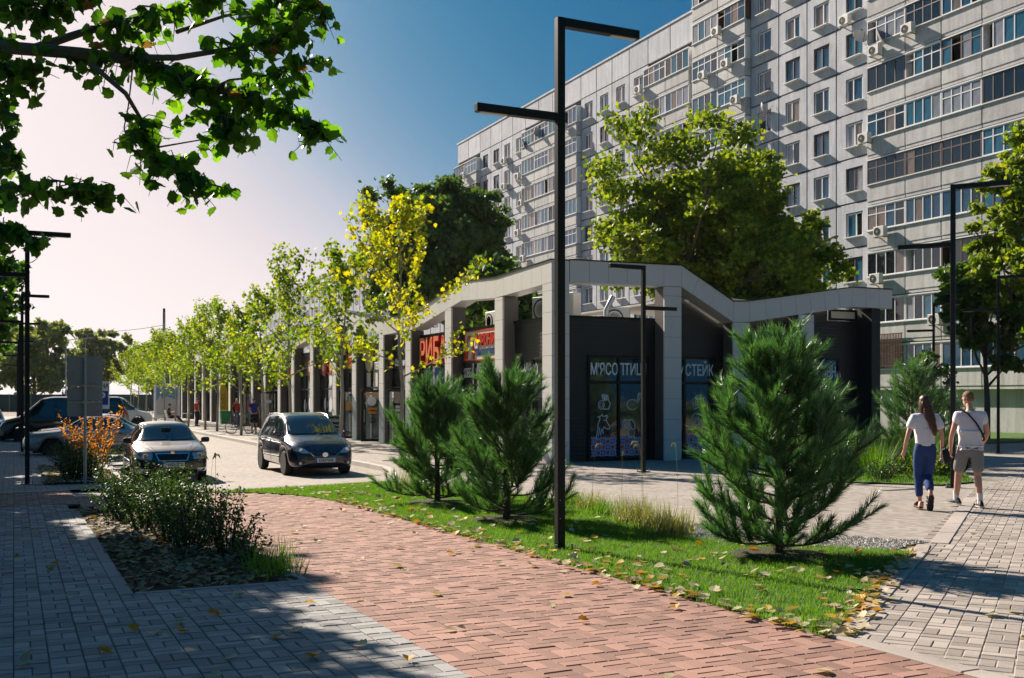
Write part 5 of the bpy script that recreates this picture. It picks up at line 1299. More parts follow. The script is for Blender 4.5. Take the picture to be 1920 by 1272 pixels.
# big units on the market roof
def roof_ac(x, y, rz, label, s=1.):
    t = empty('roof_air_conditioner', (x, y, 3.42), rz, label, 'air conditioner', 'air conditioners on the market roof', s)
    MB().box(-.18,.18,-.48,.48,.45,1.25).build('casing', m_acw, t, bevel=.02)
    for z in (.85,): 
        MB().lathe([(.33,0),(.33,.02),(.30,.02),(.30,0)], 22, Matrix.Translation((-.18,.08,z)) @ Matrix.Rotation(R(-90),4,'Y')).build('fan_ring', m_plastic, t)
        MB().lathe([(.29,0),(.29,.006)], 22, Matrix.Translation((-.182,.08,z)) @ Matrix.Rotation(R(-90),4,'Y')).build('fan_mesh', M('fan_dark', (.12,.11,.10), .6), t)
        for k in range(5): MB().lathe([(.05+k*.055,0),(.056+k*.055,0),(.056+k*.055,.01),(.05+k*.055,.01)], 20, Matrix.Translation((-.19,.08,z)) @ Matrix.Rotation(R(-90),4,'Y')).build('guard_ring', m_acw, t)
    for s_ in (-.35,.35):
        MB().box(-.25,.3,s_-.025,s_+.025,.38,.449).build('rail', m_steel, t)
        for q in (-.22,.25): MB().box(q-.02,q+.02,s_-.02,s_+.02,-.05,.379).build('leg', m_steel, t)
roof_ac(15.0, 28.0, R(20), 'large white air conditioner on the market roof, right of the pair')
roof_ac(15.0, 29.2, R(20), 'large white air conditioner on the market roof, left of the pair')
roof_ac(14.9, 33.0, 0, 'white roof unit left of the second frame column', .85)
roof_ac(18.3, 30.5, R(55), 'roof unit behind the small lamp post on the market roof', .9)
# soil pipe and ground-floor grilles on the near block
gr = empty('window_grille', (AX-.62, 46.6, 4.35), 0, 'rusty brown bar grille on the ground-floor balcony beside the market end', 'window grille')
m_rust = M('rusty_bars', (.10,.045,.025), .8, 0, .3, 5, 40, .3)
for k in range(26): MB().box(-.02,.02,-1.5+k*.12,-1.46+k*.12,-.95,.85).build('bar', m_rust, gr)
MB().box(-.03,.03,-1.55,1.6,.851,.9).build('rail', m_rust, gr); MB().box(-.03,.03,-1.55,1.6,-1.0,-.951).build('rail', m_rust, gr)
# ------------------------------------------------------------------ cars
def interp(tab, x):
    if x <= tab[0][0]: return tab[0][1]
    for (a, va), (b, vb) in zip(tab[:-1], tab[1:]):
        if x <= b:
            t = (x-a)/(b-a); return va+(vb-va)*t
    return tab[-1][1]
def sm(tab, x, w_=.10): return (interp(tab, x-w_)+2*interp(tab, x)+interp(tab, x+w_))/4
def paint(name, col, rough=.25, metal=.4, dust=None, amt=.5):
    n = NT(name); co = n.n('ShaderNodeTexCoord').outputs['Object']
    c = n.mix(n.noise(3, 4, co), dk(col, .9), dk(col, 1.1))
    n.b.inputs['Roughness'].default_value = rough; n.b.inputs['Metallic'].default_value = metal
    n.b.inputs['Coat Weight'].default_value = 1.0; n.b.inputs['Coat Roughness'].default_value = .05
    if dust:    # settled dust on upward faces; the sedan's tone adds painted sun glare
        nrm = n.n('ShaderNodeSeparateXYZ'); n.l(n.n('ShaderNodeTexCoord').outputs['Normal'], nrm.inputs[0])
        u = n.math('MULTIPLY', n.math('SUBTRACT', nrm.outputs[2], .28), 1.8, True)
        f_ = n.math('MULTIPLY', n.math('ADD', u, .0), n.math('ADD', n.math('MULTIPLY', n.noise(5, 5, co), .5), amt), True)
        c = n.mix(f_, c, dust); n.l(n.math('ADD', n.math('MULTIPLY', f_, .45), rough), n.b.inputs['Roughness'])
    n.l(c, n.b.inputs['Base Color'])
    return n.mat
m_tyre = M('tyre_rubber', (.018,.018,.018), .85, 0, .2, 8, 60, .3); m_rim = M('alloy_rim', (.5,.5,.49), .35, .8, .1, 5, 50, .05)
m_cglass = glassmat('car_glass', (.012,.02,.028), .03, 1.); m_chrome = M('chrome', (.6,.62,.65), .12, 1., .04, 4, 40, 0)
m_lampc = M('headlamp_glass', (.45,.47,.48), .12, .5, .3, 14, 60, .1); m_redl = M('tail_lamp', (.5,.03,.02), .2, 0, .15, 8, 50, 0, coat=1.); m_grl = M('grille_black', (.008,.008,.009), .5, 0, .2, 10, 60, .2)
m_oran = M('amber_lamp', (.7,.2,.02), .3)
def wheel(par, x, y, r_, side, spokes=9):
    w_ = link('wheel', MB().mesh('hub', m_plastic) if False else None, par) if False else empty('wheel', (0,0,0))
    w_.parent = par; w_.location = (x, y, r_)
    Mx = Matrix.Rotation(R(-90*side), 4, 'X')
    MB().lathe([(r_*.66,-.1),(r_*.93,-.1),(r_,-.06),(r_,.06),(r_*.94,.1),(r_*.66,.1)], 30, Mx).build('tyre', m_tyre, w_, smooth=True)
    rb = MB(); rb.lathe([(r_*.66,.06),(r_*.67,.098),(r_*.61,.095),(r_*.6,.055)], 30, Mx)
    rb.lathe([(.05,.02),(.06,.085),(.0,.09)], 14, Mx)
    for k in range(spokes): rb.box(.04, r_*.64, -.016, .016, .06, .088, Mx @ Matrix.Rotation(2*math.pi*k/spokes, 4, 'Z'))
    rb.build('rim', m_rim, w_, smooth=False)
    MB().lathe([(r_*.62,.0),(r_*.62,.045)], 24, Mx).build('brake_backing', m_grl, w_)
class Car:
    def __init__(s, name, loc, rz, label, spec, mat, scale=1., group='cars in the parking'):
        s.e = empty(name, loc, rz, label, 'car', group, scale); s.sp = spec; s.mat = mat
        L = spec['L']; n_ = spec.get('n', 56); xs = [-L/2+L*i/(n_-1) for i in range(n_)]
        secs = []
        for x in xs:
            zt = sm(spec['top'], x, .06); zs = sm(spec['sh'], x, .1); wd = sm(spec['w'], x, .06); zb = interp(spec['bot'], x); wt = sm(spec['roofw'], x, .1)
            for xw in spec['axles']:
                Ra = spec['r']+.055; dx = abs(x-xw)
                if dx < Ra: zb = max(zb, spec['r']+math.sqrt(Ra*Ra-dx*dx))
            zb = min(zb, zs-.12)
            g = max(0, min(1, (zt-zs-.08)/.3)); g = g*g*(3-2*g)
            H_ = [(.93*wd, zs+(zt-zs)*.15), (.85*wd, zs+(zt-zs)*.5), (.7*wd, zs+(zt-zs)*.8), (.38*wd, zs+(zt-zs)*.97), (0, zt)]
            K_ = [(.945*wd, zs+.03), (wt*1.0, zt-.12), (wt*.93, zt-.045), (wt*.52, zt-.008), (0, zt)]
            up = [(a[0]*(1-g)+b[0]*g, a[1]*(1-g)+b[1]*g) for a, b in zip(H_, K_)]
            mid = zb+(zs-zb)*.5
            lo = [(wd*.93, zb), (wd*.985, zb+min(.08, (zs-zb)*.25)), (wd, mid), (wd*.985, zs-(zs-zb)*.12), (wd*.965, zs)]
            secs.append(lo+up)
        m_ = len(secs[0]); V = []; Fc = []
        for x, sc in zip(xs, secs):
            for y, z in sc: V.append((x, y, z))
            for y, z in sc[:-1][::-1]: V.append((x, -y, z))
        k = 2*m_-1
        for i in range(n_-1):
            for j in range(k-1): Fc.append((i*k+j, i*k+j+1, (i+1)*k+j+1, (i+1)*k+j))
            Fc.append((i*k+k-1, i*k, (i+1)*k, (i+1)*k+k-1))
        Fc.append(tuple(range(k))); Fc.append(tuple((n_-1)*k+j for j in range(k-1, -1, -1)))
        me = bpy.data.meshes.new('body'); me.from_pydata(V, [], Fc); me.update()
        bm = bmesh.new(); bm.from_mesh(me); bmesh.ops.recalc_face_normals(bm, faces=bm.faces); bm.to_mesh(me); bm.free()
        o = bpy.data.objects.new('tmp', me); TMP.collection.objects.link(o); md = o.modifiers.new('s', 'SUBSURF'); md.levels = 1
        me2 = eval_mesh(o)
        me2.name = 'body'; me2.materials.clear(); me2.materials.append(mat); me2.polygons.foreach_set('use_smooth', [True]*len(me2.polygons))
        s.body = link('body', me2, s.e)
        bm = bmesh.new(); bm.from_mesh(me2); s.bvh = BVHTree.FromBMesh(bm); bm.free()
        for xw in spec['axles']:
            for sd_ in (-1, 1):
                wheel(s.e, xw, sd_*(spec['track']), spec['r'], sd_, spec.get('spokes', 9))
        zc = min(interp(spec['sh'], xw) for xw in spec['axles'])
        MB().box(-L/2+.25, L/2-.3, -spec['track']+.12, spec['track']-.12, .2, .6).build('underbody', m_grl, s.e)
    def cast(s, p, axis):
        o = {'f': Vector((9, p[0], p[1])), 'r': Vector((-9, p[0], p[1])), 'l': Vector((p[0], 9, p[1])), 'd': Vector((p[0], -9, p[1])), 't': Vector((p[0], p[1], 9))}[axis]
        d = {'f': (-1,0,0), 'r': (1,0,0), 'l': (0,-1,0), 'd': (0,1,0), 't': (0,0,-1)}[axis]
        h = s.bvh.ray_cast(o, Vector(d)); return h[0], h[1]
    def patch(s, name, poly, axis, mat, off=.006, cuts=3, th=0., par=None):
        """piece that follows the body: outline drawn in front/side/top view, cast onto the body"""
        bm = bmesh.new(); vs = [bm.verts.new((p[0], p[1], 0)) for p in poly]; bm.faces.new(vs)
        bmesh.ops.triangulate(bm, faces=bm.faces)
        for _ in range(cuts): bmesh.ops.subdivide_edges(bm, edges=[e for e in bm.edges if e.calc_length() > .07], cuts=1, use_grid_fill=True)
        bmesh.ops.triangulate(bm, faces=bm.faces)
        bad = []
        for v in bm.verts:
            h, n_ = s.cast((v.co.x, v.co.y), axis)
            if h is None: bad.append(v); continue
            v.co = h+n_*off
        bmesh.ops.delete(bm, geom=bad, context='VERTS')
        if not bm.faces: bm.free(); return None
        bmesh.ops.recalc_face_normals(bm, faces=bm.faces)
        me = bpy.data.meshes.new(name); bm.to_mesh(me); bm.free(); me.materials.append(mat)
        me.polygons.foreach_set('use_smooth', [True]*len(me.polygons))
        return link(name, me, par or s.e)
    def line(s, name, pts, axis, mat, r_=.006, off=.002):
        P_ = []
        for a, b in zip(pts[:-1], pts[1:]):
            n_ = max(1, int(math.hypot(b[0]-a[0], b[1]-a[1])/.08))
            for i in range(n_): P_.append((a[0]+(b[0]-a[0])*i/n_, a[1]+(b[1]-a[1])*i/n_))
        P_.append(pts[-1]); Q = []
        for p in P_:
            h, n_ = s.cast(p, axis)
            if h is not None: Q.append(h+n_*off)
        if len(Q) > 1: return MB().tube(Q, r_, 5).build(name, mat, s.e)
    def both(s, fn, name, poly, mat, **kw):
        fn(name, poly, 'l', mat, **kw); fn(name, poly, 'd', mat, **kw)
    def mirror(s, x, y, z, mat=m_plastic):
        for sd_ in (-1, 1):
            mb = MB(); mb.cbox((x, sd_*(y+.11), z), (.10,.20,.13)); o = mb.build('mirror', mat, s.e, bevel=.03, smooth=True)
            MB().cbox((x-.053, sd_*(y+.11), z), (.006,.16,.1)).build('mirror_glass', m_cglass, o)
            MB().cbox((x+.01, sd_*(y+.0), z-.05), (.05,.1,.03)).build('mirror_foot', mat, o)
    def plate(s, x, z, txt, axis='f', band=True):
        h, n_ = s.cast((0, z), axis); sg_ = 1 if axis == 'f' else -1; xx = h.x+sg_*.012
        t = MB().box(min(xx, xx+sg_*.012), max(xx, xx+sg_*.012), -.26, .26, z-.056, z+.056).build('number_plate', m_white, s.e)
        if band: MB().box(min(xx+sg_*.0125, xx+sg_*.014), max(xx+sg_*.0125, xx+sg_*.014), (-.26 if sg_ > 0 else .22), (-.22 if sg_ > 0 else .26), z-.055, z+.055).build('plate_band', M('plate_blue', (.02,.06,.4), .4), t)
        link('plate_lettering', text_mesh(txt, .105, m_plastic, depth=.001, bold=.002, width=.83), t, (xx+sg_*.015, .02*sg_, z), (R(90),0,R(90*sg_)))
    def glass(s, wsp, sidep, rearp=None):
        s.patch('windscreen', wsp, 'f', m_cglass, .004, 4)
        for i, p in enumerate(sidep): s.both(s.patch, 'side_window', p, m_cglass, off=.004, cuts=3)
        if rearp: s.patch('rear_window', rearp, 'r', m_cglass, .004, 4)
# --- dark dusty liftback sedan, front to the viewer
oct_ = dict(L=4.57, axles=(1.36,-1.22), r=.315, track=.76, spokes=5,
  top=[(-2.285,.62),(-2.24,.88),(-2.1,1.0),(-1.75,1.06),(-1.35,1.23),(-.75,1.42),(-.15,1.462),(.25,1.43),(.5,1.36),(1.15,1.0),(1.3,.955),(1.8,.88),(2.08,.80),(2.2,.70),(2.285,.55)],
  sh=[(-2.285,.58),(-2.2,.86),(-1.7,.95),(0,.93),(1.0,.91),(1.5,.86),(1.95,.77),(2.2,.64),(2.285,.5)],
  w=[(-2.285,.62),(-2.18,.78),(-1.9,.85),(-1,.885),(1.2,.885),(1.8,.86),(2.05,.79),(2.2,.66),(2.285,.52)],
  roofw=[(-2,.62),(-.6,.60),(.3,.60),(1,.66),(1.4,.75)], bot=[(-2.285,.42),(-2.1,.25),(-1.6,.2),(1.6,.2),(2.1,.2),(2.285,.28)])
pa_beige = paint('dust_glare_paint', (.014,.013,.013), .25, .2, (.21,.175,.148), .25)  # beige top tone is dust plus sun glare put into the colour
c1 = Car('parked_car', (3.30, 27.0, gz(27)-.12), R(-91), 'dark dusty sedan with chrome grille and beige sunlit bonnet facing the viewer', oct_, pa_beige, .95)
c1.glass([(-.69,.99),(.69,.99),(.66,1.1),(.56,1.36),(.48,1.395),(-.48,1.395),(-.56,1.36),(-.66,1.1)],
  [[(.95,.965),(.98,.99),(.42,1.33),(.3,1.36),(-.12,1.38),(-.1,.97)],[(-.2,.97),(-.22,1.38),(-.7,1.355),(-1.0,1.27),(-.95,.99)],[(-1.05,1.0),(-1.1,1.25),(-1.5,1.1),(-1.55,1.04)]],
  [(-.6,1.08),(.6,1.08),(.5,1.33),(-.5,1.33)])
m_dkp = paint('black_car_paint', (.008,.008,.01), .2, .3)
c1.patch('grille_frame', [(-.40,.735),(.40,.735),(.33,.545),(-.33,.545)], 'f', m_chrome, .006)
c1.patch('grille', [(-.365,.705),(.365,.705),(.305,.57),(-.305,.57)], 'f', m_grl, .014)
c1.patch('front_mask', [(-.86,.775),(-.45,.75),(.45,.75),(.86,.775),(.87,.555),(-.87,.555)], 'f', m_dkp, .0025)
for k in range(9): c1.line('grille_bar', [(-.29+k*.0725,.575),(-.33+k*.0825,.70)], 'f', m_plastic, .006, .016)
for s_ in (-1, 1):
    c1.patch('headlamp', [(s_*.45,.725),(s_*.74,.755),(s_*.83,.72),(s_*.81,.64),(s_*.7,.585),(s_*.48,.58)][::s_], 'f', m_lampc, .006)
    h, n_ = c1.cast((s_*.62,.665), 'f')
    MB().lathe([(.0,.012),(.06,.012),(.066,.0)], 16, Matrix.Translation(h+Vector((.004,0,0))) @ Matrix.Rotation(R(90),4,'Y')).build('headlamp_lens', m_chrome, c1.e, smooth=True)
    MB().lathe([(.0,.006),(.042,.006),(.045,.0)], 14, Matrix.Translation(h+Vector((.016,0,0))) @ Matrix.Rotation(R(90),4,'Y')).build('headlamp_bulb', m_cglass, c1.e, smooth=True)
    c1.patch('fog_lamp', [(s_*.55,.37),(s_*.78,.38),(s_*.76,.29),(s_*.58,.285)][::s_], 'f', m_lampc, .006)
    c1.line('bonnet_crease', [(1.25,s_*.60),(1.7,s_*.5),(2.1,s_*.38)], 't', pa_beige, .008, -.002)
    c1.line('bonnet_seam', [(1.2,s_*.74),(1.8,s_*.62),(2.12,s_*.42)], 't', m_grl, .004, .001)
c1.patch('bumper_intake', [(-.48,.36),(.48,.36),(.42,.25),(-.42,.25)], 'f', m_grl, .005)
m_dkp = paint('black_car_paint', (.008,.008,.01), .2, .3)
c1.patch('bumper_skin', [(-.86,.56),(.86,.56),(.86,.24),(-.86,.24)], 'f', m_dkp, .002)
h, n_ = c1.cast((0,.73), 'f'); MB().lathe([(.0,.012),(.05,.012),(.055,0)], 18, Matrix.Translation(h+Vector((.014,0,-.01))) @ Matrix.Rotation(R(90),4,'Y')).build('badge', m_chrome, c1.e, smooth=True)
c1.plate(2.29, .46, 'AH0242OI')
c1.mirror(.92, .82, 1.0, m_plastic)
for xx in (.98, -.16, -1.05): c1.both(c1.line, 'door_seam', [(xx,.94),(xx-.03,.3)], m_grl, r_=.004)
for xx in (.05, -.95): c1.both(c1.patch, 'door_handle', [(xx,.83),(xx+.17,.83),(xx+.17,.855),(xx,.855)], m_chrome, off=.02)
c1.both(c1.line, 'side_moulding', [(1.0,.5),(-.85,.5)], m_plastic, r_=.014)
c1.patch('rear_lamp', [(.5,.78),(.8,.8),(.78,.95),(.52,.93)], 'r', m_redl); c1.patch('rear_lamp', [(-.5,.78),(-.8,.8),(-.78,.95),(-.52,.93)], 'r', m_redl)
MB().cbox((.72,0,1.27),(.03,.22,.07)).build('rear_view_mirror', m_plastic, c1.e)
c1.line('wiper', [(-.6,1.0),(.0,1.02)], 'f', m_plastic, .007, .012); c1.line('wiper', [(.05,1.0),(.6,1.02)], 'f', m_plastic, .007, .012)
# --- dark blue minivan
maz = dict(L=4.5, axles=(1.33,-1.38), r=.32, track=.765, spokes=10,
  top=[(-2.25,.7),(-2.2,1.05),(-2.08,1.32),(-1.85,1.52),(-1.2,1.60),(-.2,1.615),(.3,1.56),(.6,1.46),(1.35,1.05),(1.5,1.0),(1.9,.9),(2.1,.79),(2.2,.68),(2.25,.52)],
  sh=[(-2.25,.65),(-2.15,.95),(-1.5,1.0),(0,.96),(1.0,.93),(1.6,.86),(2.0,.74),(2.18,.62),(2.25,.48)],
  w=[(-2.25,.66),(-2.1,.80),(-1.6,.865),(-.5,.88),(1.2,.88),(1.75,.85),(2.02,.78),(2.17,.66),(2.25,.5)],
  roofw=[(-2.1,.60),(-1.5,.64),(0,.65),(.6,.66),(1.4,.74)], bot=[(-2.25,.4),(-2.1,.26),(-1.6,.2),(1.6,.2),(2.1,.19),(2.25,.26)])
pa_blue = paint('dark_blue_paint', (.006,.010,.028), .18, .35, (.05,.06,.07), .1)
c2 = Car('parked_minivan', (6.95, 27.75, gz(27.7)-.12), R(-89.5), 'dark blue minivan with roof rails and leaves on its bonnet', maz, pa_blue, .97)
c2.glass([(-.70,1.05),(.70,1.05),(.66,1.2),(.57,1.48),(.48,1.52),(-.48,1.52),(-.57,1.48),(-.66,1.2)],
  [[(1.12,1.0),(1.15,1.04),(.62,1.38),(.4,1.47),(.02,1.51),(.05,.99)],[(-.04,1.0),(-.06,1.515),(-.9,1.51),(-.95,1.02)],[(-1.04,1.03),(-1.0,1.505),(-1.7,1.46),(-1.95,1.24),(-1.9,1.08)]],
  [(-.55,1.12),(.55,1.12),(.5,1.45),(-.5,1.45)])
for s_ in (-1, 1):
    c2.patch('headlamp', [(s_*.38,.60),(s_*.52,.72),(s_*.72,.80),(s_*.80,.76),(s_*.74,.66),(s_*.55,.60)][::s_], 'f', m_lampc, .006)
    h, n_ = c2.cast((s_*.6,.685), 'f'); MB().lathe([(.0,.012),(.045,.012),(.05,.0)], 14, Matrix.Translation(h+Vector((.006,0,0))) @ Matrix.Rotation(R(90),4,'Y')).build('headlamp_lens', m_chrome, c2.e, smooth=True)
    c2.patch('fog_recess', [(s_*.5,.40),(s_*.74,.42),(s_*.72,.30),(s_*.54,.29)][::s_], 'f', m_grl, .005)
    h, n_ = c2.cast((s_*.62,.35), 'f'); MB().lathe([(.0,.014),(.036,.014),(.04,.0)], 14, Matrix.Translation(h+Vector((.006,0,0))) @ Matrix.Rotation(R(90),4,'Y')).build('fog_lamp', m_lampc, c2.e, smooth=True)
    q = [c2.cast((x, s_*.60), 't')[0] for x in (.45,.2,-.3,-.8,-1.3,-1.6)]
    MB().tube([q[0]]+[p+Vector((0,0,.055)) for p in q[1:-1]]+[q[-1]], .016, 7).build('roof_rail', m_chrome, c2.e, smooth=True)
    c2.line('bonnet_seam', [(1.35,s_*.76),(1.85,s_*.62),(2.08,s_*.45)], 't', m_grl, .004, .001)
    c2.patch('tail_lamp', [(s_*.6,.85),(s_*.78,.9),(s_*.70,1.4),(s_*.6,1.42)][::s_], 'r', m_redl, .006)
c2.both(c2.patch, 'tail_lamp', [(-2.2,.95),(-2.02,1.0),(-1.86,1.46),(-1.98,1.44)], m_redl, off=.008)
c2.patch('grille', [(-.36,.60),(.36,.60),(.28,.525),(-.28,.525)], 'f', m_grl, .006)
c2.line('grille_trim', [(-.38,.615),(-.28,.52),(.28,.52),(.38,.615)], 'f', m_chrome, .009, .01)
h, n_ = c2.cast((0,.56), 'f'); MB().lathe([(.055,.0),(.075,.0),(.075,.016),(.055,.016)], 20, Matrix.Translation(h+Vector((.012,0,0))) @ Matrix.Rotation(R(90),4,'Y') @ Matrix.Diagonal((.8,1,1,1))).build('badge', m_chrome, c2.e, smooth=True)
MB().tube([h+Vector((.02,-.05,.02)), h+Vector((.02,0,-.012)), h+Vector((.02,.05,.02))], .01, 5).build('badge_wing', m_chrome, c2.e)
c2.patch('bumper_intake', [(-.45,.34),(.45,.34),(.4,.24),(-.4,.24)], 'f', m_grl, .005)
c2.plate(2.25, .42, 'KE8270AB')
c2.mirror(1.0, .83, 1.06, pa_blue)
for xx in (1.1, .0, -1.0): c2.both(c2.line, 'door_seam', [(xx,.96),(xx-.02,.3)], m_grl, r_=.004)
for xx in (.12, -.26): c2.both(c2.patch, 'door_handle', [(xx,.85),(xx+.16,.85),(xx+.16,.88),(xx,.88)], m_chrome, off=.022)
c2.both(c2.line, 'side_moulding', [(.9,.47),(-.95,.47)], m_plastic, r_=.02)
c2.both(c2.patch, 'side_repeater', [(1.15,.78),(1.22,.78),(1.22,.82),(1.15,.82)], m_oran, off=.008)
c2.line('wiper', [(-.62,1.06),(.05,1.08)], 'f', m_plastic, .007, .012); c2.line('wiper', [(.1,1.06),(.6,1.08)], 'f', m_plastic, .007, .012)
bl_ = []
rr = random.Random(9)
for _ in range(70):
    x, y = rr.uniform(1.62,1.95), rr.uniform(-.55,.6); h, n_ = c2.cast((x, y), 't'); bl_.append(tuple(h+Vector((0,0,.012))))
lo = litter('leaf_scatter', bl_, .026, lf_bedl, 77, 'small dry leaves lying on the minivan bonnet'); lo.parent = c2.e; lo.name = 'bonnet_leaves'
for k_ in ('label', 'category'): del lo[k_]
# --- older three-box sedan, side on
old = dict(L=4.2, axles=(1.25,-1.2), r=.29, track=.72, spokes=8,
  top=[(-2.1,.6),(-2.06,.86),(-1.9,.93),(-1.3,.97),(-.95,1.15),(-.75,1.32),(-.3,1.38),(.15,1.36),(.35,1.28),(.85,.98),(1.0,.93),(1.9,.84),(2.05,.74),(2.1,.55)],
  sh=[(-2.1,.56),(-2.05,.82),(-1.5,.89),(.9,.88),(1.8,.80),(2.05,.70),(2.1,.5)], w=[(-2.1,.68),(-2.0,.77),(-1.5,.82),(1.3,.82),(1.9,.77),(2.05,.7),(2.1,.6)],
  roofw=[(-1.6,.66),(-.7,.58),(.3,.58),(1,.68)], bot=[(-2.1,.4),(-1.95,.28),(-1.5,.22),(1.6,.22),(2.0,.26),(2.1,.34)])
hat = dict(oct_); hat = {k: v for k, v in oct_.items()}
pa_silver = paint('silver_paint', (.30,.32,.34), .3, .7, (.35,.32,.28), .1); pa_grey = paint('grey_silver_paint', (.22,.23,.24), .3, .7); pa_blk = paint('black_van_paint', (.008,.009,.012), .15, .2); pa_wht = paint('white_van_paint', (.7,.7,.7), .3, .0); pa_navy = paint('navy_paint', (.01,.015,.04), .2, .3)
def dress(c, ws, sides, rear, front=True):
    c.glass(ws, sides, rear)
    for s_ in (-1, 1):
        c.patch('headlamp', [(s_*.42,.60),(s_*.72,.62),(s_*.72,.74),(s_*.42,.73)][::s_], 'f', m_lampc, .006)
        c.patch('tail_lamp', [(s_*.42,.62),(s_*.74,.62),(s_*.74,.80),(s_*.42,.80)][::s_], 'r', m_redl, .006)
    c.patch('bumper', [(-.75,.52),(.75,.52),(.75,.36),(-.75,.36)], 'r', m_plastic, .012); c.patch('bumper', [(-.72,.5),(.72,.5),(.72,.36),(-.72,.36)], 'f', m_plastic, .012)
    c.plate(0, .62, 'AE 5170 CB', 'r', False)
for (x, y, m_, lab, k) in ((2.35,37.3,pa_silver,'silver three-box sedan parked nose to the walk behind the orange bush',0),(2.75,40.9,pa_grey,'grey sedan half hidden behind the nearest silver sedan',1),(3.3,58.5,pa_navy,'dark car between the silver sedans and the white van',2)):
    c = Car('parked_car', (x, y, gz(y)-.12), R(180), lab, old, m_, 1.0)
    dress(c, [(-.62,.98),(.62,.98),(.5,1.3),(-.5,1.3)], [[(.78,.93),(.32,1.27),(-.05,1.31),(-.05,.92)],[(-.13,.92),(-.13,1.31),(-.62,1.26),(-.9,1.1),(-.95,.94)]], [(-.6,1.0),(.6,1.0),(.5,1.28),(-.5,1.28)])
    c.mirror(.68, .75, .96)
    for xx in (.85, -.09, -.95): c.both(c.line, 'door_seam', [(xx,.88),(xx,.3)], m_grl, r_=.004)
    c.both(c.line, 'side_moulding', [(1.7,.52),(-1.8,.52)], m_plastic, r_=.012)
    for xx in (.02,-.85): c.both(c.patch, 'door_handle', [(xx,.78),(xx+.15,.78),(xx+.15,.81),(xx,.81)], m_plastic, off=.018)
van = dict(L=5.0, axles=(1.6,-1.5), r=.33, track=.83, spokes=6,
  top=[(-2.5,1.0),(-2.46,1.9),(-2.3,1.98),(.4,1.98),(.8,1.9),(1.55,1.22),(1.7,1.12),(2.3,.98),(2.45,.8),(2.5,.55)],
  sh=[(-2.5,.9),(-2.4,1.1),(.5,1.1),(1.6,1.05),(2.3,.88),(2.45,.7),(2.5,.5)], w=[(-2.5,.86),(-2.4,.93),(1.6,.93),(2.2,.86),(2.42,.76),(2.5,.6)],
  roofw=[(-2.5,.76),(.5,.76),(1.2,.78),(1.7,.85)], bot=[(-2.5,.35),(-2.3,.26),(2.2,.24),(2.5,.32)])
for (x, y, rz, m_, lab) in ((1.9,49.5,180,pa_blk,'black van parked behind the silver sedans'),(5.6,72.0,0,pa_wht,'white van with red panel parked past the parking sign'),(-1.6,64,-90,pa_wht,'white van at the far left between the poplars')):
    c = Car('parked_van', (x, y, gz(y)-.1), R(rz), lab, van, m_, 1.0)
    c.glass([(-.72,1.2),(.72,1.2),(.64,1.82),(-.64,1.82)], [[(1.45,1.14),(.85,1.78),(.35,1.8),(.35,1.12)],[(.2,1.14),(.2,1.8),(-.9,1.8),(-.9,1.14)],[(-1.05,1.14),(-1.05,1.8),(-2.2,1.8),(-2.2,1.14)]], [(-.6,1.15),(.6,1.15),(.58,1.75),(-.58,1.75)])
    for s_ in (-1, 1):
        c.patch('headlamp', [(s_*.45,.72),(s_*.75,.75),(s_*.74,.9),(s_*.5,.86)][::s_], 'f', m_lampc, .006); c.patch('tail_lamp', [(s_*.74,.7),(s_*.85,.7),(s_*.84,1.2),(s_*.74,1.2)][::s_], 'r', m_redl, .006)
    c.patch('grille', [(-.4,.85),(.4,.85),(.36,.66),(-.36,.66)], 'f', m_grl, .006); c.mirror(1.35, .9, 1.3)
    for xx in (1.5, .28, -.97): c.both(c.line, 'door_seam', [(xx,1.1),(xx,.32)], m_grl, r_=.005)
    if y == 72.0: c.both(c.patch, 'red_panel', [(.1,1.2),(.1,1.7),(-.8,1.7),(-.8,1.2)], M('red_vinyl',(.55,.06,.04),.4), off=.01)
suv = dict(maz)
for (x, y, rz, m_, lab, s) in ((9.0,128,15,pa_navy,'dark estate car crossing at the far end of the street',1.15),(3.9,66,178,pa_silver,'pale blue hatchback left of the white van',1.0),(-1.2,52,-88,pa_navy,'dark car beyond the left lamp row',1.0)):
    c = Car('parked_car', (x, y, gz(y)-.1), R(rz), lab, suv, m_, s)
    c.glass([(-.70,1.05),(.70,1.05),(.57,1.48),(-.57,1.48)], [[(1.12,1.0),(.62,1.38),(.4,1.47),(.02,1.51),(.05,.99)],[(-.04,1.0),(-.06,1.515),(-.9,1.51),(-.95,1.02)],[(-1.04,1.03),(-1.0,1.505),(-1.7,1.46),(-1.9,1.08)]], [(-.55,1.12),(.55,1.12),(.5,1.45),(-.5,1.45)])
    for s_ in (-1, 1): c.patch('headlamp', [(s_*.45,.62),(s_*.72,.70),(s_*.72,.78),(s_*.5,.72)][::s_], 'f', m_lampc, .006); c.patch('tail_lamp', [(s_*.6,.85),(s_*.78,.9),(s_*.70,1.3),(s_*.6,1.3)][::s_], 'r', m_redl, .006)
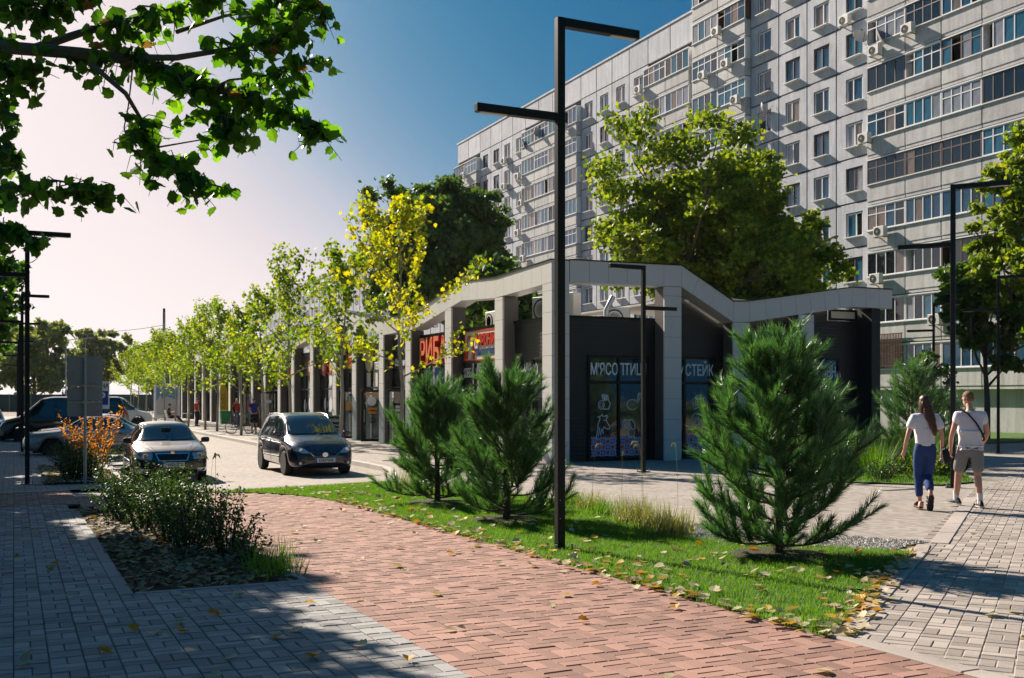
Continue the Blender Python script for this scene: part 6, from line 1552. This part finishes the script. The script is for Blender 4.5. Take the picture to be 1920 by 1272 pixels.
# ------------------------------------------------------------------ people
def skin_geo(J, E, root, sub=2):
    """tube-like flesh grown over a stick skeleton; J name->(x,y,z,rx,ry)"""
    names = list(J); me = bpy.data.meshes.new('sk'); me.from_pydata([J[n_][:3] for n_ in names], [(names.index(a), names.index(b)) for a, b in E], [])
    o = bpy.data.objects.new('sk', me); TMP.collection.objects.link(o); o.modifiers.new('s', 'SKIN').use_smooth_shade = True
    sv = me.skin_vertices[0].data
    for i, n_ in enumerate(names):
        j = J[n_]; sv[i].radius = (j[3], j[4] if len(j) > 4 else j[3]); sv[i].use_root = (n_ == root)
    m_ = o.modifiers.new('d', 'SUBSURF'); m_.levels = sub
    return eval_mesh(o)
def ell(c, r_, n_=16, rot=None):
    bm = bmesh.new(); bmesh.ops.create_uvsphere(bm, u_segments=n_, v_segments=n_//2+2, radius=1)
    Mx = Matrix.Translation(c) @ (rot or Matrix()) @ Matrix.Diagonal((*r_, 1)); bmesh.ops.transform(bm, matrix=Mx, verts=bm.verts)
    me = bpy.data.meshes.new('e'); bm.to_mesh(me); bm.free(); return me
def fuse(mes, voxel, mat, name, sm=4):
    bm = bmesh.new()
    for m_ in mes: bm.from_mesh(m_)
    me = bpy.data.meshes.new(name); bm.to_mesh(me); bm.free()
    o = bpy.data.objects.new('f', me); TMP.collection.objects.link(o)
    r_ = o.modifiers.new('r', 'REMESH'); r_.mode = 'VOXEL'; r_.voxel_size = voxel
    s_ = o.modifiers.new('s', 'SMOOTH'); s_.iterations = sm; s_.factor = .5
    out = eval_mesh(o); out.name = name; out.materials.clear(); out.materials.append(mat); out.polygons.foreach_set('use_smooth', [True]*len(out.polygons))
    return out
m_skin = M('skin', (.50,.27,.19), .5, 0, .08, 8, 60, .05); m_tee = M('white_cotton', (.62,.60,.66), .85, 0, .08, 14, 90, .3); m_denim = M('blue_denim', (.018,.045,.16), .85, 0, .3, 10, 120, .4)
m_shorts = M('grey_jersey', (.19,.19,.20), .85, 0, .12, 12, 110, .3); m_hairb = M('auburn_hair', (.07,.028,.014), .35, 0, .5, 30, 120, .4); m_hairs = M('short_sandy_hair', (.17,.085,.045), .7, 0, .25, 60, 160, .5)
m_shoe = M('black_shoe', (.015,.015,.016), .6, 0, .2, 20, 90, .2); m_sole = M('white_sole', (.5,.48,.45), .7); m_sock = M('white_sock', (.66,.64,.66), .9, 0, .06, 20, 90, .3)
m_redc = M('red_cloth', (.45,.03,.02), .85, 0, .15, 10, 80, .2); m_blk = M('black_cloth', (.014,.014,.017), .85, 0, .2, 10, 80, .2); m_bluec = M('royal_blue_cloth', (.012,.03,.22), .85, 0, .15, 10, 80, .2); m_jean2 = M('faded_jeans', (.09,.12,.2), .85, 0, .2, 10, 80, .2)
m_eye = M('eye_dark', (.02,.015,.012), .2)
def hand(w_, d, side, fwd):
    """palm and five bent fingers from the wrist w_; d down direction, side towards the thumb, fwd palm normal"""
    w_ = Vector(w_); d = Vector(d).normalized(); s = Vector(side).normalized(); f = Vector(fwd).normalized(); mes = []
    mb = MB(); mb.tube([w_-d*.01, w_+d*.04, w_+d*.085], [.024,.030,.028], 10)
    mes.append(mb.mesh('p', m_skin))
    for k, (o_, L) in enumerate(((.026,.070),(.009,.078),(-.009,.072),(-.025,.056))):
        b = w_+d*.078+s*o_; q = [b, b+d*L*.45+f*.006, b+d*L*.78+f*.022, b+d*L*.92+f*.042]
        mb = MB(); mb.tube(q, [.0095,.0088,.008,.0065], 8); mes.append(mb.mesh('f', m_skin))
    b = w_+d*.025+s*.024; mb = MB(); mb.tube([b, b+s*.022+d*.025+f*.006, b+s*.028+d*.055+f*.014], [.011,.0105,.008], 8); mes.append(mb.mesh('t', m_skin))
    return mes
def head(c, yaw, pitch, k=1.):
    """skull, jaw, nose, ears, neck stays with the body; returns flesh meshes, frame"""
    F_ = Matrix.Translation(c) @ Matrix.Rotation(yaw,4,'Z') @ Matrix.Rotation(pitch,4,'X') @ Matrix.Diagonal((k,k,k,1))
    ms = [ell((0,-.012,.025),(.074,.094,.095)), ell((0,.03,-.05),(.056,.062,.066)), ell((0,.098,-.018),(.012,.018,.022)), ell((0,.085,-.062),(.022,.014,.010)),
          ell((.076,-.005,-.008),(.010,.020,.032)), ell((-.076,-.005,-.008),(.010,.020,.032)), ell((0,.085,.022),(.05,.012,.012))]
    for m_ in ms: m_.transform(F_)
    return ms, F_
def face(par, F_):
    for s in (-1, 1):
        m_ = ell((s*.03,.085,.004),(.011,.008,.006), 10); m_.transform(F_); m_.materials.append(m_eye); link('eye', m_, par)
def limbs(J):
    E = [('pel','sp'),('sp','ch'),('ch','nk'),('nk','hd')]
    for s in 'LR': E += [('pel','hip'+s),('hip'+s,'kn'+s),('kn'+s,'cf'+s),('cf'+s,'an'+s),('ch','sho'+s),('sho'+s,'ua'+s),('ua'+s,'el'+s),('el'+s,'fa'+s),('fa'+s,'wr'+s)]
    return E
def mid(a, b, t): return tuple(a[i]+(b[i]-a[i])*t for i in range(3))
def shoe(par, an, toe, mat, sole, up=.0, roll=0.):
    """shoe from ankle to toe direction"""
    a = Vector(an); t = Vector(toe); d = (t-a); d.z = 0; d.normalize(); yaw = math.atan2(d.y, d.x)
    Mx = Matrix.Translation((a.x, a.y, a.z-.085)) @ Matrix.Rotation(yaw,4,'Z') @ Matrix.Rotation(roll,4,'Y')
    prof = [(-.085,.045,.034),(-.06,.085,.04),(.0,.095,.042),(.06,.07,.044),(.12,.055,.048),(.17,.045,.043),(.195,.03,.028)]
    V = []; Fc = []; n_ = 12
    for x, h, w_ in prof:
        for k in range(n_):
            an_ = 2*math.pi*k/n_; V.append((x, math.cos(an_)*w_, .022+max(0, math.sin(an_))*h-.0*(1)))
    for i in range(len(prof)-1):
        for k in range(n_): Fc.append((i*n_+k, i*n_+(k+1)%n_, (i+1)*n_+(k+1)%n_, (i+1)*n_+k))
    Fc += [tuple(range(n_)), tuple((len(prof)-1)*n_+k for k in range(n_-1,-1,-1))]
    mb = MB(); mb.add(V, Fc, Mx); o = mb.build('shoe', mat, par, smooth=True)
    so_ = MB(); out = [(-.092,.03),(-.05,.04),(.05,.044),(.12,.05),(.18,.044),(.205,.02)]
    so_.prism([(x, w_) for x, w_ in out]+[(x, -w_) for x, w_ in out[::-1]], 0, .028, 'z', Mx); so_.build('sole', sole, o, bevel=.006)
    return o, Mx
def person(loc, rz, label, J, wear, hairm, hd, voxel=.008, scale=1., cat='person', handdir=None, group=None):
    p = empty('person', loc, rz, label, cat, group, scale)
    hc, yaw, pitch = hd
    J['hd'] = (hc[0], hc[1]-.01, hc[2]-.06, .045, .045)
    flesh = [skin_geo(J, limbs(J), 'pel', 2)]
    hm, F_ = head(hc, yaw, pitch); flesh += hm
    for s in 'LR':
        w_ = Vector(J['wr'+s][:3]); e = Vector(J['fa'+s][:3]); d = (w_-e).normalized(); sg_ = -1 if s == 'L' else 1
        flesh += hand(w_, d, Vector((0,1,0)), Vector((-sg_,0,0)))
    link('body', fuse(flesh, voxel, m_skin, 'body'), p)
    face(p, F_)
    for nm, JJ, EE, root, mat, vx in wear:
        link(nm, fuse([skin_geo(JJ, EE, root, 2)], vx, mat, nm, 3), p)
    return p, F_
def pose(h=1.80, **kw):
    """default standing joints for a 1.8 m adult; kw overrides joint positions"""
    J = dict(pel=(0,0,.98,.13,.10), sp=(0,.0,1.14,.125,.09), ch=(0,.0,1.36,.145,.10), nk=(0,.01,1.54,.055,.055), hd=(0,.04,1.62,.05,.05))
    for s, g in (('L',-1),('R',1)):
        J['hip'+s] = (g*.095,0,.90,.088,.095); J['kn'+s] = (g*.10,.02,.50,.056,.058); J['cf'+s] = (g*.10,-.01,.36,.052,.058); J['an'+s] = (g*.10,-.01,.09,.034,.04)
        J['sho'+s] = (g*.19,0,1.44,.062,.062); J['ua'+s] = (g*.22,-.01,1.30,.05,.052); J['el'+s] = (g*.25,-.02,1.14,.038,.04); J['fa'+s] = (g*.26,.02,1.04,.038,.04); J['wr'+s] = (g*.265,.06,.89,.024,.027)
    for k, v in kw.items(): J[k] = tuple(v)+J[k][len(v):]
    return J
def grown(J, keys, add, sc=1.): return {k: (J[k][0], J[k][1], J[k][2], J[k][3]*sc+add, J[k][4]*sc+add) for k in keys}
HEAD_AZ = R(36)
# man: white tee, grey shorts, cross-body strap, looking down to the left
mJ = pose(hipL=(-.10,.03,.90), knL=(-.13,.20,.52), cfL=(-.14,.20,.37), anL=(-.16,.22,.11), hipR=(.10,-.02,.90), knR=(.11,.0,.50), cfR=(.11,-.06,.36), anR=(.12,-.10,.10), elL=(-.27,-.03,1.15), faL=(-.275,.03,1.05), wrL=(-.27,.08,.90), elR=(.26,.02,1.16), faR=(.25,.10,1.08), wrR=(.23,.2,.98))
tee = grown(mJ, ['pel','sp','ch','shoL','shoR','uaL','uaR'], .022); tee['pel'] = (0,0,1.04,.178,.145); tee['sp'] = (0,0,1.16,.168,.128); tee['ch'] = (0,0,1.36,.178,.128); tee['nk'] = (0,0,1.50,.085,.075); tee['hem'] = (0,-.005,.955,.19,.158)
for s, g in (('L',-1),('R',1)): tee['ua'+s] = (g*.225,-.01,1.27,.082,.080); tee['sho'+s] = (g*.19,0,1.43,.088,.085)
teeE0 = [('pel','sp'),('sp','ch'),('ch','nk'),('ch','shoL'),('shoL','uaL'),('ch','shoR'),('shoR','uaR')]
teeE = teeE0+[('pel','hem')]
sh_ = {'ws':(0,-.01,1.10,.135,.110),'pel':(0,-.01,1.0,.145,.118),'hipL':(-.09,.03,.87,.108,.115),'thL':(-.125,.13,.66,.098,.10),'lgL':(-.135,.19,.52,.090,.092),'hipR':(.09,-.02,.87,.108,.115),'thR':(.11,-.01,.66,.098,.10),'lgR':(.115,.0,.52,.090,.092)}
shE = [('ws','pel'),('pel','hipL'),('hipL','thL'),('thL','lgL'),('pel','hipR'),('hipR','thR'),('thR','lgR')]
sk_ = lambda s, g: None
man, F_ = person((13.25,11.62,gz(11.62)), -HEAD_AZ, 'man in white t-shirt and grey shorts walking away with a black shoulder strap', mJ, [('t_shirt', tee, teeE, 'pel', m_tee, .01), ('shorts', sh_, shE, 'pel', m_shorts, .01)], m_hairs, ((-.02,.07,1.685), R(28), R(-14)), .008, .985)
hm = [ell((0,-.022,.042),(.079,.092,.086)), ell((0,-.05,.0),(.07,.06,.06))]
for m_ in hm: m_.transform(F_)
link('hair', fuse(hm, .008, m_hairs, 'hair', 2), man)
for s, toe, rl in (('L',(-.30,.45,0),0.0),('R',(.10,.1,0),0.)):
    a = mJ['an'+s][:3]; o, Mx = shoe(man, a, toe, m_shoe, m_sole, 0, rl)
    MB().tube([(a[0],a[1],a[2]-.03),(a[0],a[1],a[2]+.05),(a[0],a[1]+.005,a[2]+.13)], [.044,.042,.046], 12).build('sock', m_sock, man, smooth=True)
    for k in range(3): MB().box(.02+.03*k,.032+.03*k,-.052,.052,.045,.08, Mx @ Matrix.Rotation(R(0),4,'Y')).build('shoe_stripe', m_sole, o)
st = [(-.17,.07,1.46),(-.15,-.03,1.53),(-.06,-.122,1.46),(.05,-.158,1.32),(.14,-.15,1.16),(.19,-.06,1.06),(.17,.08,1.02)]
MB().tube(st, .016, 6).build('shoulder_strap', m_blk, man)
# woman: cropped tee, jeans, long hair, black round bag
wJ = pose(hipL=(-.095,.0,.92), knL=(-.09,.06,.51), cfL=(-.085,.03,.37), anL=(-.08,.0,.10), hipR=(.09,.0,.92), knR=(.05,.08,.50), cfR=(.03,-.10,.42), anR=(.02,-.30,.24), elL=(-.27,-.06,1.16), faL=(-.29,-.04,1.06), wrL=(-.31,.02,.91))
for k in wJ: wJ[k] = (*wJ[k][:3], wJ[k][3]*.88, wJ[k][4]*.88)
tee2 = {'hem':(0,0,.98,.152,.122),'sp':(0,0,1.12,.155,.12),'ch':(0,0,1.36,.165,.118),'nk':(0,0,1.50,.075,.07),'shoL':(-.17,0,1.43,.082,.08),'shoR':(.17,0,1.43,.082,.08),'uaL':(-.235,-.02,1.24,.088,.082),'uaR':(.235,-.02,1.24,.088,.082)}
tE = [('hem','sp'),('sp','ch'),('ch','nk'),('ch','shoL'),('shoL','uaL'),('ch','shoR'),('shoR','uaR')]
jn = {'ws':(0,-.005,1.13,.122,.10),'pel':(0,-.015,.96,.150,.128),'hipL':(-.09,.0,.90,.105,.11),'knL':(-.09,.06,.51,.072,.075),'lwL':(-.082,.01,.17,.062,.062),'hipR':(.09,.0,.90,.105,.11),'knR':(.05,.085,.50,.082,.085),'cfR':(.03,-.10,.42,.078,.08),'lwR':(.025,-.24,.30,.060,.060)}
jE = [('ws','pel'),('pel','hipL'),('hipL','knL'),('knL','lwL'),('pel','hipR'),('hipR','knR'),('knR','cfR'),('cfR','lwR')]
wom, F_ = person((12.45,11.75,gz(11.7)), -HEAD_AZ+R(2), 'woman in cropped white tee and blue jeans with long auburn hair walking away', wJ, [('t_shirt', tee2, tE, 'sp', m_tee, .01), ('jeans', jn, jE, 'pel', m_denim, .01)], m_hairb, ((-.01,.04,1.66), R(14), R(-8)), .008, .965)
hr = [ell((0,-.025,.04),(.084,.098,.09)), ell((0,-.075,-.04),(.078,.05,.12)), ell((.02,-.10,-.16),(.085,.045,.16)), ell((.05,-.125,-.30),(.065,.038,.15)), ell((.075,-.135,-.42),(.045,.03,.12)), ell((-.07,-.03,-.08),(.025,.05,.14))]
for m_ in hr: m_.transform(F_)
link('hair', fuse(hr, .009, m_hairb, 'hair', 3), wom)
o, Mx = shoe(wom, wJ['anL'][:3], (-.10,.3,0), m_skin, m_blk)
for k in range(3): MB().box(-.02+.06*k,.0+.06*k,-.056,.056,.03,.105-.02*k, Mx).build('sandal_strap', m_blk, o, bevel=.006)
o, Mx = shoe(wom, (.02,-.30,.245), (.03,-.1,0), m_skin, m_blk, 0, R(62))
for k in range(3): MB().box(-.02+.06*k,.0+.06*k,-.056,.056,.03,.105-.02*k, Mx).build('sandal_strap', m_blk, o, bevel=.006)
bag = empty('shoulder_bag', (12.45+.25, 11.75-.16, gz(11.7)+.80), -HEAD_AZ, 'round black bag hanging at the hip of the woman', 'bag')
MB().lathe([(.02,-.05),(.11,-.045),(.135,0),(.11,.045),(.02,.05)], 20, Matrix.Rotation(R(80),4,'Y')).build('pouch', m_blk, bag, smooth=True)
MB().tube([(0,.05,.12),(-.02,.06,.4),(-.06,.03,.62)], .008, 6).build('strap', m_blk, bag)
# --- people further down the walk
def far_person(loc, rz, label, top, bottom, hairm, J=None, legs='long', sc=1., jacket=None, hair_long=False):
    J = J or pose()
    t_ = grown(J, ['pel','sp','ch','shoL','shoR','uaL','uaR'], .025); t_['nk'] = (*J['nk'][:3], .075, .07)
    wr = [('shirt', t_, teeE0, 'pel', top, .02)]
    b_ = grown(J, ['pel','hipL','knL','hipR','knR']+(['cfL','anL','cfR','anR'] if legs == 'long' else []), .022)
    bE = [('pel','hipL'),('hipL','knL'),('pel','hipR'),('hipR','knR')]+([('knL','cfL'),('cfL','anL'),('knR','cfR'),('cfR','anR')] if legs == 'long' else [])
    wr.append(('trousers' if legs == 'long' else 'shorts', b_, bE, 'pel', bottom, .02))
    hp = J['hd']; p, F_ = person(loc, rz, label, J, wr, hairm, ((hp[0], hp[1]+.03, hp[2]+.065), 0, 0), .014, sc)
    hm = [ell((0,-.02,.045),(.080,.096,.085))]+([ell((0,-.06,-.05),(.085,.05,.12))] if hair_long else [])
    for m_ in hm: m_.transform(F_)
    link('hair', fuse(hm, .014, hairm, 'hair', 2), p)
    for s in 'LR': shoe(p, J['an'+s][:3], (J['an'+s][0], J['an'+s][1]+.3, 0), m_shoe, m_sole)
    if jacket:
        for s, g in (('L',-1),('R',1)): MB().tube([(g*.16,.0,1.46),(g*.2,.0,1.2),(g*.19,.0,.92)], [.07,.09,.085], 8).build('jacket_front', jacket, p, smooth=True)
    return p
p1 = far_person((10.5,69.0,-.3), R(-70), 'person in red shirt and dark trousers standing before the yellow flag', m_redc, m_blk, m_hairb, sc=.98)
p2 = far_person((12.45,66.2,-.3), R(195), 'blonde woman in red top and dark jacket beside a glass door', m_redc, m_jean2, M('blond_hair', (.45,.3,.14), .6), jacket=m_blk, hair_long=True, sc=.97)
p3 = far_person((11.15,54.6,-.3), R(-20), 'man in blue shirt and black shorts seen from behind with a bicycle', m_bluec, m_blk, m_hairb, legs='short', sc=1.0, J=pose(elL=(-.27,.05,1.16), faL=(-.24,.16,1.12), wrL=(-.18,.26,1.12)))
sJ = pose(pel=(0,0,.50), sp=(0,-.05,.66), ch=(0,-.10,.88), nk=(0,-.08,1.06), hd=(0,-.04,1.14))
for s, g in (('L',-1),('R',1)):
    sJ['hip'+s] = (g*.1,.05,.47,.085,.09); sJ['kn'+s] = (g*.11,.48,.50,.056,.058); sJ['cf'+s] = (g*.11,.58,.38,.05,.055); sJ['an'+s] = (g*.11,.78,.12,.034,.04)
    sJ['sho'+s] = (g*.19,-.10,.96,.062,.062); sJ['ua'+s] = (g*.22,-.05,.82,.05,.05); sJ['el'+s] = (g*.24,.05,.70,.038,.04); sJ['fa'+s] = (g*.2,.16,.74,.036,.04); sJ['wr'+s] = (g*.1,.26,.80,.024,.027)
p4 = far_person((9.75,75.8,-.3), R(-80), 'man in dark clothes sitting on a chair and looking at his hands', m_blk, m_blk, m_blk, J=sJ, sc=1.05)
ch = empty('chair', (9.75,75.8,-.3), R(-80), 'pale slatted chair under the seated man', 'chair')
for z in range(5): MB().box(-.24,.24,-.2+.1*z,-.11+.1*z,.36,.385).build('seat_slat', m_white, ch)
for k in range(4): MB().box(-.24,.24,-.26-.03*k,-.24-.03*k,.5+.12*k,.58+.12*k).build('back_slat', m_white, ch)
for sx in (-.22,.22):
    MB().tube([(sx,-.36,.95),(sx,-.2,.38),(sx,-.25,0)], .015, 6).build('leg', m_steel, ch); MB().tube([(sx,.25,.37),(sx,.28,0)], .015, 6).build('leg', m_steel, ch)
tb = empty('cafe_table', (10.9,76.2,-.3), 0, 'small cafe table beside the seated man', 'table')
MB().lathe([(.35,.70),(.35,.73)], 20).build('top', m_white, tb); MB().tube([(0,0,.70),(0,0,.03)], .025, 8).build('leg', m_steel, tb); MB().lathe([(.22,0),(.2,.03)], 16).build('base', m_steel, tb)
# bicycles
def bicycle(loc, rz, label, sc=1.):
    b = empty('bicycle', loc, rz, label, 'bicycle', 'bicycles', sc)
    for x in (-.52,.52):
        w_ = empty('wheel', (0,0,0)); w_.parent = b; w_.location = (x,0,.34); n_ = 28
        ring = [(.33*math.cos(2*math.pi*k/n_),0,.33*math.sin(2*math.pi*k/n_)) for k in range(n_+1)]
        MB().tube(ring, .02, 6, cap=False).build('tyre', m_tyre, w_, smooth=True)
        sp_ = MB()
        for k in range(12): sp_.tube([(0,0,0),(.32*math.cos(2*math.pi*k/12),0,.32*math.sin(2*math.pi*k/12))], .003, 3, cap=False)
        sp_.build('spokes', m_steel, w_)
    f_ = MB(); P0, P1, P2, P3, P4 = (-.52,0,.34), (-.08,0,.30), (-.2,0,.78), (.38,0,.80), (.52,0,.34)
    for a, c in ((P0,P1),(P1,P2),(P2,P3),(P1,P3),(P0,P2),(P3,P4)): f_.tube([a, c], .016, 6)
    f_.build('frame', m_blk, b); MB().tube([(-.2,0,.78),(-.22,0,.92)], .012, 6).build('seat_post', m_steel, b)
    MB().lathe([(.02,0),(.09,.02),(.07,.05)], 12, Matrix.Translation((-.24,0,.92)) @ Matrix.Diagonal((1.5,.8,1,1))).build('saddle', m_plastic, b, smooth=True)
    MB().tube([(.38,0,.8),(.36,0,.98)], .012, 6).build('stem', m_steel, b); MB().tube([(.32,-.28,1.0),(.38,-.1,.99),(.38,.1,.99),(.32,.28,1.0)], .012, 6).build('handlebar', m_plastic, b)
    MB().lathe([(.03,-.01),(.09,0),(.03,.01)], 14, Matrix.Translation((-.08,-.03,.30)) @ Matrix.Rotation(R(90),4,'X')).build('chainring', m_steel, b)
    for s in (-1, 1): MB().tube([(-.08,s*.03,.30),(-.08+s*.1,s*.06,.30-s*.14),(-.08+s*.1,s*.14,.30-s*.14)], .01, 5).build('pedal', m_plastic, b)
bicycle((10.35,54.0,-.3), R(20), 'bicycle held by the man in blue beside a young tree')
bicycle((9.5,89.5,-.3), R(12), 'parked bicycle at the far rack, left one'); bicycle((10.0,90.3,-.3), R(8), 'parked bicycle at the far rack, right one')

bpy.data.scenes.remove(TMP)
# ------------------------------------------------------------------ the dusty autumn air
hz = MB().box(-2600, 2600, -500, 4600, -2.5, 60).mesh('haze', m_white); hz.materials.clear()
hm_ = bpy.data.materials.new('hazy_air'); hm_.use_nodes = True; t_ = hm_.node_tree; t_.nodes.clear()
pv = t_.nodes.new('ShaderNodeVolumePrincipled'); pv.inputs['Color'].default_value = (.95,.94,.93,1); pv.inputs['Density'].default_value = .00006; pv.inputs['Anisotropy'].default_value = .35
mo = t_.nodes.new('ShaderNodeOutputMaterial'); t_.links.new(pv.outputs[0], mo.inputs['Volume']); hz.materials.append(hm_)
tag(link('haze', hz), 'thin pale haze over the whole street', 'haze', kind='stuff')
